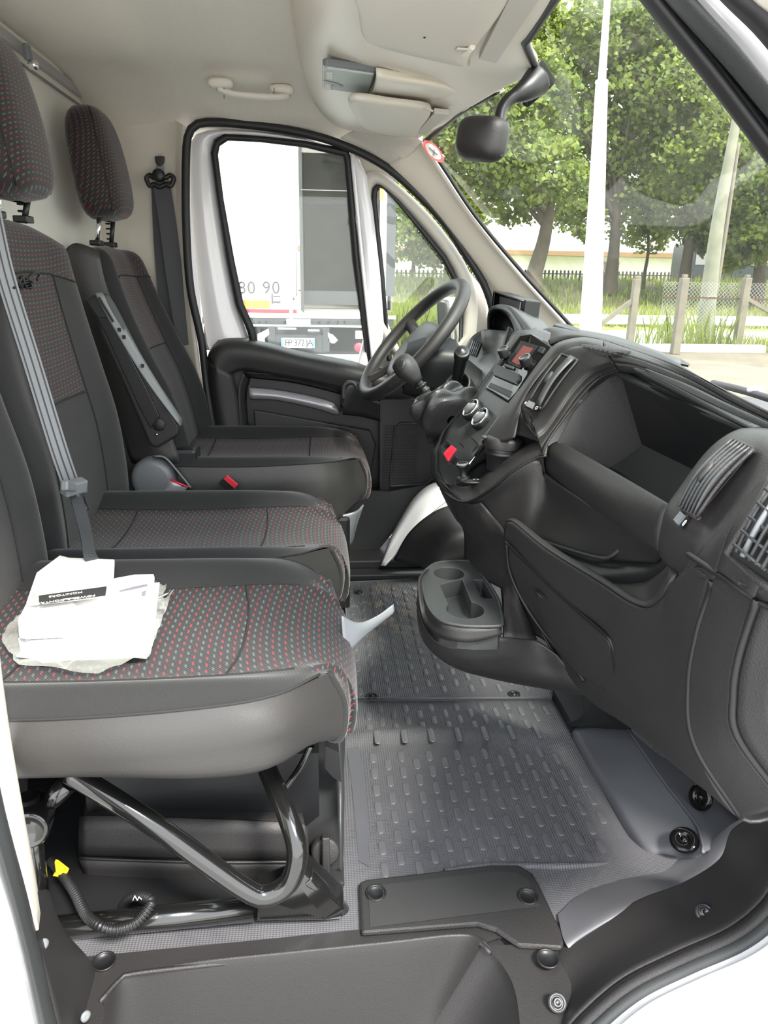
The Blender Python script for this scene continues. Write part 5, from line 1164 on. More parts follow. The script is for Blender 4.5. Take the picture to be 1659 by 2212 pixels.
# switch tray, rail around the cup well
R1 = [(1180, 950, 1.225), (1150, 957, 1.25), (1100, 988, 1.275), (1060, 1020, 1.30), (1015, 1050, 1.345), (988, 1045, 1.40), (962, 1020, 1.46)]
R2 = [(1183, 962, 1.20), (1152, 970, 1.22), (1107, 998, 1.24), (1062, 1036, 1.27), (1015, 1067, 1.32), (975, 1058, 1.41), (950, 1028, 1.47)]
R3 = [(1180, 985, 1.19), (1160, 989, 1.20), (1106, 1019, 1.22), (1056, 1060, 1.25), (1005, 1085, 1.31), (965, 1067, 1.41), (944, 1030, 1.48)]
part('console_rail', lambda q: (q.patch([R1, R2, R3], BK, n=50, per=5), q.tube(R3, .0015, M_['deep'], seg=6)))
part('cup_well', lambda q: (q.patch([[(1050, 955, 1.355), (1095, 935, 1.31), (1140, 926, 1.28), (1180, 948, 1.23)], [(1008, 1025, 1.39), (1040, 1000, 1.38), (1090, 985, 1.36), (1150, 965, 1.30)]], DK, per=4, n=20), q.patch([[(1008, 1025, 1.39), (1040, 1000, 1.38), (1090, 985, 1.36), (1180, 952, 1.24)], [(985, 1047, 1.40), (1015, 1052, 1.345), (1060, 1022, 1.30), (1160, 962, 1.245)]], DK, per=4, n=20), q.tube([(1045, 955, 1.35), (1090, 930, 1.31), (1140, 922, 1.275), (1162, 940, 1.25)], .003, BK)))
part('arch_side', lambda q: q.patch([T1[1:7], [(1190, 748, 1.40), (1172, 778, 1.375), (1131, 835, 1.345), (1098, 880, 1.33), (1062, 945, 1.325), (1045, 960, 1.33)]], BK, per=2, n=30))
part('arch_foot', lambda q: q.patch([[(1126, 885, 1.28), (1110, 915, 1.29), (1095, 938, 1.30)], [(1134, 908, 1.27), (1128, 925, 1.27), (1120, 940, 1.27)], [(1158, 942, 1.21), (1166, 950, 1.215), (1170, 955, 1.215)]], BK, per=4, n=12))
# console flank down to the cup holder
F0 = [(944, 1030, 1.48), (965, 1068, 1.41), (1003, 1087, 1.31)]
part('console_flank', lambda q: (
    q.patch([[(942, 1000, 1.50), (946, 1040, 1.475), (965, 1085, 1.44), (985, 1120, 1.42), (1003, 1150, 1.40), (1003, 1230, 1.38)], [(944, 1028, 1.48), (965, 1067, 1.41), (985, 1100, 1.37), (1010, 1140, 1.34), (1050, 1190, 1.27), (1082, 1270, 1.20)], [(1005, 1085, 1.31), (1020, 1105, 1.30), (1045, 1140, 1.27), (1070, 1165, 1.235), (1090, 1215, 1.20), (1100, 1280, 1.17)], [(1040, 1085, 1.27), (1060, 1110, 1.26), (1085, 1140, 1.22), (1095, 1170, 1.17), (1103, 1215, 1.165), (1125, 1280, 1.145)]], BK, n=40, per=5),
    q.patch([[(1082, 1260, 1.205), (1088, 1330, 1.18), (1087, 1375, 1.17)], [(1104, 1240, 1.155), (1125, 1310, 1.14), (1150, 1370, 1.12)], [(1120, 1280, 1.13), (1160, 1345, 1.11), (1200, 1400, 1.09)]], BK, per=4)))
def f(q):
    q.patch([[(907, 1245, 1.25), (904, 1300, 1.19), (913, 1345, 1.15), (943, 1385, 1.11), (1000, 1397, 1.09), (1088, 1376, 1.08), (1150, 1380, 1.09), (1205, 1415, 1.07)],
             [(904, 1262, 1.25), (903, 1335, 1.19), (918, 1378, 1.155), (950, 1412, 1.12), (1010, 1428, 1.095), (1095, 1427, 1.085), (1170, 1432, 1.085), (1230, 1448, 1.06)],
             [(908, 1280, 1.28), (912, 1365, 1.22), (935, 1408, 1.18), (985, 1442, 1.14), (1050, 1460, 1.12), (1120, 1473, 1.11), (1190, 1484, 1.09), (1262, 1497, 1.05)],
             [(930, 1300, 1.36), (940, 1370, 1.33), (970, 1420, 1.29), (1010, 1445, 1.26), (1070, 1465, 1.24), (1130, 1478, 1.21), (1200, 1490, 1.17), (1262, 1500, 1.12)]], BK, n=60, per=6)
    q.patch([[(1088, 1255, 1.20), (1088, 1310, 1.13), (1088, 1376, 1.075)], [(1110, 1262, 1.15), (1130, 1315, 1.12), (1160, 1382, 1.085)]], BK, n=12, per=3)
part('console_tail', f)
# cup holder block with real cavities
ZC = .305
outl = [(928, 1224), (945, 1215), (975, 1211), (1006, 1211), (1022, 1219), (1050, 1252), (1075, 1292), (1084, 1325), (1085, 1346), (1078, 1351), (1030, 1352), (990, 1349), (950, 1338), (925, 1308), (912, 1262), (915, 1238)]
q = MB(); q.prism(AZ(ZC, *outl), (0, 0, -.045), GY); ch = q.build('cup_holder', dash)
cs = []
def cutter(fn):
    c = MB(); fn(c); o = c.build('cutter'); bm = bmesh.new(); bm.from_mesh(o.data); bmesh.ops.recalc_face_normals(bm, faces=bm.faces); bm.to_mesh(o.data); bm.free(); cs.append(o)
def cyl(cx_, cy_, rx):
    c0 = at(cx_, cy_, Z=ZC)
    def fn(c): c.prism([Vector((c0.x+cos(a*pi/16)*rx, c0.y+sin(a*pi/16)*rx*1.08, ZC-.038)) for a in range(32)], (0, 0, .08), GY)
    return fn
cutter(cyl(970, 1238, .029)); cutter(cyl(1005, 1316, .032))
def lift_(ps, z0): return [Vector((p.x, p.y, z0)) for p in AZ(ZC, *ps)]
cutter(lambda c: c.prism(lift_(((950, 1262), (998, 1250), (1018, 1300), (975, 1318)), ZC-.034), (0, 0, .08), GY))
cutter(lambda c: c.prism(lift_(((1022, 1252), (1043, 1252), (1066, 1292), (1040, 1292)), ZC-.030), (0, 0, .08), GY))
bm = bmesh.new(); bm.from_mesh(ch.data); bmesh.ops.recalc_face_normals(bm, faces=bm.faces); bm.to_mesh(ch.data); bm.free()
cut(ch, cs); md = ch.modifiers.new('b', 'BEVEL'); md.width = .0025; md.segments = 2; md.limit_method = 'ANGLE'; md.angle_limit = radians(40)
ch['label'] = 'cup holder with two round wells'
q = MB(); q.patch([[Vector((p.x, p.y, ZC-.004)) for p in AZ(ZC, *outl[9:16]+outl[:1])], [(1087, 1370, 1.07), (1030, 1386, 1.07), (990, 1386, 1.075), (943, 1374, 1.10), (914, 1338, 1.14), (905, 1285, 1.18), (906, 1250, 1.23), (922, 1230, 1.28)]], BK, per=3, n=30); q.build('holder_skirt', ch, solid=.003)
q = MB(); q.tube([Vector((p.x, p.y, ZC-.001)) for p in AZ(ZC, *outl)], .003, GY, closed=True, n=120, seg=8); q.build('holder_rim', ch)
# bracket foot between console and floor
q = MB(); q.patch([[(1262, 1480, 1.10), (1262, 1520, 1.13), (1255, 1548, 1.16), (1225, 1562, 1.2)], [(1278, 1490, 1.06), (1280, 1530, 1.10), (1275, 1556, 1.14), (1250, 1568, 1.18)], [(1300, 1500, 1.05), (1308, 1530, 1.08), (1320, 1550, 1.12), (1350, 1552, 1.14)]], DK, per=5)
q.box(Vector((.54, 1.27, .012)), (.12, .12, .024), DK); q.build('console_foot', dash, solid=.003)

# ---- driver-side end, instrument hood, display
part('driver_side_panel', lambda q: (
    q.patch([[(1005, 752, 2.20), (1020, 728, 2.20), (1045, 713, 2.18), (1075, 712, 2.10)], [(1000, 800, 2.15), (1022, 778, 2.12), (1050, 765, 2.08), (1085, 765, 2.0)], [(985, 850, 2.05), (1010, 840, 2.0), (1035, 830, 1.92), (1065, 810, 1.8)], [(960, 900, 1.95), (985, 900, 1.9), (1005, 890, 1.8), (1035, 850, 1.62)]], GY, n=30, per=6),
    q.patch([[(890, 745, 2.12), (880, 830, 2.10), (870, 850, 2.10)], [(960, 745, 2.05), (970, 830, 2.02), (960, 880, 2.0)], [(1000, 770, 2.04), (1000, 840, 2.0), (985, 900, 1.95)]], DK, n=20, per=4),
    q.patch([[(1040, 715, 2.1), (1060, 712, 2.05), (1100, 715, 1.95), (1160, 712, 1.6)], [(1045, 790, 2.05), (1065, 800, 2.0), (1085, 760, 1.8), (1110, 745, 1.62)], [(1040, 850, 1.7), (1050, 840, 1.65), (1070, 800, 1.6), (1095, 765, 1.56)]], GY, n=30, per=5)), lab='grey driver side of the dashboard')
q = MB(); v4 = [at(x, y, Y=Y) for x, y, Y in ((1022, 735, 2.14), (1042, 742, 2.11), (1030, 772, 2.09), (1012, 765, 2.12))]; q.add(v4, [(0, 1, 2, 3)], M_['deep'], False); sv = q.build('side_air_vent', dash, solid=.004)
for k in range(5):
    a = v4[0].lerp(v4[1], .1+k*.2)+Vector((-.004, -.004, 0)); c = v4[3].lerp(v4[2], .1+k*.2)+Vector((-.004, -.004, 0)); q = MB(); q.tube([a, c], .0016, M_['slide'], raw=True, seg=6); q.build('vent_slat', sv)
def f(q):
    q.patch([[(1057, 735, 2.08), (1054, 700, 2.08), (1058, 675, 2.07), (1075, 663, 2.03), (1100, 668, 1.95), (1122, 695, 1.86), (1138, 720, 1.78), (1148, 735, 1.72)],
             [(1060, 735, 2.10), (1058, 700, 2.10), (1062, 672, 2.09), (1080, 660, 2.05), (1108, 664, 1.97), (1135, 685, 1.88), (1150, 705, 1.80), (1158, 720, 1.74)],
             [(1100, 735, 2.35), (1110, 700, 2.3), (1120, 690, 2.25), (1130, 682, 2.2), (1150, 682, 2.1), (1165, 690, 2.0), (1178, 700, 1.9), (1185, 712, 1.8)]], GY, n=50, per=5)
    q.patch([[(1057, 735, 2.08), (1054, 700, 2.08), (1058, 675, 2.07), (1075, 663, 2.03), (1100, 668, 1.95), (1122, 695, 1.86), (1138, 720, 1.78), (1148, 735, 1.72)], [(1066, 735, 2.12), (1063, 700, 2.12), (1066, 683, 2.11), (1078, 674, 2.07), (1096, 680, 2.0), (1108, 700, 1.93), (1115, 722, 1.88), (1120, 735, 1.84)]], DK, n=50, per=2)
    q.poly([(1062, 738, 2.14), (1062, 700, 2.14), (1066, 682, 2.13), (1080, 673, 2.1), (1098, 682, 2.05), (1110, 705, 2.0), (1115, 735, 1.95)], M_['deep'])
part('instrument_hood', f, lab='curved hood over the instruments')
q = MB(); q.patch([[(1098, 705, 1.90), (1090, 730, 1.90), (1082, 765, 1.90)], [(1108, 712, 1.88), (1098, 735, 1.88), (1094, 760, 1.88)]], M_['deep'], per=2);  q.build('hood_support', dash, solid=.003)
mon = thing('screen', at(1108, 690, Y=2.12), 'small black display screen standing on the dashboard behind the instrument hood', 'display')
q = MB(); fc = [at(1068, 628, Y=2.14), at(1136, 648, Y=1.98), at(1128, 704, Y=1.98), at(1062, 690, Y=2.14)]; q.prism(fc, (.045, .012, -.004), DK); q.build('housing', mon, bevel=.003)
q = MB(); sc_ = [at(1082, 640, Y=2.105), at(1126, 652, Y=2.00), at(1120, 694, Y=2.00), at(1078, 683, Y=2.105)]; q.prism([p+Vector((-.003, 0, 0)) for p in sc_], (.004, 0, 0), M_['lcdg']); q.build('display', mon)
q = MB(); q.patch([[(1068, 628, 2.145), (1062, 690, 2.145)], [(1064, 630, 2.09), (1058, 692, 2.09)]], DK, per=1, n=4); q.patch([[(1068, 627, 2.145), (1136, 647, 1.985)], [(1066, 630, 2.10), (1130, 651, 1.95)]], DK, per=1, n=4); q.build('sun_shade', mon, solid=.002)
q = MB(); q.lathe([(.006, 0), (.006, .02), (0, .02)], at(1146, 690, Y=1.98), (1, .2, 0), DK); q.tube([at(1140, 700, Y=2.0), at(1150, 715, Y=2.0)], .006, DK); q.build('stand', mon)
part('hood_top_pad', lambda q: q.patch([[(1192, 706, 1.58), (1245, 712, 1.50), (1330, 728, 1.34), (1400, 752, 1.2), (1470, 778, 1.08)], [(1200, 716, 1.53), (1250, 726, 1.42), (1330, 742, 1.27), (1400, 764, 1.13), (1470, 792, 1.02)]], GY, per=3))
part('flap', lambda q: q.prism([A3(p) for p in ((1436, 768, 1.16), (1470, 775, 1.12), (1490, 785, 1.09), (1487, 789, 1.08), (1465, 784, 1.1))], (0, 0, -.003), GY), solid=0)
dg = thing('clipboard_tray', at(1225, 712, Y=1.52), 'dark flat tray on top of the dashboard above the radio', 'tray')
q = MB(); q.prism([A3(p) for p in ((1195, 709, 1.56), (1200, 706, 1.60), (1222, 707, 1.58), (1252, 718, 1.46), (1250, 726, 1.43), (1225, 718, 1.48))], (0, 0, .008), DK); q.build('tray', dg, bevel=.002)
quad('gloss_cover', [(1165, 722, 1.52), (1185, 714, 1.54), (1225, 722, 1.46), (1232, 735, 1.42), (1210, 742, 1.42)], M_['gloss'], dash, h=.003, lab='gloss black cover above the radio')
q = MB()
q.poly([A3(p) for p in ((1255, 748, 1.272), (1300, 751, 1.215), (1345, 768, 1.135), (1300, 768, 1.19))], M_['deep'])
for k in range(9): a = A3((1258+k*8.5, 748+k*1.6, 1.266-k*.0145)); q.bar(a+Vector((-.002, 0, .002)), a+Vector((.022, -.012, .002)), .003, .003, GY)
q.build('defroster_grille', dash)

# ---- steering wheel
sw_ = thing('steering_wheel', (.24, 1.98, .685), 'black steering wheel with grey hub in front of the driver seat', 'steering wheel')
cW = at(890, 735, Y=1.985); nW = Vector((-.78, -.10, .62)).normalized()
topP = at(995, 617, Y=1.985); botP = at(790, 848, Y=1.985); cW = (topP+botP)/2; eU = (topP-botP).normalized(); nW = (nW-eU*nW.dot(eU)).normalized(); eV = nW.cross(eU).normalized(); RW = (topP-botP).length/2
q = MB(); q.tube([cW+eU*cos(a*pi/24)*RW+eV*sin(a*pi/24)*RW*1.0 for a in range(48)], .0175, BK, closed=True, n=120, seg=16); q.build('rim', sw_)
def wp(u, v, d=0): return cW+eU*u*RW+eV*v*RW+nW*d
q = MB(); hub = [wp(u, v, -.022) for u, v in ((.34, -.46), (.40, 0), (.34, .46), (.05, .60), (-.38, .50), (-.60, .22), (-.60, -.22), (-.38, -.50), (.05, -.60))]
hs = spline(hub, 48, True); cH = wp(-.08, 0, -.022)
q.grid([[cH+(p-cH)*s_+nW*h for p in hs] for s_, h in ((1, -.03), (1, 0), (.93, .010), (.75, .016), (.4, .019), (.02, .020))], GY, closed_v=True); o = q.build('hub_pad', sw_); o['label'] = 'grey airbag pad'
for (u0, v0, u1, v1) in ((.12, -.45, .18, -.97), (.12, .45, .18, .97), (-.35, -.20, -.86, -.38), (-.35, .20, -.86, .38)):
    q = MB(); q.patch([[wp(u0+.10, v0, -.022), wp((u0+u1)/2+.06, (v0+v1)/2, -.018), wp(u1+.09, v1, -.004)], [wp(u0, v0, -.012), wp((u0+u1)/2, (v0+v1)/2, -.010), wp(u1, v1, .004)], [wp(u0-.12, v0, -.022), wp((u0+u1)/2-.08, (v0+v1)/2, -.018), wp(u1-.10, v1, -.004)]], BK, per=4, n=12); q.build('spoke', sw_, solid=.012)
q = MB(); q.tube([wp(.12+cos(a*pi/10)*.09, sin(a*pi/10)*.11, -.008) for a in range(20)], .0018, M_['chrome'], closed=True, n=40, seg=6); q.bar(wp(.05, -.06, -.008), wp(.19, 0, -.008), .003, .003, M_['chrome']); q.bar(wp(.05, .06, -.008), wp(.19, 0, -.008), .003, .003, M_['chrome']); q.build('round_emblem', sw_)
col_ = thing('steering_column', (.40, 1.98, .60), 'dark steering column shroud under the steering wheel', 'steering column')
q = MB(); q.tube([cW-nW*.05, cW-nW*.16, cW-nW*.30], [.055, .065, .075], DK, seg=24); 
q.patch([[(880, 735, 1.95), (930, 720, 1.93), (985, 735, 1.90)], [(870, 780, 1.88), (930, 770, 1.85), (1000, 775, 1.84)], [(870, 850, 1.90), (925, 850, 1.88), (975, 850, 1.87)]], DK, per=5); q.build('shroud', col_, solid=.002)
q = MB(); a = at(998, 762, Y=1.70); c = at(985, 832, Y=1.80); q.tube([c, c.lerp(a, .5), a], [.011, .014, .0155], DK, seg=18)
stk = q.build('control_stalk', col_); q = MB(); ax = (a-c).normalized(); q.lathe([(.0175, -.016), (.0185, -.004), (.0175, .004), (.0150, .007), (.0135, .006), (.0125, .0085), (0, .009)], a, ax, DK, seg=28); q.lathe([(.0092, .0086), (.0085, .0092)], a, ax, GY, seg=24); q.build('end_button', stk)
q = MB(); q.box(a+ax*.0095, (.004, .005, .0006), M_['cream'], ax.to_track_quat('Z', 'Y').to_matrix()); q.build('button_symbol', stk)
q = MB(); q.lathe([(.035, -.03), (.037, 0), (.034, .004), (.029, .002), (.027, -.02), (0, -.022)], at(987, 832, Y=1.80), (-.55, -.6, .55), DK, seg=32); q.build('ignition_ring', col_)
# ---- gear lever
gl = thing('gear_lever', at(945, 880, Y=1.58), 'gear lever with round black knob and wrinkled leather boot beside the console', 'gear lever')
q = MB(); kc = at(880, 798, Y=1.62); gd = (at(940, 870, Y=1.60)-kc).normalized()
q.lathe([(0, -.034), (.012, -.033), (.0225, -.025), (.026, -.012), (.0255, .002), (.021, .016), (.0155, .028), (.012, .036), (0, .036)], kc, gd, BK, seg=28); kb = q.build('knob', gl)
q = MB(); fcn = (CAM-kc).normalized(); e_ = at(867, 790, Y=1.595); q.lathe([(.0125, -.002), (.0125, .001), (.011, .0015), (0, .0015)], e_-gd*.002, (Vector((-.9, -.35, .35))), GY, seg=24); q.build('shift_pattern_cap', kb)
q = MB(); q.tube([kc+gd*.03, kc+gd*.085], [.0095, .008], DK, seg=14); q.lathe([(.010, .044), (.0135, .046), (.0135, .049), (.010, .051), (.009, .056), (.012, .059), (.012, .062), (.009, .066), (.013, .082), (.017, .088), (.015, .092)], kc, gd, DK, seg=20); q.build('lever_rod', gl)
q = MB(); bt_ = kc+gd*.088; base_c = at(985, 930, Y=1.50); rows = []; rn_ = random.Random(2)
prof = [(0, .016), (.08, .022), (.2, .042), (.35, .056), (.55, .063), (.8, .060), (.95, .045), (1.0, .01)]
end = at(975, 908, Y=1.53); axis = (end-bt_)
e1 = Vector((0, 1, 0)); e1 = (e1-axis.normalized()*e1.dot(axis.normalized())).normalized(); e2 = axis.normalized().cross(e1)
for i in range(36):
    t = i/35; r = 0
    for (t0, r0), (t1, r1) in zip(prof, prof[1:]):
        if t0 <= t <= t1: r = r0+(r1-r0)*(t-t0)/(t1-t0)
    row = []
    for k in range(64):
        a = 2*pi*k/64
        w_ = 1+.16*sin(t*pi)*sin(a*3+1.3+t*4)+.09*sin(t*pi)*sin(a*5-t*9)+.05*sin(t*22+2*sin(a*2))*(t > .08)
        row.append(bt_+axis*t+Vector((0, 0, -.018*sin(t*pi)*0))+(e1*cos(a)*1.05+e2*sin(a)*1.05)*r*w_)
    rows.append(row)
q.grid(rows, M_['leather'], closed_v=True); q.build('leather_boot', gl)
q = MB(); q.patch([[(1010, 870, 1.55), (1000, 888, 1.55), (965, 925, 1.54), (945, 960, 1.53)], [(1000, 880, 1.60), (990, 900, 1.62), (960, 940, 1.62), (940, 965, 1.60)]], BK, per=4); q.build('boot_collar', gl, solid=.003)
# ---- things in the console tray
ash = thing('ashtray_cup', at(1085, 985, Y=1.33), 'black lidded cup standing in the console tray in front of the storage bin', 'cup')
cA_ = at(1080, 1015, Y=1.305); q = MB(); q.lathe([(.024, 0), (.029, .030), (.031, .031), (.031, .034), (.030, .035), (.0315, .038), (.0315, .041), (.030, .043)], cA_, (0.05, 0, 1), DK, seg=40); q.build('cup_body', ash)
q = MB(); q.lathe([(.0335, .043), (.0345, .048), (.0345, .056), (.033, .060), (.028, .0625), (0, .0635)], cA_, (.05, 0, 1), BK, seg=40); q.ell(cA_+Vector((-.033, .0, .062)), (.006, .008, .003), GY); o = q.build('hinged_lid', ash); o['label'] = 'domed hinged lid with small tab'
lg = thing('lighter', at(1003, 1030, Y=1.36), 'cigarette lighter knob standing in the front of the console tray', 'lighter')
q = MB(); c = at(1003, 1036, Y=1.355); q.lathe([(.014, 0), (.014, .004), (.012, .006), (.009, .007), (.0075, .009), (.0075, .022), (.011, .025), (.0125, .028), (.0125, .031), (.010, .033), (0, .033)], c, (-.15, 0, 1), M_['dark'], seg=28); q.build('knob', lg)
q = MB(); q.lathe([(.0120, .0315), (.0105, .0335), (.009, .0336)], c, (-.15, 0, 1), M_['slide'], seg=28); q.build('knob_rim', lg)
sk = thing('socket_cap', at(1020, 1042, Y=1.33), 'dark oval socket cap with small white symbols beside the lighter', 'cap')
q = MB(); c = at(1022, 1040, Y=1.325); q.ell(c, (.022, .013, .004), DK); q.build('cap', sk); q = MB(); q.box(c+Vector((.002, 0, .0045)), (.005, .0015, .0005), M_['cream']); q.box(c+Vector((.009, .001, .004)), (.004, .004, .0005), M_['cream']); q.build('symbol', sk)

# ================================================================== OVERHEAD
oc = thing('overhead_shelf', (.1, 1.6, 1.25), 'beige moulded overhead shelf under the roof above the windscreen', 'shelf')
H0 = [(632, -60, 1.40), (636, 0, 1.50), (640, 60, 1.62), (655, 150, 1.82), (690, 240, 2.02), (740, 288, 2.12), (850, 318, 2.16), (912, 303, 2.14)]
H1 = [(690, -60, 1.30), (700, 0, 1.42), (695, 60, 1.54), (700, 140, 1.70), (722, 210, 1.86), (765, 262, 1.97), (850, 296, 2.04), (908, 296, 2.09)]
H2 = [(785, -60, 1.18), (778, 0, 1.30), (772, 60, 1.42), (770, 120, 1.55), (790, 190, 1.72), (830, 240, 1.85), (880, 278, 1.95), (925, 285, 2.03)]
H3 = [(960, -60, 1.05), (940, 0, 1.17), (925, 60, 1.30), (900, 130, 1.45), (910, 190, 1.62), (930, 225, 1.75), (940, 250, 1.85), (958, 268, 1.93)]
H4 = [(1100, -60, 1.0), (1085, 0, 1.12), (1060, 60, 1.25), (1020, 140, 1.42), (1010, 190, 1.55), (1000, 215, 1.65), (990, 232, 1.73), (985, 248, 1.80)]
H5 = [(1240, -60, .98), (1200, 0, 1.10), (1160, 55, 1.22), (1132, 92, 1.32), (1150, 135, 1.45), (1120, 170, 1.58), (1075, 195, 1.65), (1005, 236, 1.75)]
zl = {0: 1.30, 1: 1.265, 2: 1.235, 3: 1.215, 4: 1.20, 5: 1.19}
def HZ(L, dz): return [at(x, y, Z=dz-max(0, (y-150))*.0003) for x, y, Y in L]
hz = [HZ(L, z) for L, z in zip((H0, H1, H2, H3, H4, H5), (1.285, 1.235, 1.222, 1.215, 1.205, 1.20))]
q = MB(); q.patch([[p+Vector((0, 0, .05)) for p in hz[0]], hz[0]]+hz[1:]+[[p+Vector((.001, 0, .012)) for p in hz[5]]], M_['beige'], n=60, per=6)
q.build('shelf_shell', oc, solid=.003)
# centre fold between the two visor bays
def zz_(z, *ps): return [at(x, y, Z=z) for x, y in ps]
q = MB(); q.patch([zz_(1.212, (812, 146), (825, 148), (850, 153), (920, 165), (1030, 185), (1120, 160)), zz_(1.196, (812, 170), (825, 170), (850, 174), (930, 182), (1025, 196), (1110, 175)), zz_(1.192, (806, 194), (850, 197), (900, 200), (960, 205), (1030, 200), (1085, 185)), zz_(1.205, (800, 206), (860, 216), (920, 235), (970, 238), (1020, 228), (1090, 195))], M_['beige'], n=40, per=5); q.build('centre_fold', oc, solid=.003)
def visor(pts, z, name, lab, notch=None):
    t = thing(name, at(*pts[0], Z=z), lab, 'sun visor')
    P_ = [at(x, y, Z=z) for x, y in pts]; c = sum(P_, Vector())/len(P_); sp = spline(P_, 64, True)
    q = MB(); q.grid([[c+(p-c)*s_+Vector((0, 0, h)) for p in sp] for s_, h in ((.97, .010), (1, .004), (.985, -.003), (.93, -.006), (.6, -.008), (.02, -.008))], M_['beige2'], closed_v=True); q.build('visor_pad', t)
    return t
v1 = visor([(782, -60), (776, 30), (785, 78), (830, 100), (1000, 140), (1012, 132), (1020, 110), (1110, -60)], 1.198, 'sun_visor', 'large beige sun visor folded up at the top of the photo, nearest the viewer')
v2 = visor([(757, 212), (765, 245), (790, 275), (850, 290), (895, 292), (912, 270), (930, 245), (922, 232), (850, 222)], 1.175, 'sun_visor', 'smaller beige sun visor folded up on the driver side, below the roof lamp')
q = MB(); q.bar(at(985, 106, Z=1.188), at(1012, 108, Z=1.188), .012, .004, M_['trimg']); q.tube([at(1002, 118, Z=1.186), at(1022, 100, Z=1.19)], .005, M_['beige']); q.build('visor_clip', v1, bevel=.002)
q = MB(); q.bar(at(918, 234, Z=1.165), at(932, 240, Z=1.165), .010, .004, M_['trimg']); q.build('visor_clip', v2, bevel=.001)
q = MB(); q.prism(zz_(1.192, (1035, 128), (1120, -40), (1190, -40), (1072, 137)), (0, 0, .01), M_['trimg']); q.build('visor_hinge_strip', oc)
q = MB(); q.prism(zz_(1.170, (897, 290), (938, 245), (970, 248), (920, 290)), (0, 0, .01), M_['trimg']); q.build('visor_hinge_strip', oc)
lamp = thing('roof_lamp', at(755, 175, Z=1.2), 'rectangular roof reading lamp with pale grey-green lens and two small switches', 'lamp')
q = MB(); q.prism(zz_(1.208, (697, 142), (705, 140), (812, 155), (813, 165), (800, 205), (697, 192)), (0, 0, .012), M_['slide']); q.build('lamp_housing', lamp, bevel=.003)
q = MB(); q.prism(zz_(1.205, (700, 150), (708, 148), (808, 162), (796, 205), (700, 192)), (0, 0, .006), M_['lens']); ln = q.build('lens', lamp, bevel=.002)
for px, py in ((712, 166), (709, 190)):
    q = MB(); q.prism([at(px+a, py+c_, Z=1.202) for a, c_ in ((-8, -6), (7, -6), (8, 5), (-7, 6))], (0, 0, .004), M_['trimg']); q.build('switch', lamp, bevel=.0015)
q = MB(); q.prism(zz_(1.2035, (699, 174), (722, 179), (742, 186), (700, 179)), (0, 0, .001), M_['inkg']); 
for k in range(10): q.box(at(707+k*3.6, 184+k*.45, Z=1.2035), (.0015, .006, .0008), M_['inkg'])
q.build('printed_scale', lamp)
gh = thing('grab_handle', at(545, 190, Z=1.26), 'beige fold-down grab handle on the headliner above the driver door', 'handle')
q = MB(); gp_ = [at(470, 190, Z=1.265), at(500, 202, Z=1.255), at(560, 208, Z=1.253), at(600, 209, Z=1.255), at(620, 207, Z=1.262)]; q.tube(gp_, .0105, M_['head'], seg=14, n=40, flat=(.7, 1)); q.build('grip', gh)
for px, py in ((476, 180), (608, 194)):
    q = MB(); c = at(px, py, Z=1.275); q.ell(c, (.030, .016, .012), M_['head'], pw=.7); q.build('end_cap', gh)
for px in (484, 592):
    q = MB(); q.tube([at(px, 190, Z=1.262)+Vector((0, 0, 0)), at(px, 213, Z=1.262)], .0012, M_['inkg']); q.build('joint_line', gh)
q = MB(); q.bar(at(580, 190, Z=1.262), at(583, 203, Z=1.25), .008, .004, M_['trimg']); q.build('coat_hook', gh)
# ---- rear view mirror
mr = thing('rear_view_mirror', at(1160, 170, Y=1.48), 'black interior mirror on a bent arm hanging from the windscreen mount', 'mirror')
mc = at(1043, 301, Y=1.40); q = MB()
mx = (at(1088, 318, Y=1.37)-at(1000, 285, Y=1.43)); 
rt = Matrix((Vector((.55, -.83, .05)).normalized(), Vector((-.1, 0, -1)), Vector((.83, .55, 0)))).transposed()
ex = Vector((.62, -.75, -.12)).normalized(); ez = Vector((.10, .0, 1)); ez = (ez-ex*ez.dot(ex)).normalized(); ey = ez.cross(ex)
rings = []
for i, (dd, s_) in enumerate(((-.012, .90), (-.010, .97), (-.004, 1.0), (.008, .99), (.020, .90), (.028, .70), (.033, .35), (.034, .02))):
    ring_ = []
    for k in range(48):
        a = 2*pi*k/48; px = math.copysign(abs(cos(a))**.55, cos(a))*.060; pz = math.copysign(abs(sin(a))**.55, sin(a))*.038
        ring_.append(mc+(ex*px+ez*pz)*s_+ey*(-dd)*-1)
    rings.append(ring_)
sgn = 1 if ey.dot(CAM-mc) > 0 else -1
q = MB(); rings = []
for dd, s_ in ((-.012, .90), (-.010, .97), (-.004, 1.0), (.008, .99), (.020, .90), (.028, .70), (.033, .35), (.034, .02)):
    rings.append([mc+(ex*math.copysign(abs(cos(2*pi*k/48))**.55, cos(2*pi*k/48))*.049+ez*math.copysign(abs(sin(2*pi*k/48))**.55, sin(2*pi*k/48))*.036)*s_+ey*sgn*dd for k in range(48)])
q.grid(rings, BK, closed_v=True); q.build('mirror_shell', mr)
q = MB(); q.poly([mc+(ex*math.copysign(abs(cos(2*pi*k/48))**.55, cos(2*pi*k/48))*.049+ez*math.copysign(abs(sin(2*pi*k/48))**.55, sin(2*pi*k/48))*.036)*.9-ey*sgn*.012 for k in range(48)], M_['mirror']); q.build('mirror_glass', mr)
q = MB(); q.tube([at(1070, 288, Y=1.385), at(1078, 275, Y=1.40), at(1083, 240, Y=1.42), at(1100, 215, Y=1.43), at(1135, 195, Y=1.44), at(1160, 175, Y=1.46)], [.0075, .009, .010, .012, .020, .026], DK, seg=16, n=50); q.build('arm', mr)
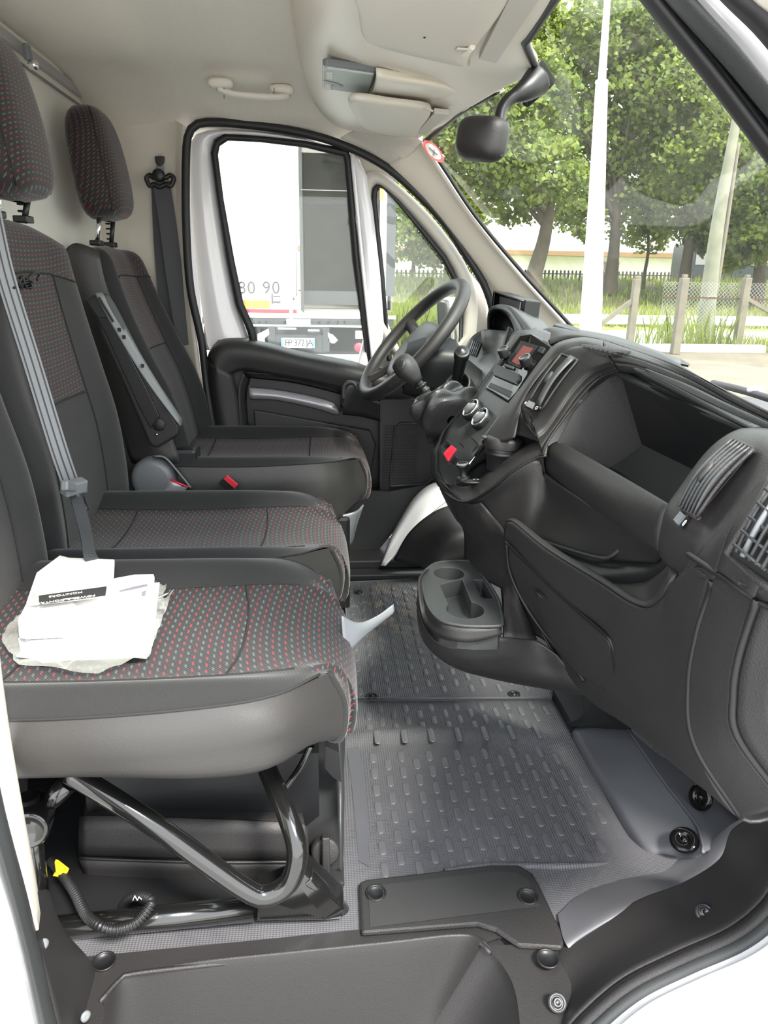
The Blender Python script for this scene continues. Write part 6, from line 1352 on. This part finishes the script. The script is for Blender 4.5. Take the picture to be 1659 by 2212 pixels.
q = MB(); q.prism([A3(p) for p in ((1118, 195, 1.50), (1148, 165, 1.49), (1158, 140, 1.47), (1190, 190, 1.50), (1140, 234, 1.53), (1128, 228, 1.53))], (.012, .0, .012), DK); q.build('mount_cover', mr, bevel=.003)
q = MB(); q.tube([at(1060, 334, Y=1.372), at(1072, 330, Y=1.37), at(1083, 338, Y=1.37)], .004, DK); q.build('dip_lever', mr)

# ================================================================== OUTSIDE
GZ = -.65
def ground_mat():
    mt, t, p = newmat('sand_road_grass_ground'); h = NT(t)
    c = t.nodes.new('ShaderNodeTexCoord'); s = t.nodes.new('ShaderNodeSeparateXYZ'); t.links.new(c.outputs['Object'], s.inputs[0])
    n = t.nodes.new('ShaderNodeTexNoise'); n.inputs['Scale'].default_value = 1.2; n.inputs['Detail'].default_value = 8; t.links.new(c.outputs['Object'], n.inputs['Vector'])
    sand = h.mix(n.outputs['Fac'], (.085, .065, .045), (.20, .165, .12)); road = h.mix(n.outputs['Fac'], (.34, .34, .33), (.50, .50, .49)); grass = h.mix(n.outputs['Fac'], (.16, .22, .05), (.40, .42, .14))
    yw = h.m('ADD', s.outputs['Y'], h.m('MULTIPLY', n.outputs['Fac'], 1.2))
    c1 = h.mix(h.m('GREATER_THAN', yw, 17.0), sand, road); c2 = h.mix(h.m('GREATER_THAN', yw, 22.5), c1, grass)
    c3 = h.mix(h.m('LESS_THAN', s.outputs['X'], 3.5), c2, road)
    t.links.new(c3, p.inputs['Base Color']); p.inputs['Roughness'].default_value = .9; return mt
b = MB(); 
for (x0, x1, y0, y1) in ((-60, 80, -20, 80),): b.grid([[Vector((x0+(x1-x0)*i/20, y0+(y1-y0)*j/20, GZ)) for i in range(21)] for j in range(21)], ground_mat())
struct(b.build('ground'), 'pale sandy ground and road outside')
# bank behind the rail
bank_m = solid_mat('weedy_bank', (.075, .055, .035), .95, var=.6, vscale=1.1)
def bankz(y): return GZ+.02+max(0, min(1, (y-29)/9))*1.25
b = MB(); b.grid([[Vector((3+i*2.2, 27+j*1.0, bankz(27+j)+.05*sin(i*2.3+j))) for i in range(26)] for j in range(24)], bank_m); struct(b.build('embankment'), 'dark weedy bank behind the guard rail')
# weeds
rg = random.Random(11)
def leafcol(name, a, tr): 
    mt, t, p = newmat(name); h = NT(t); out = t.nodes['Material Output']
    oi = t.nodes.new('ShaderNodeTexCoord'); n = t.nodes.new('ShaderNodeTexNoise'); n.inputs['Scale'].default_value = .9; n.inputs['Detail'].default_value = 3; t.links.new(oi.outputs['Object'], n.inputs['Vector'])
    rp = t.nodes.new('ShaderNodeValToRGB'); t.links.new(n.outputs['Fac'], rp.inputs[0]); rp.color_ramp.elements[0].position = .35; rp.color_ramp.elements[1].position = .7
    rp.color_ramp.elements[0].color = (*[v*.7 for v in a], 1); rp.color_ramp.elements[1].color = (*[v*1.35 for v in a], 1)
    t.links.new(rp.outputs[0], p.inputs['Base Color']); p.inputs['Roughness'].default_value = .5; p.inputs['Specular IOR Level'].default_value = .3
    tl = t.nodes.new('ShaderNodeBsdfTranslucent'); t.links.new(h.mix(.5, rp.outputs[0], tr), tl.inputs[0]); mx = t.nodes.new('ShaderNodeMixShader'); mx.inputs[0].default_value = .45
    t.links.new(p.outputs[0], mx.inputs[1]); t.links.new(tl.outputs[0], mx.inputs[2]); t.links.new(mx.outputs[0], out.inputs[0]); return mt
LA = leafcol('light_leaf', (.20, .25, .055), (.42, .46, .09)); LB = leafcol('mid_leaf', (.12, .17, .045), (.28, .34, .08)); GR = leafcol('grass_blade', (.20, .25, .06), (.4, .42, .12)); GD = leafcol('dry_grass_blade', (.42, .40, .20), (.5, .48, .25))
bark = solid_mat('bark', (.075, .060, .045), .9, bump=.8, scale=30, var=.4, vscale=5, bdist=.02)
def blades(name, lab, cat, area, n, h, mats, w=.02, kind='stuff', zf=None):
    q = MB(); vs = [[], []]; fs = [[], []]
    for i in range(n):
        x = rg.uniform(*area[:2]); y = rg.uniform(*area[2:]); z = zf(y) if zf else GZ; hh = h*rg.uniform(.4, 1.2); a = rg.uniform(0, 2*pi); k = 0 if rg.random() < .6 else 1
        dx, dy = cos(a)*w, sin(a)*w; lx, ly = rg.uniform(-.3, .3)*hh, rg.uniform(-.3, .3)*hh; bi = len(vs[k])
        vs[k] += [(x-dx, y-dy, z), (x+dx, y+dy, z), (x+lx*.5+dx*.6, y+ly*.5+dy*.6, z+hh*.6), (x+lx, y+ly, z+hh)]; fs[k].append((bi, bi+1, bi+2, bi+3))
    for k in (0, 1): q.add(vs[k], fs[k], mats[k])
    o = q.build(name); tag(o, lab, cat, kind=kind); return o
blades('meadow_grass', 'tall yellow-green grass and weeds behind the guard rail', 'grass', (2, 30, 22.6, 30), 16000, .45, (GR, GD), .025, zf=bankz)
blades('bank_weeds', 'low weeds growing on the dark bank below the picket fence', 'weeds', (2, 34, 29, 40), 9000, .35, (LB, GR), .03, zf=bankz)
blades('tall_weeds', 'clump of tall green weeds at the foot of the concrete fence posts', 'weeds', (7.2, 9.0, 15.6, 17.0), 190, .85, (GR, LA), .018)
blades('low_weeds', 'low tuft of weeds beside the wooden utility pole', 'weeds', (8.9, 9.9, 15.4, 16.4), 350, .35, (GR, GD), .018)
blades('flowering_weeds', 'yellow-green weeds seen through the quarter window', 'weeds', (1.2, 3.4, 14, 19), 5000, .85, (GR, LA), .02)
# trees
LEAF = [(0, 0), (.35, .28), (.9, .35), (.55, .0), (1.15, 0), (.55, -.0), (.9, -.35), (.35, -.28)]
def leaves(q, cen, rad, n, size, seed):
    r = random.Random(seed); vs = [[], []]; fs = [[], []]
    # leaves grouped in twigs so the crown has clumps and gaps
    tw = [(Vector((r.gauss(0, 1), r.gauss(0, 1), r.gauss(0, 1))).normalized()*r.uniform(.55, 1.0)) for _ in range(max(6, n//26))]
    for i in range(n):
        t = tw[r.randrange(len(tw))]; p = Vector(cen)+Vector((t.x*rad[0], t.y*rad[1], t.z*rad[2]))+Vector((r.gauss(0, 1), r.gauss(0, 1), r.gauss(0, .75)))*rad[0]*.13
        nn = Vector((r.gauss(0, .8), r.gauss(-.5, .8), r.gauss(.7, .6))).normalized(); e1 = nn.orthogonal().normalized(); e2 = nn.cross(e1); a = r.uniform(0, 2*pi)
        e1, e2 = e1*cos(a)+e2*sin(a), e2*cos(a)-e1*sin(a); s_ = size*r.uniform(.6, 1.25); k = 0 if r.random() < .55 else 1; bi = len(vs[k])
        vs[k] += [tuple(p), tuple(p+(e1*.5+e2*.42)*s_), tuple(p+e1*1.05*s_), tuple(p+(e1*.5-e2*.42)*s_)]
        fs[k].append((bi, bi+1, bi+2, bi+3))
    for k in (0, 1): q.add(vs[k], fs[k], (LA, LB)[k], False)
def tree(lab, base, top, r0, r1, blobs, Y, n, size, seed, grp=None):
    zb_ = at(*base, Y=Y); t = thing('tree', zb_, lab, 'tree', grp)
    q = MB(); tp = at(*top, Y=Y); mid = zb_.lerp(tp, .5)+Vector((.08, 0, 0)); zb0 = Vector((zb_.x-.0, zb_.y, min(zb_.z, bankz(Y))-.1))
    q.tube([zb0, zb_+Vector((0, 0, .1)), mid, tp], [r0*1.35, r0, r0*.8, r1], bark, seg=14, n=20)
    br = random.Random(seed)
    for (bx, by, rr) in blobs:
        e = at(bx, by, Y=Y+br.uniform(-1, 1)); s_ = mid.lerp(tp, br.uniform(.3, 1)); q.tube([s_, s_.lerp(e, .5)+Vector((br.uniform(-.3, .3), 0, .3)), e], [r1*.7, r1*.4, r1*.12], bark, seg=6, n=10)
    q.build('trunk', t)
    q = MB()
    for i, (bx, by, rr) in enumerate(blobs):
        c = at(bx, by, Y=Y+br.uniform(-1.5, 1.5)); leaves(q, c, (rr, rr*1.0, rr*.85), int(n*rr*rr*1.5), size*1.15, seed*31+i)
    q.build('crown', t); return t
G_ = 'trees lining the bank'
tree('leaning tree at the left of the windscreen with bare trunk', (1152, 606), (1190, 430), .34, .2, [(980, 250, 1.6), (1040, 330, 1.7), (960, 330, 1.4), (1120, 290, 1.9), (1060, 210, 1.8), (1180, 370, 1.6), (1110, 420, 1.3), (1030, 420, 1.1), (1150, 180, 1.7), (1000, 170, 1.3)], 32, 560, .20, 1, G_)
tree('tree with thick dark trunk right beside the white pole', (1318, 612), (1330, 430), .27, .18, [(1240, 430, 1.6), (1300, 330, 1.9), (1380, 400, 1.7), (1240, 250, 1.8), (1330, 200, 2.0), (1230, 120, 1.7), (1300, 60, 1.5), (1390, 120, 1.9), (1390, 290, 1.8), (1260, 480, 1.0), (1180, 60, 1.2), (1350, 20, 1.5)], 34, 520, .20, 2, G_)
tree('slender young tree between the dark-trunked tree and the leaning wooden pole', (1392, 596), (1400, 500), .08, .05, [(1400, 500, 1.2), (1440, 470, 1.3), (1360, 490, 1.0), (1420, 430, 1.3)], 36, 420, .18, 3, G_)
tree('tree with dark trunk just left of the wooden utility pole', (1478, 604), (1492, 440), .24, .16, [(1480, 420, 1.8), (1540, 340, 1.9), (1460, 320, 1.8), (1500, 230, 2.0), (1440, 200, 1.8), (1560, 440, 1.6), (1420, 60, 1.7), (1480, 130, 1.8), (1530, 500, 1.1), (1555, 505, 1.3)], 33, 560, .20, 4, G_)
tree('broad tree at the far right behind the utility pole', (1640, 604), (1640, 440), .26, .18, [(1600, 400, 1.9), (1660, 330, 2.0), (1680, 450, 1.8), (1600, 490, 1.5), (1570, 280, 1.9), (1720, 380, 1.9), (1640, 520, 1.2), (1600, 540, 1.1), (1570, 400, 1.6)], 31, 600, .20, 5, G_)
tree('small thin tree seen through the quarter window', (891, 600), (890, 520), .10, .07, [(885, 470, 1.7), (920, 500, 1.5), (860, 520, 1.3), (900, 420, 1.6), (930, 540, 1.1)], 40, 480, .20, 6)
tree('thicker trunk of a tree at the right edge of the quarter window', (966, 608), (962, 540), .22, .18, [(960, 510, 1.5), (985, 470, 1.7), (1010, 540, 1.5), (930, 440, 1.3)], 41, 460, .20, 7)
# fences
wood = solid_mat('weathered_wood', (.06, .05, .042), .9, var=.3, vscale=3); conc = solid_mat('weathered_concrete', (.17, .15, .12), .9, var=.3, vscale=4, bump=.4, scale=40, bdist=.004)
def picket(x0, x1, Y, zt, zb, step, lab):
    t = thing('picket_fence', (x0, Y, zb), lab, 'fence'); q = MB(); x = x0; r = random.Random(4)
    while x < x1: q.prism([Vector((x-.05, Y, zb)), Vector((x+.05, Y, zb)), Vector((x+.05, Y, zt-.06+r.uniform(-.02, .02))), Vector((x, Y, zt)), Vector((x-.05, Y, zt-.06))], (0, .02, 0), wood); x += step
    q.build('pickets', t); q = MB(); q.box(((x0+x1)/2, Y+.04, zt-.2), (x1-x0, .04, .06), wood); q.box(((x0+x1)/2, Y+.04, zb+.2), (x1-x0, .04, .06), wood); q.build('rails', t)
pa = at(1290, 586, Y=40); pb = at(1290, 618, Y=40)
picket(10.5, 22.5, 40, pa.z+.04, pb.z-.3, .21, 'dark wooden picket fence on top of the bank behind the trees')
picket(3.2, 8.2, 42, at(900, 582, Y=42).z, at(900, 612, Y=42).z-.3, .24, 'dark picket fence seen through the quarter window')
cf = thing('chain_link_fence', at(1455, 770, Z=GZ), 'chain link fence hung between weathered concrete posts beside the sandy ground', 'fence')
posts = []
for (x, yb, yt, w_) in ((1360, 740, 602, .16), (1457, 765, 600, .16), (1590, 755, 600, .16)):
    p = at(x, yb, Z=GZ); h_ = at(x+(9 if x < 1500 else 12), yt, Y=p.y).z; q = MB(); q.box((p.x, p.y, (h_+GZ)/2), (w_, w_, h_-GZ), conc); q.box((p.x, p.y, h_+.03), (w_*.6, w_*.6, .07), conc); q.build('post', cf, bevel=.015); posts.append((p, h_))
q = MB(); p = posts[0][0]; q.bar(Vector((p.x, p.y, posts[0][1]-.45)), at(1288, 708, Y=p.y), .10, .10, conc); q.build('brace', cf)
q = MB(); p = posts[2][0]; q.bar(Vector((p.x, p.y, posts[2][1]-.4)), at(1690, 690, Y=p.y), .08, .08, conc); q.build('brace', cf)
wire = solid_mat('galvanised_wire', (.35, .36, .34), .5, metal=.3)
q = MB(); xa, xb = posts[0][0].x, 15.5; Yf = 16.2; z0, z1 = GZ+.15, posts[1][1]-.08; H_ = z1-z0; s_ = .085; k = -int(H_/s_)
while xa+k*s_ < xb:
    for sg in (1, -1):
        a0 = xa+k*s_; p0 = Vector((a0, Yf, z0 if sg > 0 else z1)); p1 = Vector((a0+H_, Yf, z1 if sg > 0 else z0))
        lo_, hi_ = 0, 1
        if p0.x < xa: lo_ = (xa-p0.x)/H_
        if p1.x > xb: hi_ = (xb-p0.x)/H_
        if lo_ < hi_: q.bar(p0.lerp(p1, lo_), p0.lerp(p1, hi_), .005, .005, wire, up=Vector((0, 1, 0)))
    k += 1
q.build('wire_mesh', cf); q = MB(); q.bar(Vector((xa, Yf, z1-.32)), Vector((xb, Yf, z1-.38)), .03, .03, solid_mat('rusty_bar', (.09, .05, .035), .8)); q.build('tension_bar', cf)
gr_ = thing('guard_rail', (10, 23, GZ), 'long pale metal guard rail running across in front of the grass', 'guard rail')
gm = solid_mat('galvanised_rail', (.62, .63, .62), .45, metal=.2); q = MB(); zz = at(1400, 690, Y=22).z
q.grid([[Vector((x, 22-dy, zz+dz)) for x in (1, 10, 20, 32)] for dy, dz in ((0, -.15), (.05, -.11), (0, -.06), (0, .0), (.05, .05), (0, .12))], gm); q.build('rail_beam', gr_, solid=.01)
for i in range(7):
    q = MB(); q.box((3+i*4, 22.08, (GZ+zz)/2), (.08, .08, zz-GZ), gm); q.build('rail_post', gr_)
# poles
pl_ = thing('lamp_post', at(1276, 690, Y=8), 'tall bright white tapering pole in the middle of the windscreen with green mark', 'pole')
wp_ = solid_mat('bright_white_pole', (.80, .80, .78), .5); q = MB()
a = at(1276, 700, Y=8); a0 = Vector((a.x-.03, 8, GZ)); m1 = at(1300, 176, Y=8); m2 = at(1312, 0, Y=8); up_ = (m2-m1)
q.tube([a0, a, at(1288, 450, Y=8), m1], [.135, .115, .085, .058], wp_, raw=True, seg=20); q.build('lower_shaft', pl_)
q = MB(); q.tube([m1, m2, m2+up_*2], [.040, .030, .02], wp_, raw=True, seg=16); q.build('upper_shaft', pl_)
q = MB(); q.lathe([(.060, 0), (.066, .01), (.060, .03)], m1-Vector((0, 0, .02)), (0, 0, 1), wp_); q.build('collar', pl_)
q = MB(); g0 = at(1272, 655, Y=7.88); q.box(g0, (.035, .006, .10), solid_mat('green_paint', (.25, .65, .35), .6)); q.build('green_mark', pl_)
up2 = thing('utility_pole', at(1520, 745, Z=GZ), 'leaning weathered wooden utility pole with thinner pole strapped beside it', 'pole')
q = MB(); Yu = 17.5; q.tube([at(1518, 752, Y=Yu), at(1548, 500, Y=Yu), at(1590, 262, Y=Yu), at(1640, -60, Y=Yu)], [.21, .15, .09, .07], solid_mat('lichen_wood', (.20, .20, .15), .9, var=.5, vscale=2.5), seg=16); q.build('main_pole', up2)
q = MB(); q.tube([at(1545, 640, Y=Yu+.1), at(1570, 480, Y=Yu+.1), at(1595, 308, Y=Yu+.1)], [.06, .05, .045], conc, seg=10); q.build('side_pole', up2)
q = MB(); q.bar(at(1528, 640, Y=Yu-.2), at(1549, 640, Y=Yu-.2), .03, .02, wire); q.build('strap', up2)
q = MB(); q.box((at(1420, 755, Z=GZ).x+.3, at(1400, 755, Z=GZ).y-.5, GZ+.08), (3.6, .25, .16), solid_mat('pale_kerb', (.75, .75, .72), .8)); o = q.build('kerb_stone', bevel=.02); tag(o, 'long pale concrete kerb lying on the sandy ground below the fence posts', 'kerb')
# far building, bus, stray vehicle
bd = thing('warehouse', (18, 62, 0), 'long low white warehouse with brown roof edge far behind the picket fence', 'building')
q = MB(); q.box((18, 64, 1.3), (60, 4, 3.6), M_['white']); q.build('wall', bd); q = MB(); zr = at(1300, 550, Y=62).z; q.box((18, 62, zr), (62, 3, .35), solid_mat('brown_roof', (.20, .12, .06), .8)); q.build('roof_edge', bd)
for x in (22.8, 23.9):
    q = MB(); q.box((x, 61.9, zr-.9), (.8, .1, .7), M_['inkg']); q.build('window', bd)
bs = thing('bus', at(1580, 600, Y=44), 'dark blue-grey bus parked behind the fence at the far right', 'bus')
q = MB(); a = at(1484, 604, Y=44); c = at(1760, 532, Y=44); bm_ = solid_mat('dark_blue_grey_paint', (.016, .026, .030), .3); q.box(((a.x+c.x)/2, 45.2, (a.z+c.z)/2-.4), (c.x-a.x, 2.4, c.z-a.z+.8), bm_); q.build('body', bs, bevel=.12)
for k in range(4):
    q = MB(); q.box((a.x+1.2+k*2.0, 43.98, c.z-.75), (1.7, .04, .8), M_['lcdg']); q.build('side_window', bs)
q = MB(); q.box(((a.x+c.x)/2, 45.2, c.z+.03), (c.x-a.x, 2.3, .1), M_['silver']); q.build('roof', bs)
tk = thing('box_truck', at(1472, 600, Y=46), 'pale truck cab end standing left of the dark bus', 'truck')
q = MB(); a = at(1462, 600, Y=46); c = at(1484, 533, Y=46); q.box(((a.x+c.x)/2, 46.4, (a.z+c.z)/2), (c.x-a.x, .8, c.z-a.z), M_['trimg']); q.build('body', tk, bevel=.05)
q = MB(); q.box((a.x+.35, 45.97, c.z-.6), (.18, .02, .9), M_['inkg']); q.build('window', tk)
# ---- white trailer behind the driver door window
YT = 11.0
def T(x, y, Y=YT): return at(x, y, Y=Y)
tr = thing('trailer', T(645, 760), 'white box trailer rear with number plate filling the driver door window', 'trailer')
def slab(name, x0, y0, x1, y1, mat, Y=YT, d=.05, par=tr, lab=None, bevel=0):
    a = T(x0, y0, Y); c = T(x1, y1, Y); q = MB(); q.box(((a.x+c.x)/2, Y+d/2, (a.z+c.z)/2), (abs(c.x-a.x), d, abs(a.z-c.z)), mat); o = q.build(name, par, bevel=bevel)
    if lab: o['label'] = lab
    return o
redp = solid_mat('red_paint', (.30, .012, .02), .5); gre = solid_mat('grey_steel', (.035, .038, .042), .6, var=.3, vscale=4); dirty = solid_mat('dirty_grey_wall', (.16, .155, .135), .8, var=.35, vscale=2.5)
slab('rear_door', 452, 200, 645, 675, M_['white'], lab='closed white rear door')
slab('red_edge', 455, 335, 468, 440, redp, Y=YT-.02); slab('red_edge', 460, 250, 466, 312, redp, Y=YT-.02)
slab('red_strip', 470, 667, 641, 677, redp, Y=YT-.03)
slab('sill_beam', 430, 677, 855, 690, M_['silver'], Y=YT-.05)
slab('chassis_rail', 430, 684, 850, 704, gre, Y=YT-.04, lab='grey riveted chassis rail')
# open right side: hollow with dirty grey walls
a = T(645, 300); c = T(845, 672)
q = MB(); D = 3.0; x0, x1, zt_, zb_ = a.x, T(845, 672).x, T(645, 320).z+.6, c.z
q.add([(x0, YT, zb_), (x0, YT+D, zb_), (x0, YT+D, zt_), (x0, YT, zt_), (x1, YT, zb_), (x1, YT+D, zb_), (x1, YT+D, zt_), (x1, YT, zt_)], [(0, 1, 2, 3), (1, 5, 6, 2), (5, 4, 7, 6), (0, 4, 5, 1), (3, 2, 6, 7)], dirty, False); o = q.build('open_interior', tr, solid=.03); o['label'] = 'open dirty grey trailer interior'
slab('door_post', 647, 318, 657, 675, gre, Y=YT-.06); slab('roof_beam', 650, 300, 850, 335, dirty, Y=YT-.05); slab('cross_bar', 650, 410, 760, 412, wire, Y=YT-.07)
slab('inner_ledge', 650, 628, 845, 660, gre, Y=YT+.2); slab('inner_bar', 655, 430, 840, 445, gre, Y=YT+1.5)
slab('right_edge', 822, 395, 836, 700, M_['white'], Y=YT-.05); slab('open_door_edge', 838, 380, 852, 640, gre, Y=YT-.2, lab='dark grey edge of the swung open trailer door'); slab('orange_lamp', 821, 405, 828, 432, solid_mat('orange_lens', (.9, .35, .08), .3), Y=YT-.1)
slab('warning_stripe', 508, 648, 583, 666, solid_mat('reflective_yellow', (.35, .27, .02), .5), Y=YT-.02, lab='yellow and orange reflective strip')
for k in range(3):
    q = MB(); x = 525+k*22; q.prism([T(x, 649, YT-.025), T(x+8, 649, YT-.025), T(x-2, 665, YT-.025), T(x-10, 665, YT-.025)], (0, -.004, 0), solid_mat('pale_orange', (.35, .16, .03), .5)); q.build('stripe_segment', tr)
xa_ = T(600, 600)-T(500, 600); za_ = T(500, 500)-T(500, 600)
text('80 90', 'speed_numbers', .235, T(514, 634, YT-.01), xa_, za_, M_['ink'], tr, ext=.002, spacing=1.12)
q = MB(); q.box(T(598, 640, YT-.04), (.10, .04, .02), gre); q.box(T(588, 645, YT-.05), (.02, .04, .14), gre); q.box(T(598, 653, YT-.04), (.10, .04, .02), gre); q.box(T(612, 648, YT-.03), (.20, .03, .03), M_['silver']); q.build('door_latch', tr)
q = MB(); q.lathe([(.022, -.02), (.022, .02), (0, .02)], T(633, 645, YT-.02), (0, -1, 0), gre); q.build('latch_bolt', tr)
q = MB(); q.tube([T(628, 640, YT-.04), T(629, 690, YT-.04)], .03, M_['silver'], seg=10); q.box(T(645, 697, YT-.08), (.34, .05, .10), M_['trimg']); q.build('lock_bar', tr)
q = MB(); q.tube([T(640, 320, YT-.02), T(640, 640, YT-.02)], .008, M_['inkg'], seg=6); q.build('door_seal_line', tr)
for x in (560, 575, 615, 690, 710, 730, 745):
    q = MB(); q.lathe([(.014, 0), (.014, .02), (0, .02)], T(x, 695, YT-.05), (0, -1, 0), M_['deep']); q.build('rivet', tr)
# hanging step frame with plate
slab('hanger', 578, 705, 595, 755, gre, Y=YT-.1); slab('hanger', 697, 708, 712, 760, gre, Y=YT-.1); slab('cross_frame', 590, 706, 700, 738, gre, Y=YT-.02); slab('gas_strut', 600, 708, 640, 712, M_['silver'], Y=YT-.14); slab('gas_strut', 665, 712, 690, 716, M_['silver'], Y=YT-.14)
slab('plate_panel', 583, 722, 705, 765, gre, Y=YT-.09)
pl2 = slab('number_plate', 608, 730, 680, 752, M_['cream'], Y=YT-.15, d=.02, lab='white number plate')
bl_ = solid_mat('blue_plate_band', (.12, .30, .65), .5); slab('plate_band', 607, 730, 613, 752, bl_, Y=YT-.155, d=.01); slab('plate_band', 674, 731, 680, 752, bl_, Y=YT-.155, d=.01)
text('FP 372 JA', 'plate_characters', .125, T(615, 747, YT-.165), xa_, za_, M_['deep'], tr, ext=.002, spacing=.82)
for x0_, x1_ in ((556, 580), (714, 728)):
    slab('marker_lamp', x0_, 722, x1_-8, 742, M_['paper'], Y=YT-.12, bevel=.02)
q = MB(); q.prism([T(x, y, YT-.1) for x, y in ((556, 722), (580, 710), (582, 722), (570, 732), (556, 733))], (0, .03, 0), M_['trimg']); q.build('bracket_arm', tr)
q = MB(); q.prism([T(x, y, YT-.1) for x, y in ((708, 718), (722, 726), (730, 735), (722, 742), (710, 738))], (0, .03, 0), M_['trimg']); q.build('bracket_arm', tr)
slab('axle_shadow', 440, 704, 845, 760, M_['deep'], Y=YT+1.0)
q = MB(); q.lathe([(.065, 0), (.065, .03), (.05, .04), (0, .045)], T(775, 750, YT-.1), (0, -1, 0), M_['red']); o = q.build('tail_lamp', tr); o['label'] = 'round red tail lamp'
slab('lamp_box', 768, 715, 790, 732, M_['trimg'], Y=YT-.08)
slab('wheel_guard', 640, 758, 845, 766, gre, Y=YT+.6)
# exterior mirror and white van through the quarter window
em = thing('door_mirror', at(950, 700, Y=2.62), 'dark outer door mirror seen behind the steering wheel through the quarter window', 'mirror')
q = MB(); q.prism([at(x, y, Y=2.62) for x, y in ((942, 652), (952, 646), (966, 650), (970, 700), (962, 735), (945, 735))], (.02, .07, 0), DK); q.build('mirror_housing', em, bevel=.012)
q = MB(); q.tube([at(955, 735, Y=2.64), at(970, 770, Y=2.55), at(985, 790, Y=2.36)], .022, DK, seg=10); q.build('mirror_arm', em)
wv_ = thing('white_van', at(985, 720, Y=14), 'part of a white parked vehicle visible at the corner of the quarter window', 'van')
q = MB(); q.box(at(1010, 715, Y=14)+Vector((.5, 1, 0)), (1.5, 2, 1.1), M_['white']); q.build('body', wv_, bevel=.15)
for k in range(2):
    q = MB(); q.box(at(978+k*12, 722, Y=13.98), (.06, .02, .28), M_['inkg']); q.build('window', wv_)
# wiper and cowl beyond the glass
wi = thing('wiper', at(1630, 855, X=1.1), 'dark wiper arm with pale pivot cap resting below the windscreen outside', 'wiper')
q = MB(); q.tube([at(1540, 828, X=1.12), at(1600, 842, X=1.12), at(1665, 862, X=1.12), at(1740, 888, X=1.12)], .010, M_['deep'], seg=10); q.build('blade', wi)
q = MB(); q.tube([at(1570, 838, X=1.14), at(1620, 850, X=1.14), at(1700, 862, X=1.14)], .006, M_['inkg'], seg=8); q.build('arm', wi)
q = MB(); q.ell(at(1632, 846, X=1.13), (.02, .03, .015), M_['silver']); q.build('pivot_cap', wi)
q = MB(); q.box((1.22, 1.2, .48), (.25, 2.0, .05), DK); struct(q.build('trim_26', bevel=.02), 'black cowl under the windscreen')
